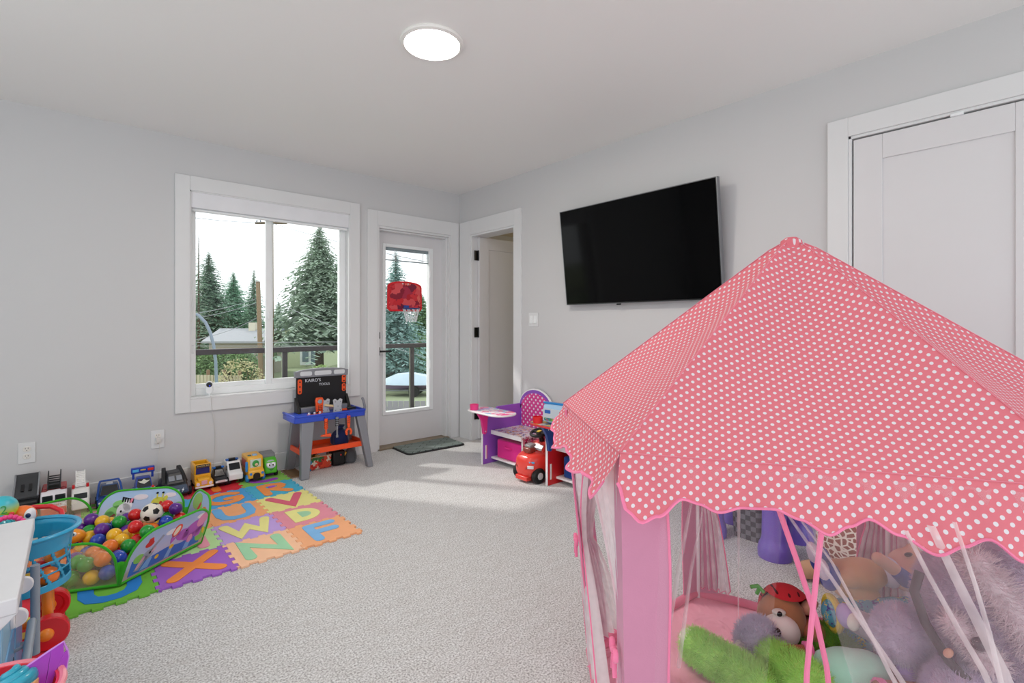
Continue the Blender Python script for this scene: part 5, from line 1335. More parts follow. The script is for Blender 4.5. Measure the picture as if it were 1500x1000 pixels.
def edgept(k, u, z):
    q = z / EZ; a = BV[k].lerp(EV[k], q); b_ = BV[(k + 1) % 6].lerp(EV[(k + 1) % 6], q); p = a.lerp(b_, u); p.z = z
    mid = (EV[k] + EV[(k + 1) % 6]) / 2; out = V3((mid.x - CEN.x, mid.y - CEN.y, 0)).normalized()
    return p, out
def curtain(k, top, tie, bot, ztie, zbot, mat=tulle, amp=.009, n=7, push=-.012, edge=None, zt=EZ - .025):
    """a gathered net curtain: wide at the eave, drawn together at the tie, flaring below it"""
    def f(u, v):
        vt = .62
        if v < vt:
            q = v / vt; z = zt + (ztie - zt) * q; s = q * q * (3 - 2 * q)
            a, b_ = top[0] + (tie[0] - top[0]) * s, top[1] + (tie[1] - top[1]) * s
            am = amp * (1 - .45 * s)
        else:
            q = (v - vt) / (1 - vt); z = ztie + (zbot - ztie) * q; s = q ** .75
            a, b_ = tie[0] + (bot[0] - tie[0]) * s, tie[1] + (bot[1] - tie[1]) * s
            am = amp * (.55 + .9 * s)
        p, out = edgept(k, a + (b_ - a) * u, z)
        return p + out * (push + am * math.sin(2 * PI * n * u + 2 * v) + .4 * am * math.sin(2 * PI * n * 1.7 * u))
    bm = B(); sheet(bm, f, n * 10, 26); c = obj('curtain', bm, mat, t, smooth=80, recalc=False)
    for uu in ((0, 1) if edge is None else edge):
        bm = B(); tube(bm, [f(uu, i / 30) for i in range(31)], .0028, 6, flat=.5); obj('ribbon_trim', bm, pinkp, c)
    bm = B(); tube(bm, [f(i / 60, 1) for i in range(61)], .0026, 6, flat=.5); obj('hem_ribbon', bm, pinkp, c)
    # bow
    p, out = edgept(k, (tie[0] + tie[1]) / 2, ztie); p = p + out * (.012)
    e = (BV[(k + 1) % 6] - BV[k]).normalized(); bm = B(); up = V3((0, 0, 1))
    for s in (-1, 1):
        tube(bm, [p + e * s * .03 * math.sin(a) * (1 if a < PI else 1) + up * .012 * math.sin(2 * a) for a in [PI * i / 12 for i in range(13)]], .0055, 6, flat=.45)
        tube(bm, [p, p + e * s * .008 - up * .02, p + e * s * .016 - up * .05], .005, 6, flat=.4)
    ell(bm, p, (.008, .008, .008), u=10, v=8)
    obj('tie_bow', bm, pinkp, t)
    return c
curtain(0, (.42, .97), (.90, .975), (.80, .99), .43, .03, n=6)
curtain(0, (.03, .40), (.02, .10), (-.06, .42), .42, .02, n=5, amp=.014)
curtain(5, (.62, .97), (.91, .975), (.72, .97), .40, .05, n=5)
curtain(4, (.62, .98), (.88, .97), (.80, .98), .38, .05, n=5)
curtain(4, (.03, .30), (.03, .11), (.02, .20), .40, .05, n=4)
curtain(3, (.68, .97), (.86, .97), (.80, .97), .38, .05, n=4)
# loose thin net over the side facing the room
def net(u0, u1, u0b, u1b, zb, n, amp, mat):
    def f(u, v):
        z = (EZ - .012) + (zb - EZ + .012) * v; a = u0 + (u0b - u0) * v; b_ = u1 + (u1b - u1) * v
        p, out = edgept(1, a + (b_ - a) * u, z); return p + out * (.008 + amp * math.sin(2 * PI * n * u + 3 * v) + .5 * amp * math.sin(2 * PI * n * 2.3 * u + 1))
    bm = B(); sheet(bm, f, n * 12, 14); return obj('curtain', bm, mat, t, smooth=80, recalc=False)
g1 = net(.11, .40, .06, .30, .03, 5, .006, sheer_mat('thinnest_tulle', '#f4e8ec', .07))
g2 = net(.40, .98, .62, .98, .25, 8, .007, gauze)
def strip(pts, w0, w1, mat, name, par, dirv=None):
    P = [V3(p) + V3((.854, .52, 0)) * .045 for p in pts]; S = []
    for i in range(25):
        q = i / 24 * (len(P) - 1); j = min(int(q), len(P) - 2); S.append(P[j].lerp(P[j + 1], q - j))
    d = V3((.52, -.854, 0))
    bm = B(); sheet(bm, lambda u, v: S[round(v * 24)] + d * ((u - .5) * (w0 + (w1 - w0) * v)) + V3((.854, .52, 0)) * (-.003 * math.sin(u * PI)), 4, 24)
    return obj(name, bm, mat, par, smooth=80, recalc=False)
strip([(.994, .365, .786), (1.023, .339, .675), (1.052, .314, .56), (1.068, .300, .464), (1.10, .27, .02)], .011, .010, pinkp, 'ribbon_strap', g2)
strip([(.995, .284, .785), (.998, .295, .682), (1.0, .306, .566), (1.006, .315, .473), (1.02, .33, .02)], .010, .010, pinkp, 'ribbon_strap', g2)
for pts, a, b_ in (([(.988, .357, .79), (1.013, .308, .708), (1.045, .253, .609), (1.084, .193, .502), (1.13, .12, .36)], .006, .012),
                   ([(.991, .340, .789), (1.029, .280, .689), (1.060, .227, .567), (1.075, .201, .502), (1.11, .14, .36)], .004, .010),
                   ([(1.02, .168, .787), (1.049, .143, .712), (1.091, .107, .613), (1.12, .081, .547), (1.15, .05, .45)], .007, .012),
                   ([(1.027, .136, .803), (1.055, .111, .723), (1.088, .083, .637), (1.116, .058, .562), (1.15, .03, .45)], .012, .022),
                   ([(1.03, .107, .817), (1.056, .084, .712), (1.072, .07, .639), (1.083, .06, .576), (1.1, .04, .45)], .006, .009)):
    strip(pts, a, b_, strandm, 'net_fold', g2)
for pts, a, b_ in (([(1.108, .49, .74), (1.159, .513, .573), (1.208, .536, .384)], .008, .002), ([(.934, .51, .77), (.913, .529, .619), (.886, .553, .413)], .006, .012), ([(.95, .49, .77), (.93, .51, .619), (.915, .53, .413)], .004, .009)):
    strip(pts, a, b_, sheer_mat('soft_fold', '#f7f0f2', .35), 'net_fold', g1)

# ------------------------------------------------------------------ plush toys in the tent
def furmat(name, col='#efece0'):
    return M('fur_' + name, col, .95, spec=.1, sheen=.3, var=.1, vscale=20)
def blob(name, parts, mat, parent, vox=.007, fur=None, smooth=6):
    """one continuous skin over overlapping ellipsoids / capsules, optionally with a pile of hair"""
    bm = B()
    for p in parts:
        if len(p) == 2: ell(bm, p[0], p[1], u=18, v=12)
        elif len(p) == 3 and hasattr(p[2], '__len__') and len(p[2]) == 3 and hasattr(p[1], '__len__') and p[2] is not None and max(abs(x) for x in p[2]) <= 6.3 and name != '_':
            ell(bm, p[0], p[1], rot=p[2], u=18, v=12)
    me = bpy.data.meshes.new(name); bm.to_mesh(me); bm.free()
    o = bpy.data.objects.new(name, me); COL.objects.link(o)
    r = o.modifiers.new('skin', 'REMESH'); r.mode = 'VOXEL'; r.voxel_size = vox; r.use_smooth_shade = True
    s = o.modifiers.new('soft', 'SMOOTH'); s.iterations = smooth; s.factor = .6
    dg = bpy.context.evaluated_depsgraph_get(); me2 = bpy.data.meshes.new_from_object(o.evaluated_get(dg))
    o.modifiers.clear(); o.data = me2; me2.name = name; bpy.data.meshes.remove(me)
    me2.polygons.foreach_set('use_smooth', [True] * len(me2.polygons))
    me2.materials.clear(); me2.materials.append(mat)
    o.parent = parent
    if fur:
        n, ln, col = fur
        ps = o.modifiers.new('pile', 'PARTICLE_SYSTEM'); st = o.particle_systems[0].settings
        st.type = 'HAIR'; st.count = n; st.hair_length = ln; st.hair_step = 3; st.render_step = 3; st.display_step = 2
        st.emit_from = 'FACE'; st.use_even_distribution = True; st.use_modifier_stack = False
        st.brownian_factor = ln * .18; st.factor_random = ln * .07
        st.root_radius = 1; st.tip_radius = .25; st.radius_scale = .0015; st.shape = 0
        st.child_type = 'NONE'; st.material = 1
        o.particle_systems[0].seed = n
    return o
def cap(a, b_, r0, r1, n=5):
    a, b_ = V3(a), V3(b_)
    return [(a.lerp(b_, i / n), (r0 + (r1 - r0) * i / n,) * 3) for i in range(n + 1)]
def eye(parent, p, r, nm='eye'):
    bm = B(); ell(bm, p, r, u=12, v=8); return obj(nm, bm, M('eye_black', '#0c0c0e', .15), parent)

# green shaggy plush
t1 = thing('plush_toy', 'shaggy lime green plush toy lying at the front of the tent floor', 'plush toy', (1.53, .70, .007), group='plush toys in the tent')
gm = furmat('lime', '#b6ec7c')
blob('body', cap((.02, .13, .055), (.01, .0, .052), .05, .052) + cap((.01, .0, .055), (-.03, -.10, .06), .052, .06), gm, t1, fur=(8000, .016, 0))
blob('arm', cap((.10, -.085, .085), (.03, -.19, .10), .05, .066), gm, t1, fur=(4500, .016, 0))
bm = B(); ell(bm, (.022, .165, .07), (.035, .028, .028)); obj('white_paw', bm, furmat('cream', '#efece0'), t1)
# curly grey-lavender plush
t1 = thing('plush_toy', 'curly grey lavender plush toy beside the green one', 'plush toy', (1.705, .685, .007), group='plush toys in the tent')
lm = furmat('lavender', '#cfcade')
blob('body', [((-.012, .01, .078), (.066, .062, .072)), ((.0, -.04, .05), (.05, .045, .05))], lm, t1, fur=(6000, .016, 0))
bm = B(); ell(bm, (-.055, .038, .05), (.04, .03, .045)); obj('white_patch', bm, furmat('cream'), t1)
# brown plush in red spotted hat
t1 = thing('plush_toy', 'brown plush toy with pale muzzle wearing a red spotted hat', 'plush toy', (1.835, .675, .022), rz=R(-48), group='plush toys in the tent')
bm_ = furmat('brown', '#b07c58')
blob('head', [((0, 0, .10), (.078, .075, .08)), ((.03, .02, .05), (.07, .07, .045))], bm_, t1, smooth=10)
bm = B(); ell(bm, (-.025, -.062, .088), (.058, .05, .054)); mz = obj('muzzle', bm, M('muzzle_cream', '#f6f1ea', .9), t1)
bm = B(); ell(bm, (-.055, -.104, .104), (.013, .009, .017)); obj('nose', bm, M('nose_brown', '#3c2418', .4), mz)
bm = B(); ell(bm, (-.032, -.062, .150), (.022, .014, .011), rot=(0, 0, 0)); ey_ = obj('eye', bm, M('eye_white', '#dcd6cc', .3), t1)
bm = B(); ell(bm, (-.034, -.071, .149), (.010, .007, .009)); obj('pupil', bm, M('eye_black', '#0c0c0e', .15), ey_)
bm = B(); ell(bm, (.022, .02, .115), (.088, .085, .085))
for v in list(bm.verts):
    if v.co.y + v.co.x * .35 < -.014 and v.co.z < .168: bm.verts.remove(v)
uvflat(bm, 0, 2)
ht = obj('spotted_hat', bm, dots_mat('hat_dots', '#c8323a', '#4a1418', (.034, .034), .004, .8), t1, recalc=True)
bm = B(); tube(bm, [(-.045, .03, .165), (-.065, .035, .185), (-.09, .035, .18)], .007, 8); tube(bm, [(-.06, .032, .18), (-.066, .04, .155)], .007, 8); obj('green_stalk', bm, plastic('#4fae3c'), ht)
blob('arm', cap((.10, -.005, .06), (.085, -.05, .075), .045, .04), M('plush_tan', '#c98f6a', .9), t1)
blob('paw', cap((.085, .0, .135), (.095, -.02, .165), .024, .018), M('plush_peach', '#e2a58c', .9), t1)
# doll in mint pyjamas
t1 = thing('soft_doll', 'soft doll in mint green pyjamas with pink cuffs lying face down', 'doll', (1.70, .445, .007), rz=R(-50), group='plush toys in the tent')
mint = cloth('#b8f2da', .2); skin = M('doll_skin', '#a5674c', .7)
blob('pyjama_top', [((0, 0, .115), (.085, .06, .058)), ((.05, 0, .115), (.07, .062, .055)), ((-.06, 0, .115), (.03, .05, .045)), ((.02, 0, .05), (.07, .05, .05))], mint, t1, smooth=10)
for yy, zz in ((.045, .13), (-.035, .09)):
    blob('arm', cap((-.085, yy, zz), (-.165, yy + .012, zz - .01), .019, .015) + [((-.178, yy + .014, zz - .010), (.017, .014, .013))], skin, t1, vox=.004)
    bm = B(); cyl(bm, (-.098, yy + .002, zz), (-.076, yy, zz), .026, .028, n=16); obj('pink_cuff', bm, cloth('#f27ab4'), t1)
bm = B(); bx(bm, .03, .06, -.062, -.06, .095, .13); obj('care_label', bm, edge, t1)
blob('trousers', cap((.10, 0, .09), (.17, .01, .05), .058, .045), blotch('floral_print', ['#f3efe2', '#d85a6a', '#f3efe2', '#5aa87a', '#e8b0b8', '#f3efe2'], 50, .9), t1)
# dark green fuzzy toy behind
t1 = thing('plush_toy', 'grass green fuzzy plush toy behind the doll in mint pyjamas', 'plush toy', (1.90, .52, .007), group='plush toys in the tent')
blob('body', [((0, 0, .06), (.09, .075, .06)), ((-.05, .05, .05), (.05, .05, .05))], furmat('grass', '#74b83c'), t1, fur=(4500, .018, 0))
# doll with blue shoes
t1 = thing('soft_doll', 'soft doll in tan overalls with big blue and white shoes, lying back', 'doll', (1.99, .48, .25), rz=R(-48), group='plush toys in the tent')
tan = cloth('#d6aa78', .2); blu = cloth('#2f469c', .2); peach = M('plush_face', '#e0b49c', .85)
blob('overalls', [((0, 0, .045), (.085, .058, .05)), ((-.06, .03, .045), (.05, .03, .032)), ((-.06, -.032, .04), (.05, .03, .032)), ((.0, 0, -.09), (.06, .05, .06)), ((0, 0, -.03), (.06, .05, .05))], tan, t1, smooth=8)
for yy, zz in ((.03, .08), (-.035, .055)):
    bm = B(); ell(bm, (-.115, yy, zz - .01), (.032, .032, .046)); sh = obj('shoe', bm, blu, t1)
    bm = B(); ell(bm, (-.134, yy, zz + .006), (.020, .028, .046), rot=(0, R(-18), 0)); obj('shoe_sole', bm, M('sole_white', '#d9d2e4', .8), sh)
blob('shirt', [((.085, 0, .055), (.035, .055, .05))], M('shirt_white', '#d9d2e0', .9), t1)
blob('sleeve', cap((.11, -.05, .055), (.075, -.065, .085), .026, .022), blu, t1, vox=.005)
blob('arm', cap((.07, -.065, .09), (.02, -.06, .125), .02, .02), peach, t1, vox=.005)
blob('head', [((.165, .01, .065), (.075, .068, .065)), ((.13, -.02, .05), (.05, .05, .045)), ((.18, .035, .125), (.02, .012, .024)), ((.21, -.03, .115), (.02, .012, .024))], peach, t1, smooth=6)
bm = B(); ell(bm, (.135, -.02, .125), (.012, .010, .005), rot=(0, R(-20), 0)); obj('eye', bm, M('eye_black', '#0c0c0e', .15), t1)
# doll in starry blue
t1 = thing('soft_doll', 'soft doll in teal starry pyjamas with yellow trim in the toy pile', 'doll', (1.965, .45, .10), rz=R(-48), group='plush toys in the tent')
star = blotch('star_print', ['#5fa8c0', '#5fa8c0', '#5fa8c0', '#5fa8c0', '#e6cf5a', '#5fa8c0', '#5c4a9a', '#5fa8c0'], 70, .9)
blob('pyjamas', cap((-.10, .0, .075), (.12, -.01, .085), .048, .06) + [((0, 0, 0), (.1, .06, .09))], star, t1)
bm = B(); tube(bm, [(-.115 + .012 * math.cos(a) * 0, .05 * math.cos(a), .075 + .05 * math.sin(a)) for a in [2 * PI * i / 20 for i in range(20)]], .011, 8, closed=True); obj('yellow_trim', bm, cloth('#e8cf3e'), t1)
blob('arm', cap((.07, -.055, .115), (.015, -.07, .118), .026, .02), star, t1, vox=.005)
blob('hand', [((-.005, -.072, .12), (.022, .016, .015)), ((-.022, -.068, .124), (.012, .006, .005)), ((-.022, -.078, .122), (.012, .006, .005)), ((-.008, -.062, .134), (.007, .006, .010))], M('doll_peach', '#e0a284', .8), t1, vox=.003, smooth=2)
# grey plush with lilac hoof
t1 = thing('plush_toy', 'grey plush leg with a lilac and white hoof beside the starry doll', 'plush toy', (1.855, .41, .007), rz=R(-48), group='plush toys in the tent')
gr = furmat('dove', '#a89fa8')
blob('body', cap((-.05, .02, .20), (.05, .0, .16), .036, .045) + cap((.05, 0, .14), (.07, 0, .05), .055, .06), gr, t1, smooth=8)
bm = B(); ell(bm, (-.072, .026, .208), (.024, .034, .036)); obj('hoof', bm, M('hoof_lilac', '#b7a3da', .9), t1)
bm = B(); ell(bm, (-.066, -.004, .206), (.018, .018, .026)); obj('hoof_patch', bm, furmat('cream'), t1)
t1 = thing('plush_toy', 'small brown fluffy plush toy below the grey hoofed one', 'plush toy', (1.77, .36, .007), group='plush toys in the tent')
blob('body', [((0, 0, .12), (.045, .04, .03)), ((.02, -.01, .06), (.05, .045, .06))], furmat('cocoa', '#8c7466'), t1, fur=(1800, .012, 0))
bm = B(); ell(bm, (-.03, .012, .145), (.016, .014, .012)); obj('pale_nose', bm, furmat('cream'), t1)
t1 = thing('soft_doll', 'brown skinned baby doll arm poking out under the lavender plush', 'doll', (1.69, .31, .007), rz=R(-48), group='plush toys in the tent')
blob('arm', cap((-.05, 0, .12), (.06, -.01, .12), .034, .04) + cap((0, 0, .09), (0, 0, .04), .035, .04), skin, t1)
bm = B(); cyl(bm, (-.062, .0, .12), (-.045, 0, .12), .037, .036, n=18); obj('pink_cuff', bm, cloth('#f27ab4'), t1)
# lavender bear
t1 = thing('plush_bear', 'huge lavender plush animal with dark pink-lined stripe filling the tent', 'plush toy', (1.85, .155, .007), rz=R(-58), group='plush toys in the tent')
lav = furmat('mauve', '#c9bbd0'); pale = furmat('pale_mauve', '#e4d6dc')
body = blob('body', [((0.03, 0, .36), (.19, .15, .21)), ((0.02, 0, .14), (.19, .155, .15)), ((.05, 0, .52), (.13, .12, .12))], lav, t1, vox=.012, fur=(30000, .017, 0))
blob('face_stripe', cap((-.09, -.118, .53), (.0, -.160, .38), .026, .03, 6) + cap((.0, -.160, .38), (.13, -.142, .2), .03, .03, 6), pale, t1, vox=.008, fur=(3500, .026, 0))
blob('cheek_patch', cap((-.135, -.112, .37), (-.07, -.148, .30), .02, .024, 4), pale, t1, vox=.006, fur=(1200, .02, 0))
bm = B(); ell(bm, (-.10, -.158, .345), (.018, .014, .016)); obj('eye', bm, M('eye_grey', '#4c464e', .3), t1)
bm = B(); tube(bm, [(-.178, -.05, .46), (-.195, -.06, .41), (-.18, -.085, .34), (-.145, -.118, .27), (-.115, -.14, .24)], .012, 10, flat=.8)
sp_ = obj('dark_stripe', bm, M('stripe_charcoal', '#4a454a', .8), t1)
bm = B(); ell(bm, (-.15, -.128, .295), (.010, .008, .013), rot=(0, R(30), 0)); obj('pink_spot', bm, M('spot_peach', '#d9a48c', .8), sp_)
t1 = thing('plush_toy', 'round lilac grey plush ball leaning on the huge lavender plush', 'plush toy', (1.80, .335, .155), group='plush toys in the tent')
blob('body', [((0, 0, .08), (.078, .072, .08)), ((.03, .0, -.06), (.06, .06, .09))], furmat('lilac', '#cdc2da'), t1, fur=(6000, .012, 0))
bm = B(); ell(bm, (.0, -.02, -.01), (.05, .05, .03)); obj('purple_base', bm, M('plush_purple', '#b08fd8', .9), t1)
t1 = thing('plush_toy', 'lilac fluffy plush toy at the very front of the tent pile', 'plush toy', (1.70, .185, .007), group='plush toys in the tent')
blob('body', [((0, 0, .17), (.095, .085, .085)), ((.05, -.05, .10), (.1, .09, .10))], furmat('lilac'), t1, fur=(8000, .013, 0))
blob('ear', [((.04, -.05, .24), (.035, .03, .035))], furmat('lilac'), t1, fur=(1200, .012, 0))

# ------------------------------------------------------------------ behind the tent
purp = M('purple_plastic', '#7e66d0', .3, coat=.2)
t1 = thing('activity_table', 'purple toddler activity table with thick moulded legs behind the tent', 'table', (2.705, 1.135, 0))
for a, b_ in ((-.125, -.145), (-.11, .145), (.125, -.145), (.125, .145)):
    sx = -1 if a < 0 else 1; sy = -1 if b_ < 0 else 1
    bm = B(); rings = []
    for z, r_, k in ((.001, .076, 1), (.035, .078, 1), (.062, .072, .96), (.08, .062, .9), (.1, .058, .85), (.3, .05, .45), (.44, .052, .2)):
        rings.append([(a + sx * .02 * k + r_ * math.cos(q), b_ + sy * .02 * k + r_ * math.sin(q), z) for q in [2 * PI * i / 28 for i in range(28)]])
    loft(bm, rings); lg = obj('leg', bm, purp, t1)
    if (a, b_) == (-.125, -.145):
        bm = B()
        for k, (dx, zz) in enumerate(((0.012, .27), (-.012, .225), (.012, .185), (-.014, .16))):
            c = V3((a - .012 - .050, b_ - .01 + dx, zz))
            tube(bm, [c + V3((0, .008 * math.cos(q), .010 * math.sin(q))) for q in [2 * PI * i / 12 for i in range(12 if k != 2 else 8)]], .0026, 6, closed=(k != 2))
        obj('moulded_notes', bm, purp, lg)
bm = B(); prism(bm, rrect(.40, .50, .09), .44, .475); tp = obj('table_top', bm, purp, t1, bevel=.008)
bm = B(); prism(bm, rrect(.32, .42, .07), .475, .482); obj('play_panel', bm, plastic('#58b8d8'), tp, bevel=.003)
def weave():
    m = bpy.data.materials.new('basket_weave'); m.use_nodes = True; nt = m.node_tree; b = nt.nodes['Principled BSDF']
    tc = nt.nodes.new('ShaderNodeTexCoord'); ck = nt.nodes.new('ShaderNodeTexChecker'); ck.inputs['Scale'].default_value = 38
    ck.inputs['Color1'].default_value = lin('#8b8d92'); ck.inputs['Color2'].default_value = lin('#5c5e63'); nt.links.new(tc.outputs['Object'], ck.inputs['Vector'])
    nt.links.new(ck.outputs[0], b.inputs['Base Color']); b.inputs['Roughness'].default_value = .6
    bp = nt.nodes.new('ShaderNodeBump'); bp.inputs['Strength'].default_value = .7; bp.inputs['Distance'].default_value = .006; nt.links.new(ck.outputs['Fac'], bp.inputs['Height']); nt.links.new(bp.outputs[0], b.inputs['Normal'])
    return m
t1 = thing('storage_basket', 'grey woven storage basket under the purple activity table', 'basket', (2.72, 1.15, 0))
bm = B()
ro = [[(a * s, b_ * s, z) for a, b_ in rrect(.15, .15, .02)] for z, s in ((0.001, .92), (.2, 1.05), (.2, .98), (.02, .86))]
loft(bm, ro); obj('basket_body', bm, weave(), t1, smooth=30)
bm = B(); tube(bm, [(a * 1.04, b_ * 1.04, .2) for a, b_ in rrect(.15, .15, .02)], .007, 8, closed=True); obj('basket_rim', bm, M('basket_grey', '#6e7076', .6), t1)
def giraffe_mat():
    m = bpy.data.materials.new('giraffe_print'); m.use_nodes = True; nt = m.node_tree; b = nt.nodes['Principled BSDF']
    tc = nt.nodes.new('ShaderNodeTexCoord'); v = nt.nodes.new('ShaderNodeTexVoronoi'); v.feature = 'DISTANCE_TO_EDGE'; v.inputs['Scale'].default_value = 38
    mp = nt.nodes.new('ShaderNodeMapping'); mp.inputs['Scale'].default_value = (1, 1, 1.25); nt.links.new(tc.outputs['Object'], mp.inputs[0]); nt.links.new(mp.outputs[0], v.inputs['Vector'])
    r = nt.nodes.new('ShaderNodeValToRGB'); r.color_ramp.elements[0].position = .10; r.color_ramp.elements[0].color = lin('#efe6d8'); r.color_ramp.elements[1].position = .14; r.color_ramp.elements[1].color = lin('#93503c')
    nt.links.new(v.outputs['Distance'], r.inputs[0]); nt.links.new(r.outputs[0], b.inputs['Base Color']); b.inputs['Roughness'].default_value = .95
    return m
t1 = thing('plush_giraffe', 'brown and cream giraffe print plush toy behind the tent by the wall', 'plush toy', (2.56, .66, 0))
blob('body', [((0, 0, .19), (.13, .13, .15)), ((.01, 0, .33), (.1, .1, .12))], giraffe_mat(), t1, vox=.01)
tanf = M('plush_tan2', '#d0a888', .9)
for a, b_ in (((-.06, .07, .05), (-.12, .13, .045)), ((-.09, -.02, .05), (-.17, -.02, .045))):
    blob('leg', cap(a, b_, .045, .04), tanf, t1)
# ------------------------------------------------------------------ toy kitchen, shopping cart and toy bin at the left
counterm = M('counter_white', '#dcdde0', .35); kblue = plastic('#4d93c4', .35); knavy = plastic('#24437f', .4); kgrey = M('handle_grey', '#8f98a4', .35)
t = thing('toy_kitchen', 'blue toy kitchen with white counter, round knobs and grey bar handles', 'toy kitchen', (0, 0, 0))
bm = B(); bx(bm, -.62, -.142, 1.655, 2.235, .03, .455); b = obj('cabinet_body', bm, knavy, t, bevel=.004)
bm = B()
for (y0_, y1_, z0_, z1_) in ((1.672, 1.955, .06, .30), (1.975, 2.22, .06, .42)):
    pass
bx(bm, -.142, -.132, 1.66, 1.665 + .012, .03, .455); bx(bm, -.142, -.132, 2.22, 2.232, .03, .455); bx(bm, -.142, -.134, 1.965, 1.98, .03, .455)
obj('front_trim', bm, plastic('#8cc0e0', .35), b, bevel=.002)
bm = B(); bx(bm, -.142, -.130, 1.68, 1.96, .06, .30); dr = obj('oven_door', bm, kblue, t, bevel=.004)
bm = B(); bx(bm, -.131, -.128, 1.72, 1.92, .09, .225); obj('oven_window', bm, M('oven_window', '#3a4a58', .15), dr)
bm = B(); cyl(bm, (-.1, 1.70, .248), (-.1, 2.06, .248), .0105, n=16)
for y_ in (1.74, 1.93): tube(bm, [(-.131, y_, .235), (-.112, y_, .24), (-.1, y_, .248)], .005, 8)
obj('door_handle', bm, kgrey, dr)
bm = B(); bx(bm, -.142, -.130, 1.985, 2.215, .06, .42); dr2 = obj('fridge_door', bm, kblue, t, bevel=.004)
bm = B(); cyl(bm, (-.097, 2.145, .108), (-.097, 2.145, .384), .0115, n=16)
for z_ in (.15, .34): tube(bm, [(-.131, 2.15, z_), (-.097, 2.145, z_)], .005, 8)
obj('door_handle', bm, kgrey, dr2)
bm = B(); bx(bm, -.142, -.131, 1.68, 1.96, .315, .42); obj('control_panel', bm, plastic('#86b6d4', .35), t, bevel=.003)
for y_ in (1.865, 2.085):
    bm = B(); cyl(bm, (-.132, y_, .354), (-.122, y_, .354), .026, .025, n=28); k_ = obj('control_knob', bm, M('knob_white', '#e9e6e8', .3), t, bevel=.003)
    bm = B(); prism(bm, [(-.122, .354 - .025)] + [(-.122 + .025 * math.cos(q), .354 + .025 * math.sin(q)) for q in [-PI / 2 + PI * i / 14 for i in range(15)]], -y_ - .007, -y_ + .007, TY); obj('knob_grip', bm, M('knob_white'), k_, bevel=.003)
bm = B()
out = [(-.64, 1.627), (-.103, 1.627), (-.103, 2.258), (-.64, 2.258)]
sk = (-.42, -.188, 1.95, 2.19)
for a in ((-.64, sk[0], 1.627, 2.258), (sk[1], -.103, 1.627, 2.258), (sk[0], sk[1], 1.627, sk[2]), (sk[0], sk[1], sk[3], 2.258)): bx(bm, a[0], a[1], a[2], a[3], .462, .5)
ct = obj('countertop', bm, counterm, t, bevel=.003)
bm = B(); prism(bm, [(-.64, .462), (-.64, .415), (-.15, .415), (-.125, .44), (-.103, .462)], -1.645, -1.629, TY); obj('counter_apron', bm, counterm, ct, bevel=.002)
bm = B(); bx(bm, sk[0], sk[1], sk[2], sk[3], .43, .438); bx(bm, sk[0], sk[0] + .006, sk[2], sk[3], .438, .499); bx(bm, sk[1] - .006, sk[1], sk[2], sk[3], .438, .499); bx(bm, sk[0], sk[1], sk[2], sk[2] + .006, .438, .499); bx(bm, sk[0], sk[1], sk[3] - .006, sk[3], .438, .499)
obj('sink_basin', bm, M('sink_dark', '#4c5460', .3), ct)
bm = B(); tube(bm, [(sk[0], sk[2], .501), (sk[1] - .004, sk[2], .501), (sk[1] - .004, sk[3], .501), (sk[0], sk[3], .501)], .0055, 8, closed=True); obj('sink_rim', bm, kgrey, ct)
bm = B(); bx(bm, sk[1] - .07, sk[1] - .01, 2.04, 2.048, .485, .5); bx(bm, sk[1] - .02, sk[1] - .012, 1.97, 2.17, .485, .5); obj('burner_grate', bm, M('grate_black', '#2a2d33', .4), ct)
for x_ in (-.58, -.18):
    for y_ in (1.69, 2.2):
        bm = B(); cyl(bm, (x_, y_, 0.0), (x_, y_, .032), .022, n=14); obj('foot', bm, knavy, t)

# shopping cart
CX, CY = -.135, 2.465
t = thing('toy_shopping_cart', 'toy shopping cart with turquoise lattice basket, orange frame and red wheels', 'toy cart', (CX, CY, 0))
teal = M('cart_turquoise', '#2ea3cf', .28, coat=.2)
bm = B(); NU, NV = 144, 48
prof_ = [(0, .20, .10), (.06, .205, .125), (.5, .30, .122), (.93, .385, .134), (1, .398, .150)]
def bpt(u, v):
    for (a, z0_, r0), (b_, z1_, r1) in zip(prof_, prof_[1:]):
        if a <= v <= b_ + 1e-9:
            q = (v - a) / (b_ - a); z = z0_ + (z1_ - z0_) * q; r = r0 + (r1 - r0) * q; break
    a = 2 * PI * u; r *= .95
    return (1.0 * r * math.cos(a), .98 * r * math.sin(a), z)
g = [[bm.verts.new(bpt(i / NU, j / NV)) for j in range(NV + 1)] for i in range(NU)]
for i in range(NU):
    for j in range(NV):
        u, v = (i + .5) / NU, (j + .5) / NV
        hole = .13 < v < .66
        if hole:
            p = (u * 14 + v * 1.8) % 1; q = (v - .13) / .53 * 3 % 1
            hole = p > .17 and q > .17
            cell = int(u * 14 + v * 1.8) % 5
            if cell == 0: hole = False
        if not hole: bm.faces.new((g[i][j], g[(i + 1) % NU][j], g[(i + 1) % NU][j + 1], g[i][j + 1]))
bm.faces.new([g[i][0] for i in range(NU)][::-1])
for v_ in [v for v in bm.verts if not v.link_faces]: bm.verts.remove(v_)
b = obj('basket', bm, teal, t, smooth=50, recalc=True); sd = b.modifiers.new('wall', 'SOLIDIFY'); sd.thickness = .004; sd.offset = 0
bm = B(); tube(bm, [(.1425 * math.cos(a), .14 * math.sin(a), .398) for a in [2 * PI * i / 60 for i in range(60)]], .009, 10, closed=True, flat=.8); obj('basket_rim', bm, teal, b)
orp = plastic('#f58a2a')
bm = B()
tube(bm, [(.055, -.055, .215), (.058, -.058, .12), (.06, -.06, .07)], .015, 12)
tube(bm, [(-.06, -.055, .215), (-.10, -.058, .12), (-.14, -.06, .07)], .012, 12); tube(bm, [(-.06, .055, .215), (-.10, .058, .12), (-.14, .06, .07)], .012, 12)
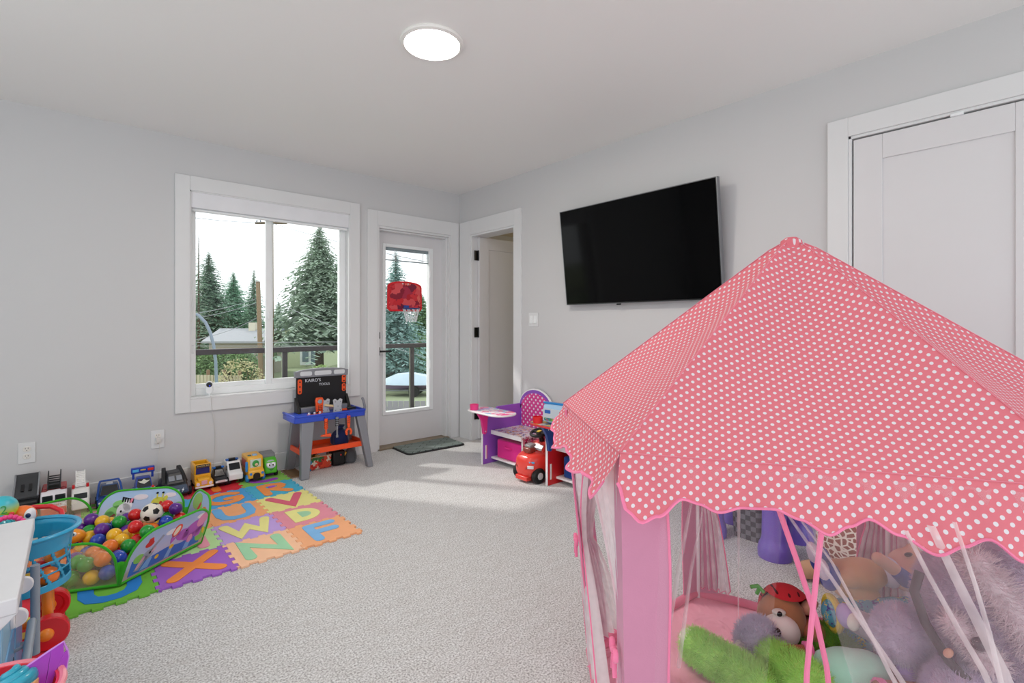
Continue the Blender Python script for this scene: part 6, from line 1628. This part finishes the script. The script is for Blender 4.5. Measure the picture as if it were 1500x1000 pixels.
tube(bm, [(.055, .055, .215), (.058, .058, .12), (.06, .06, .07)], .015, 12)
tube(bm, [(.06, -.13, .060), (.06, .13, .060)], .010, 10); tube(bm, [(-.14, -.13, .060), (-.14, .13, .060)], .010, 10)
tube(bm, [(.06, 0, .064), (-.14, 0, .064)], .012, 10)
obj('cart_frame', bm, orp, t)
redw = plastic('#d8202c')
bm = B(); tube(bm, [(-.085, .128, .36), (-.075, .165, .405), (-.04, .182, .425), (.01, .184, .432), (.06, .180, .424), (.09, .160, .405), (.098, .122, .36)], .009, 10); obj('push_handle', bm, redw, t)
for x_ in (.062, -.14):
    for s in (-1, 1):
        bm = B(); lathe(bm, [(.002, -.006), (.034, -.006), (.040, -.016), (.052, -.018), (.0565, -.014), (.0565, .014), (.052, .018), (.002, .018)], 32, xf((x_, s * .115, .0585 + .011), (-PI / 2 if s > 0 else PI / 2, 0, 0)))
        wl = obj('wheel', bm, redw, t)
        for ss in (-1,):
            bm = B(); ell(bm, (x_ - .006, s * .115 - .012 - (.004 if s < 0 else .0), .0585 + .011), (.022, .016, .022)); obj('hub', bm, orp, wl)
def toyball(p, r, col, label, nm='toy_ball', cat='toy', extra=None):
    tt = thing(nm, label, cat, p); bm = B(); ell(bm, (0, 0, 0), r, u=24, v=16); o = obj('ball', bm, plastic(col) if isinstance(col, str) else col, tt)
    return tt, o
for p, c, l in (((-.075, 2.40, .245), '#f07a26', 'orange ball inside the lattice of the turquoise cart basket, nearest the right'), ((-.10, 2.47, .25), '#d81f22', 'red ball low inside the turquoise cart basket'),
              ((-.125, 2.385, .245), '#f2bb22', 'yellow ball low inside the turquoise cart basket'), ((-.155, 2.45, .25), '#1f6a9a', 'blue ball deep inside the turquoise cart basket'), ((-.06, 2.455, .298), '#e8862e', 'orange ball higher inside the cart basket lattice')):
    toyball(p, .031, c, l, cat='ball')
gradm = M('ball_lime_teal', '#c4d23a', .4)
def grad(name, c0, c1, z0, z1):
    m = bpy.data.materials.new(name); m.use_nodes = True; nt = m.node_tree; b = nt.nodes['Principled BSDF']; tc = nt.nodes.new('ShaderNodeTexCoord'); sp = nt.nodes.new('ShaderNodeSeparateXYZ')
    nt.links.new(tc.outputs['Object'], sp.inputs[0]); mr = nt.nodes.new('ShaderNodeMapRange'); mr.inputs['From Min'].default_value = z0; mr.inputs['From Max'].default_value = z1
    nt.links.new(sp.outputs['Z'], mr.inputs[0]); r = nt.nodes.new('ShaderNodeValToRGB'); r.color_ramp.elements[0].color = lin(c0); r.color_ramp.elements[1].color = lin(c1)
    nt.links.new(mr.outputs[0], r.inputs[0]); nt.links.new(r.outputs[0], b.inputs['Base Color']); b.inputs['Roughness'].default_value = .4; return m
tt, o = toyball((-.205, 2.585, .462), .046, grad('dyed_ball', '#c9d63c', '#35b4c4', -.005, .025), 'lime and turquoise soft ball with a green 2 at the left edge')
face = (V3((0, 0, CAMZ)) - V3((-.205, 2.585, .462))); 
d_ = V3((.18, -.95, .12)).normalized(); u_ = V3((0, 0, 1)).cross(d_).normalized(); w_ = d_.cross(u_)
T = Matrix(((u_.x, w_.x, d_.x, d_.x * .0465), (u_.y, w_.y, d_.y, d_.y * .0465), (u_.z, w_.z, d_.z, d_.z * .0465), (0, 0, 0, 1)))
text('number', '2', .04, T, plastic('#2f9a4a'), o, .0012)
bm = B(); ell(bm, d_ * .045 + u_ * .02 - w_ * .018, (.008, .004, .007)); obj('red_mark', bm, plastic('#e23a34'), o)
tt, o = toyball((-.205, 2.515, .415), .040, '#3fb6c4', 'ribbed turquoise toy ball under the numbered ball')
bm = B()
for k in range(7): tube(bm, [(.0405 * math.cos(a) * math.cos(k * PI / 7), .0405 * math.cos(a) * math.sin(k * PI / 7), .0405 * math.sin(a)) for a in [2 * PI * i / 24 for i in range(24)]], .0022, 6, closed=True)
obj('ribs', bm, plastic('#2fa0b0'), o)
tt = thing('toy_clownfish', 'orange and white toy fish behind the pink ring in the cart', 'toy', (-.15, 2.585, .425), rz=R(-25))
bm = B(); ell(bm, (0, 0, 0), (.042, .03, .036)); o = obj('fish_body', bm, plastic('#f4772c'), tt)
bm = B(); ell(bm, (.024, -.006, .0), (.018, .0235, .027)); wb_ = obj('white_head', bm, plastic('#e6e8ee'), o)
bm = B(); ell(bm, (.030, -.027, .006), (.008, .005, .009)); obj('eye', bm, plastic('#1c2a5a'), wb_)
tt, o = toyball((-.165, 2.44, .385), .034, '#7ed03a', 'lime green toy ball inside the pink beaded ring')
bm = B(); tube(bm, [(.035 * math.cos(a), .035 * math.sin(a), 0) for a in [2 * PI * i / 24 for i in range(24)]], .003, 6, closed=True); obj('seam', bm, plastic('#5aa82a'), o)
tt = thing('teething_ring', 'pink beaded toy ring hooked over the turquoise basket rim', 'toy ring', (-.180, 2.43, .425), rot=(R(62), R(4), R(8)))
bm = B(); tube(bm, [(.045 * math.cos(a), .045 * math.sin(a), 0) for a in [2 * PI * i / 32 for i in range(32)]], .007, 10, closed=True); o = obj('ring', bm, plastic('#ee3f86'), tt)
bm = B()
for k in range(22): ell(bm, (.045 * math.cos(2 * PI * k / 22), .045 * math.sin(2 * PI * k / 22), 0), .0095, u=10, v=8)
obj('beads', bm, plastic('#ee3f86'), o)
# red bin with play food at the front left
t = thing('toy_bin', 'red plastic bin of toys at the bottom left corner', 'bin', (-.155, 1.475, 0))
redb = M('bin_red', '#e03a48', .25, coat=.3)
bm = B(); lathe(bm, [(.10, .001), (.105, .02), (.128, .352), (.138, .358), (.138, .364), (.122, .364), (.1, .03), (.002, .028)], 48); b = obj('bin_wall', bm, redb, t)
bm = B(); tube(bm, [(.133 * math.cos(a), .133 * math.sin(a), .361) for a in [2 * PI * i / 48 for i in range(48)]], .0075, 8, closed=True); obj('bin_rim', bm, plastic('#f08a98'), b)
t = thing('toy_cupcake', 'toy cupcake with turquoise frosting lying on top of the red bin', 'toy food', (-.085, 1.475, .325), rot=(R(-20), R(-8), R(20)))
bm = B(); lathe(bm, [(.022, 0), (.025, .004), (.034, .038), (.030, .042)], 24); obj('cake', bm, plastic('#e8b478'), t)
bm = B()
pts = []
for i in range(90):
    q = i / 89; r_ = .034 * (1 - q * .8); a = q * 2 * PI * 3
    pts.append((r_ * math.cos(a), r_ * math.sin(a), .044 + .036 * q))
tube(bm, pts, lambda q: .0125 * (1 - .4 * q), 10); ell(bm, (0, 0, .05), (.036, .036, .022)); obj('frosting', bm, plastic('#2f9fb8'), t)
t = thing('toy_tiara', 'purple translucent toy crown panel with heart cutout at the bin edge', 'toy', (-.028, 1.50, .32), rot=(R(-14), R(10), R(22)))
t.location = (-.047, 1.50, .358); t.scale = (.68, .8, .68)
pv = M('violet_plastic', '#a53fc0', .25, coat=.2)
bm = B()
for pl in ([(-.06, -.05), (-.01, -.05), (-.005, .01), (.0, .075), (-.06, .05)], [(-.012, -.05), (.004, -.05), (.022, .02), (.036, .055), (.032, .088), (0, .075), (-.004, .0)], [(.018, -.05), (.04, -.05), (.05, .04), (.045, .06), (.036, .055), (.022, .02)]):
    prism(bm, pl, -.003, .003, TY)
obj('crown_panel', bm, pv, t, smooth=0, bevel=.001)
bm = B(); tube(bm, [(-.06, -.0, .05), (0, 0, .076), (.033, 0, .089), (.046, 0, .06), (.05, 0, .04), (.04, 0, -.05)], .0035, 6); obj('crown_edge', bm, plastic('#c98ae0'), t)
t = thing('toy_berry', 'shiny dark purple toy berry at the left of the red bin', 'toy food', (-.155, 1.425, .32))
bm = B()
for dx, dy, dz in ((0, 0, .015), (.02, 0, .0), (-.02, .005, .0), (0, -.02, -.0), (.01, .02, .0)): ell(bm, (dx, dy, dz + .012), .02, u=14, v=10)
obj('berry', bm, plastic('#4a1f86'), t); bm = B(); cyl(bm, (0, 0, .04), (.004, 0, .06), .004, n=8); obj('stalk', bm, plastic('#3a8a3a'), t)
t = thing('toy_donut', 'orange toy doughnut in front of the turquoise cupcake', 'toy food', (-.088, 1.41, .335), rot=(R(20), 0, 0))
bm = B(); tube(bm, [(.022 * math.cos(a), .022 * math.sin(a), 0) for a in [2 * PI * i / 28 for i in range(28)]], .0105, 10, closed=True); o = obj('dough', bm, plastic('#f0642e'), t)
bm = B(); tube(bm, [(.022 * math.cos(a), .022 * math.sin(a), .004) for a in [2 * PI * i / 28 for i in range(28)]], .0095, 10, closed=True); obj('icing', bm, plastic('#f7d2c0'), o)
t = thing('toy_plate', 'pink toy plate tucked under the purple crown panel', 'toy plate', (-.045, 1.425, .30), rot=(R(12), R(14), 0))
bm = B(); lathe(bm, [(.03, 0), (.052, .008), (.054, .011), (.03, .004), (.002, .004)], 28); o = obj('plate', bm, plastic('#f06aa8'), t)
bm = B(); lathe(bm, [(.028, .0045), (.002, .006)], 24); obj('plate_centre', bm, plastic('#f7e6ee'), o)
# ------------------------------------------------------------------ outside: balcony, neighbours and trees
GZ = -2.75
def at(px, py, d):
    s_, c_ = math.sin(YAW), math.cos(YAW); k = (px - 750) / 726.11
    return V3((s_ + k * c_, c_ - k * s_, 0)) * d + V3((0, 0, CAMZ - (py - 473.91) / 726.11 * d))
grassm = M('lawn_grass', '#909878', .95, bump=.4, bscale=8, var=.18, vscale=.4)
bm = B(); box(bm, (20, 45, GZ - .25), (160, 120 - .0, .5)); 
for v in bm.verts:
    if v.co.y < 0: v.co.y = 6.2
struct('ground', bm, grassm)
railm = M('rail_dark', '#3a3538', .4)
t = struct('floor_balcony') if False else None
bm = B(); bx(bm, -3, 7, WA + WT, 5.85, -.30, -.13); struct('floor_balcony', bm, M('deck_grey', '#8e9192', .7))
t = thing('balcony_railing', 'dark metal balcony railing with clear glass panels outside the window and door', 'railing', (0, 5.75, -.13))
bm = B(); bx(bm, -3, 7, -.03, .03, .955, 1.01); obj('top_rail', bm, railm, t, bevel=.004)
bm = B(); bx(bm, -3, 7, -.02, .02, .06, .10); obj('bottom_rail', bm, railm, t, bevel=.003)
px_posts = [-1.6, .0, 1.72, 3.3, 4.9, 6.5]
for x_ in px_posts:
    bm = B(); bx(bm, x_ - .025, x_ + .025, -.025, .025, 0, .955); obj('post', bm, railm, t, bevel=.003)
rg = glass_mat('railing_glass', (.93, .96, .95, 1))
for a, b_ in zip(px_posts, px_posts[1:]):
    bm = B(); bx(bm, a + .03, b_ - .03, -.004, .004, .10, .955); obj('glass_panel', bm, rg, t)

def conifer(name, label, base, h, r, col, n=260, droop=.35, seed=1, group='trees beyond the balcony', crown0=.08, dens=1.0):
    rnd = random.Random(seed)
    t = thing(name, label, 'tree', base, group=group)
    bm = B(); cyl(bm, (0, 0, -.1), (0, 0, h * .97), r * .075, r * .01, n=8); obj('trunk', bm, M('bark', '#5b4c40', .9), t)
    bm = B()
    for i in range(n):
        q = (i + rnd.random()) / n; q = q ** .8
        z = h * (crown0 + (1 - crown0) * q); L = r * (1 - q) ** .85 * rnd.uniform(.72, 1.12) + .05 * r
        a = i * 2.399 + rnd.uniform(-.3, .3); d = V3((math.cos(a), math.sin(a), 0)); sd = V3((-d.y, d.x, 0))
        m = 7; P = []
        for j in range(m + 1):
            s_ = j / m; P.append(d * L * s_ + V3((0, 0, z + L * (.12 * s_ - droop * s_ * s_ + .18 * max(0, s_ - .75)))))
        wd_ = L * .20 * dens
        for j in range(m):
            for k in range(3):
                s0 = rnd.random(); p = P[j].lerp(P[j + 1], s0); wj = wd_ * (1.05 - .8 * (j + s0) / m) * rnd.uniform(.6, 1.3)
                for sg in (-1, 1):
                    tip = p + sd * sg * wj + d * wj * rnd.uniform(.3, .9) + V3((0, 0, -wj * rnd.uniform(.1, .75)))
                    o_ = V3((rnd.uniform(-1, 1), rnd.uniform(-1, 1), rnd.uniform(-.6, .6))) * wj * .28
                    try: bm.faces.new([bm.verts.new(x) for x in (p - d * wj * .22, p + d * wj * .30 + o_ * .3, tip + o_, tip - o_ * .6 - d * wj * .2)])
                    except ValueError: pass
    obj('needles', bm, M('needles_' + col.strip('#'), col, .9, var=.2, vscale=1.2, spec=.1), t, smooth=0, recalc=False)
    return t
def base_at(px, d): p = at(px, 474, d); return (p.x, p.y, GZ)
def hgt(py, d): return at(0, py, d).z - GZ
conifer('spruce_tree', 'tall spruce with drooping branches standing right of centre in the window', base_at(468, 36), hgt(330, 36), 4.7, '#a3b5a4', 330, .50, 2, crown0=.22)
conifer('fir_tree', 'dark tall fir at the left edge of the window', base_at(306, 52), hgt(368, 52), 4.4, '#7e9a86', 300, .3, 3)
conifer('fir_tree', 'pointed fir second from the left in the window', base_at(342, 58), hgt(398, 58), 4.4, '#84b094', 300, .2, 4)
conifer('fir_tree', 'narrow fir behind the utility pole in the window', base_at(372, 54), hgt(392, 54), 2.7, '#82a48a', 240, .3, 5)
conifer('fir_tree', 'thin fir at the far left edge of the window glass', base_at(291, 40), hgt(338, 40), 1.7, '#8a9c88', 140, .35, 6, dens=.7)
conifer('spruce_tree', 'blue green spruce seen through the left half of the door glass', base_at(580, 30), hgt(368, 30), 2.9, '#98b6b2', 300, .35, 7)
conifer('fir_tree', 'green fir seen at the right side of the door glass', base_at(618, 50), hgt(430, 50), 3.6, '#8aa882', 260, .3, 8)
conifer('fir_tree', 'dark fir behind the house roof, hidden partly by the window mullion', base_at(408, 66), hgt(440, 66), 3.0, '#8ca894', 200, .3, 9)

def leafy(name, label, c, r, col, cat='bush', n=900, seed=1, leaf=.12, twig='#6b5a48'):
    rnd = random.Random(seed); t = thing(name, label, cat, c); bm = B(); bt = B()
    for i in range(n):
        v = V3((rnd.gauss(0, 1), rnd.gauss(0, 1), rnd.gauss(0, 1))).normalized() * rnd.uniform(.55, 1) ** .5
        p = V3((v.x * r[0], v.y * r[1], r[2] + v.z * r[2]))
        a = V3((rnd.uniform(-1, 1), rnd.uniform(-1, 1), rnd.uniform(-1, 1))).normalized() * leaf; b_ = a.orthogonal().normalized() * leaf * .5
        bm.faces.new([bm.verts.new(x) for x in (p - a, p + b_, p + a, p - b_)])
    for i in range(14):
        a = 2 * PI * i / 14; tube(bt, [(0, 0, 0), (r[0] * .4 * math.cos(a), r[1] * .4 * math.sin(a), r[2] * .9), (r[0] * .8 * math.cos(a), r[1] * .8 * math.sin(a), r[2] * (1.3 + .5 * math.sin(i)))], .015, 5)
    obj('leaves', bm, M('leaf_' + col.strip('#'), col, .9, var=.2, vscale=2, spec=.1), t, smooth=0, recalc=False); obj('twigs', bt, M('twig', twig, .9), t)
    return t
for k, px in enumerate((288, 306, 324, 342, 360)):
    p = base_at(px, 31)
    leafy('hedge_bush', ['leftmost dark green hedge bush behind the picket fence', 'second dark hedge bush from the left behind the fence', 'middle dark hedge bush behind the bare shrub', 'fourth dark hedge bush from the left behind the bare shrub', 'dark hedge bush beside the utility pole'][k], p, (.75, .5, 1.05), '#7c9668', n=1700, seed=k, leaf=.10)
    bpy.context.scene.objects  # noqa
p = base_at(352, 23); leafy('bare_shrub', 'pale twiggy shrub in front of the hedge, seen low in the window', p, (1.05, .8, 1.15), '#b8b088', n=700, seed=11, leaf=.07, twig='#b29a78')
p = base_at(470, 30); leafy('garden_shrub', 'light green garden shrub below the white house wall', p, (.8, .6, .7), '#a2b878', n=700, seed=12, leaf=.08)
p = base_at(604, 33.5); leafy('dark_hedge', 'dark green hedge seen above the railing through the door', p, (1.6, .6, 1.7), '#6e8e5c', n=1600, seed=13, leaf=.12)
for k in range(2):
    p = base_at((575, 612)[k], 34); leafy('dark_hedge', ('deep green shrub behind the railing at the left of the door glass', 'deep green shrub behind the railing at the right of the door glass')[k], p, (1.3, .6, 1.55), '#62805a', n=1300, seed=20 + k, leaf=.12)

# picket fence
a, b_ = at(280, 545, 22), at(352, 556, 24)
t = thing('picket_fence', 'pale weathered picket fence low in the left of the window', 'fence', (a.x, a.y, GZ))
dv = V3((b_.x - a.x, b_.y - a.y, 0)); n = 16
fm = M('fence_wood', '#c9bda6', .9)
for k in range(n):
    q = dv * (k / (n - 1)); bm = B(); bx(bm, q.x - .055, q.x + .055, q.y - .012, q.y + .012, 0, 1.62 - .25 * k / n); obj('picket', bm, fm, t)
for k in (0, 5, 10, 15):
    q = dv * (k / (n - 1)); bm = B(); bx(bm, q.x - .06, q.x + .06, q.y + .013, q.y + .13, 0, 1.85 - .25 * k / n); obj('post', bm, M('post_brown', '#8a6f58', .9), t)
for z in (.45, 1.2):
    bm = B(); tube(bm, [V3((0, .02, z)), dv + V3((0, .02, z))], .035, 6); obj('fence_rail', bm, fm, t)

def house(name, label, px0, px1, d, eave_px, ridge_px, wallc, roofc, depth=6, ridge_along=False):
    A, Bq = at(px0, 474, d), at(px1, 474, d); A.z = Bq.z = 0
    X = (Bq - A); Wd = X.length; X.normalize(); Yv = V3((-X.y, X.x, 0)); 
    if Yv.dot(V3((math.sin(YAW), math.cos(YAW), 0))) < 0: Yv = -Yv
    t = thing(name, label, 'house', (A.x, A.y, GZ), rz=math.atan2(X.y, X.x))
    ze, zr = at(0, eave_px, d).z - GZ, at(0, ridge_px, d).z - GZ
    bm = B()
    if not ridge_along:
        prism(bm, [(0, 0), (Wd, 0), (Wd, ze), (Wd / 2, zr), (0, ze)], 0, -depth, TY)
    else: bx(bm, 0, Wd, 0, depth, 0, ze)
    w_ = obj('wall', bm, M('siding_' + wallc.strip('#'), wallc, .8), t, smooth=0)
    bm = B(); o = .35
    if not ridge_along:
        for s in (0, 1):
            e0 = (-o, ze - o * (zr - ze) / (Wd / 2)) if s == 0 else (Wd + o, ze - o * (zr - ze) / (Wd / 2))
            prism(bm, [e0, (Wd / 2, zr), (Wd / 2, zr + .16), (e0[0], e0[1] + .16)], .35, -depth - .3, TY)
    else:
        prism(bm, [(-o, ze - .12), (depth / 2, zr), (depth + o, ze - .12), (depth + o, ze + .03), (depth / 2, zr + .15), (-o, ze + .03)], -o, Wd + o, TX)
    r_ = obj('roof', bm, M('roof_' + roofc.strip('#'), roofc, .85), t, smooth=0)
    return t, Wd, ze, zr, w_, r_
t, W_, ze, zr, w_, r_ = house('neighbour_house', 'pale green gabled house with grey roof across the garden', 384, 474, 44, 497, 479, '#c9cfae', '#7d8a92')
bm = B(); bx(bm, W_ * .62, W_ * .95, -.06, .02, .2, ze - .5); obj('white_porch', bm, M('porch_white', '#eef0f2', .6), t)
bm = B(); bx(bm, W_ * .66, W_ * .76, -.09, -.06, .5, ze - .8); f_ = obj('window', bm, M('house_window', '#7c8c98', .2), t); bm = B(); bx(bm, W_ * .80, W_ * .90, -.09, -.06, .3, ze - .7); obj('window', bm, M('house_window'), t)
t, W_, ze, zr, w_, r_ = house('neighbour_house', 'low grey roofed house with a pale chimney left of the gabled house', 306, 383, 37, 500, 484, '#a39c90', '#9a9ea2', depth=4, ridge_along=True)
bm = B(); bx(bm, W_ * .55, W_ * .68, 1.5, 2.3, ze, zr + .6); obj('chimney', bm, M('chimney_pale', '#d4cfbc', .8), t)
bm = B(); bx(bm, W_ * .2, W_ * .35, -.05, .0, .9, 2.0); obj('window', bm, M('house_window'), t)
t, W_, ze, zr, w_, r_ = house('neighbour_house', 'dark grey house seen through the door glass above the covered boat', 566, 640, 36, 510, 497, '#5c646a', '#6c7278', ridge_along=True)
for a_ in (.2, .6):
    bm = B(); bx(bm, W_ * a_, W_ * (a_ + .22), -.06, 0, .9, 1.7); obj('window', bm, M('house_window'), t)

# utility pole, wires, lamp pole
b0 = base_at(398, 34)
t = thing('street_utility_pole', 'tall utility pole with crossarm mostly hidden behind the window mullion', 'utility pole', b0)
zt_ = at(0, 318, 34).z - GZ
bm = B(); cyl(bm, (0, 0, 0), (0, 0, zt_), .15, .11, n=12); obj('pole', bm, M('pole_wood', '#8a7660', .9), t)
bm = B(); q = V3((.7513, -.66, 0)); p0 = V3((0, -.12, zt_ - .42)); tube(bm, [p0 - q * 1.15, p0 + q * 1.0], .085, 6); ca = obj('crossarm', bm, M('arm_wood', '#6f6152', .9), t)
for s in (-1.05, -.8, -.45, .5, .9):
    bm = B(); p = p0 + q * s; cyl(bm, p + V3((0, 0, .06)), p + V3((0, 0, .22)), .05, .03, n=8); obj('insulator', bm, M('insulator', '#6c7480', .4), ca)
b1 = base_at(383, 30)
t = thing('street_utility_pole', 'short leaning wooden pole at the right of the left window pane', 'utility pole', b1)
tp_ = at(378, 414, 30); bm = B(); cyl(bm, (0, 0, 0), V3((tp_.x - b1[0], tp_.y - b1[1], tp_.z - GZ)), .15, .12, n=12); pl_ = obj('pole', bm, M('pole_wood'), t)
bm = B(); cyl(bm, V3((tp_.x - b1[0], tp_.y - b1[1], tp_.z - GZ)), V3((tp_.x - b1[0], tp_.y - b1[1], tp_.z - GZ + .08)), .13, .10, n=12); obj('pole_cap', bm, M('arm_wood'), pl_)
wm = M('wire_grey', '#8b8f94', .6)
for k, (pa, pb, d0, d1, sag) in enumerate((((150, 296), (384, 326), 20, 34, .2), ((396, 326), (700, 398), 34, 24, .2), ((150, 470), (384, 434), 18, 34, .35), ((150, 478), (384, 440), 18, 34, .35), ((150, 512), (382, 462), 16, 34, .5), ((396, 438), (700, 545), 34, 20, .3), ((150, 500), (700, 497), 26, 26, .1), ((150, 505), (700, 503), 26, 26, .1))):
    A, Bq = at(*pa, d0), at(*pb, d1)
    bm = B(); tube(bm, [A.lerp(Bq, i / 20) - V3((0, 0, sag * 4 * (i / 20) * (1 - i / 20))) for i in range(21)], .016, 5)
    tag(obj('street_wire', bm, wm), ['thin wire from the crossarm to the upper left of the window', 'thin wire from the crossarm down to the upper right', 'upper wire of the pair crossing the left firs', 'lower wire of the pair crossing the left firs', 'steeply sagging wire across the left pane', 'wire from the pole down past the big spruce', 'upper of two level wires above the railing', 'lower of two level wires above the railing'][k], 'wire', 'overhead wires')
t = thing('street_lamp_pole', 'curved blue grey metal pole bending left in the window', 'lamp pole', base_at(317, 12))
b0 = V3(base_at(317, 12)); bm = B()
pts = [(317, 720), (317, 560), (316, 530), (313, 506), (308, 487), (301, 472), (291, 462), (276, 456), (255, 452)]
tube(bm, [at(a_, c_, 12) - b0 for a_, c_ in pts], .036, 10); obj('pole', bm, M('lamp_metal', '#7b8896', .45, metal=.2), t)
bm = B(); cyl(bm, (0, 0, 0), (0, 0, .1), .12, .1, n=14); obj('base_plate', bm, M('lamp_metal'), t)

# covered boat on a trailer
p = at(594, 474, 27); t = thing('covered_boat', 'boat under a pale blue tarpaulin on a trailer, seen through the door', 'boat', (p.x, p.y, GZ), rz=R(-41.3))
bm = B()
rings = []
for x_, w__, h in ((-1.3, .1, .75), (-1.1, .5, .9), (-.5, .75, 1.15), (.3, .8, 1.22), (1.0, .75, 1.1), (1.6, .7, .95)):
    rings.append([(x_, -w__, .62), (x_, -w__ * .95, .72), (x_, -w__ * .5, h), (x_, w__ * .5, h), (x_, w__ * .95, .72), (x_, w__, .62)])
loft(bm, rings); obj('tarpaulin', bm, cloth('#c3d2e2'), t)
bm = B(); loft(bm, [[(x_, -w__ * .95, .62), (x_, w__ * .95, .62), (x_, w__ * .5, .36), (x_, -w__ * .5, .36)] for x_, w__ in ((-1.25, .15), (-.9, .55), (.2, .75), (1.6, .68))]); obj('hull', bm, plastic('#8f7a9a'), t)
bm = B(); bx(bm, -1.4, 1.5, -.6, -.5, .3, .36); bx(bm, -1.4, 1.5, .5, .6, .3, .36); bx(bm, -.2, .0, -.6, .6, .3, .36); bx(bm, -1.45, -1.35, -.6, .6, .3, .36); obj('trailer', bm, M('trailer_grey', '#777a80', .5, metal=.4), t)
for s in (-1, 1):
    bm = B(); cyl(bm, (.6, s * .62, .28), (.6, s * .80, .28), .28, n=20); obj('wheel', bm, rubber, t)
# board fence under the boat
a, b_ = at(555, 474, 17), at(660, 474, 17)
t = thing('board_fence', 'grey weathered board fence at the bottom of the door glass', 'fence', (a.x, a.y, GZ))
dv = V3((b_.x - a.x, b_.y - a.y, 0)); n = 14
for k in range(n):
    q = dv * (k / (n - 1)); bm = B(); box(bm, (q.x, q.y, .62), (.17, .03, 1.24), rot=(0, 0, -YAW)); obj('board', bm, M('board_grey', '#9a949c', .9), t)
bm = B(); tube(bm, [V3((0, .03, 1.0)), dv + V3((0, .03, 1.0))], .04, 6); obj('fence_rail', bm, M('board_grey'), t)

# ------------------------------------------------------------------ toy basketball hoop on the door
t = thing('toy_basketball_hoop', 'red toy basketball backboard with white net hung on the door glass', 'basketball hoop', (2.334, SY - .004, 1.395))
T = TY
def bb(w, h, top):
    return [(-w, -h * .82), (-w * .86, -h), (w * .86, -h), (w, -h * .82), (w * .985, h * .62)] + [(w * .98 * math.cos(q), h * .62 + h * .38 * math.sin(q) ** .8) for q in [PI * i / 14 for i in range(1, 14)]] + [(-w * .985, h * .62)]
bm = B(); prism(bm, bb(.184, .142, 0), .002, .014, T); bd = obj('backboard', bm, plastic('#e0202c'), t, bevel=.003)
bm = B(); prism(bm, bb(.165, .125, 0), .014, .0155, T); obj('printed_face', bm, blotch('hoop_print', ['#c01c2c', '#d8323c', '#8f1832', '#e2545a', '#b02a48', '#d02430', '#7a1a3a', '#e86a60'], 16), bd)
for x_ in (-.026, .03):
    bm = B(); cyl(bm, (x_, -.012, .118), (x_, -.018, .118), .007, n=12); obj('suction_cup', bm, M('cup_clear', '#d6d8de', .2), bd)
bm = B(); bx(bm, -.02, .03, -.035, -.014, -.128, -.085); obj('rim_bracket', bm, plastic('#1f4aa0'), t, bevel=.003)
bm = B(); tube(bm, [(.01 + .075 * math.cos(a), -.11 + .075 * math.sin(a), -.118) for a in [2 * PI * i / 32 for i in range(32)]], .006, 8, closed=True); obj('rim', bm, plastic('#28407c'), t)
bm = B()
for k in range(10):
    for sg in (-1, 1):
        tube(bm, [(.01 + (.075 - .03 * v) * math.cos(2 * PI * k / 10 + sg * v * .63), -.11 + (.075 - .03 * v) * math.sin(2 * PI * k / 10 + sg * v * .63), -.12 - .12 * v) for v in [i / 6 for i in range(7)]], .0026, 5)
obj('net', bm, M('net_white', '#eef0f4', .8), t)
# ------------------------------------------------------------------ daylight
wd = bpy.data.worlds.new('sky'); SC.world = wd; wd.use_nodes = True
nt = wd.node_tree; nt.nodes['Background'].inputs['Color'].default_value = (.93, .975, 1, 1)
nt.nodes['Background'].inputs['Strength'].default_value = WORLD * 1.03
s = bpy.data.lights.new('sun', 'SUN'); s.energy = SUN; s.angle = R(2.5); s.color = (1, .96, .9)
so = bpy.data.objects.new('sun', s); COL.objects.link(so)
so.rotation_euler = V3((.68, -1, -1.0)).to_track_quat('-Z', 'Y').to_euler()
def portal(loc, rot, sx, sy):
    a = bpy.data.lights.new('sky_portal', 'AREA'); a.shape = 'RECTANGLE'; a.size = sx; a.size_y = sy; a.cycles.is_portal = True
    o = bpy.data.objects.new('sky_portal', a); COL.objects.link(o); o.location = loc; o.rotation_euler = rot
portal(((WIN[0] + WIN[1]) / 2, WA + .2, (WIN[2] + WIN[3]) / 2), (R(-90), 0, 0), 1.2, 1.5)
portal((2.4, WA + .2, 1.1), (R(-90), 0, 0), .6, 1.65)
portal((XL - .2, .8, 1.2), (0, R(-90), 0), 2.3, 4.4)
portal((.6, YF - .2, 1.2), (R(90), 0, 0), 4.4, 2.3)
l = bpy.data.lights.new('next_room_lamp', 'POINT'); l.energy = 5; l.color = (1, .84, .6); l.shadow_soft_size = .1
o = bpy.data.objects.new('next_room_lamp', l); COL.objects.link(o); o.location = (4.2, 2.7, 2.2)
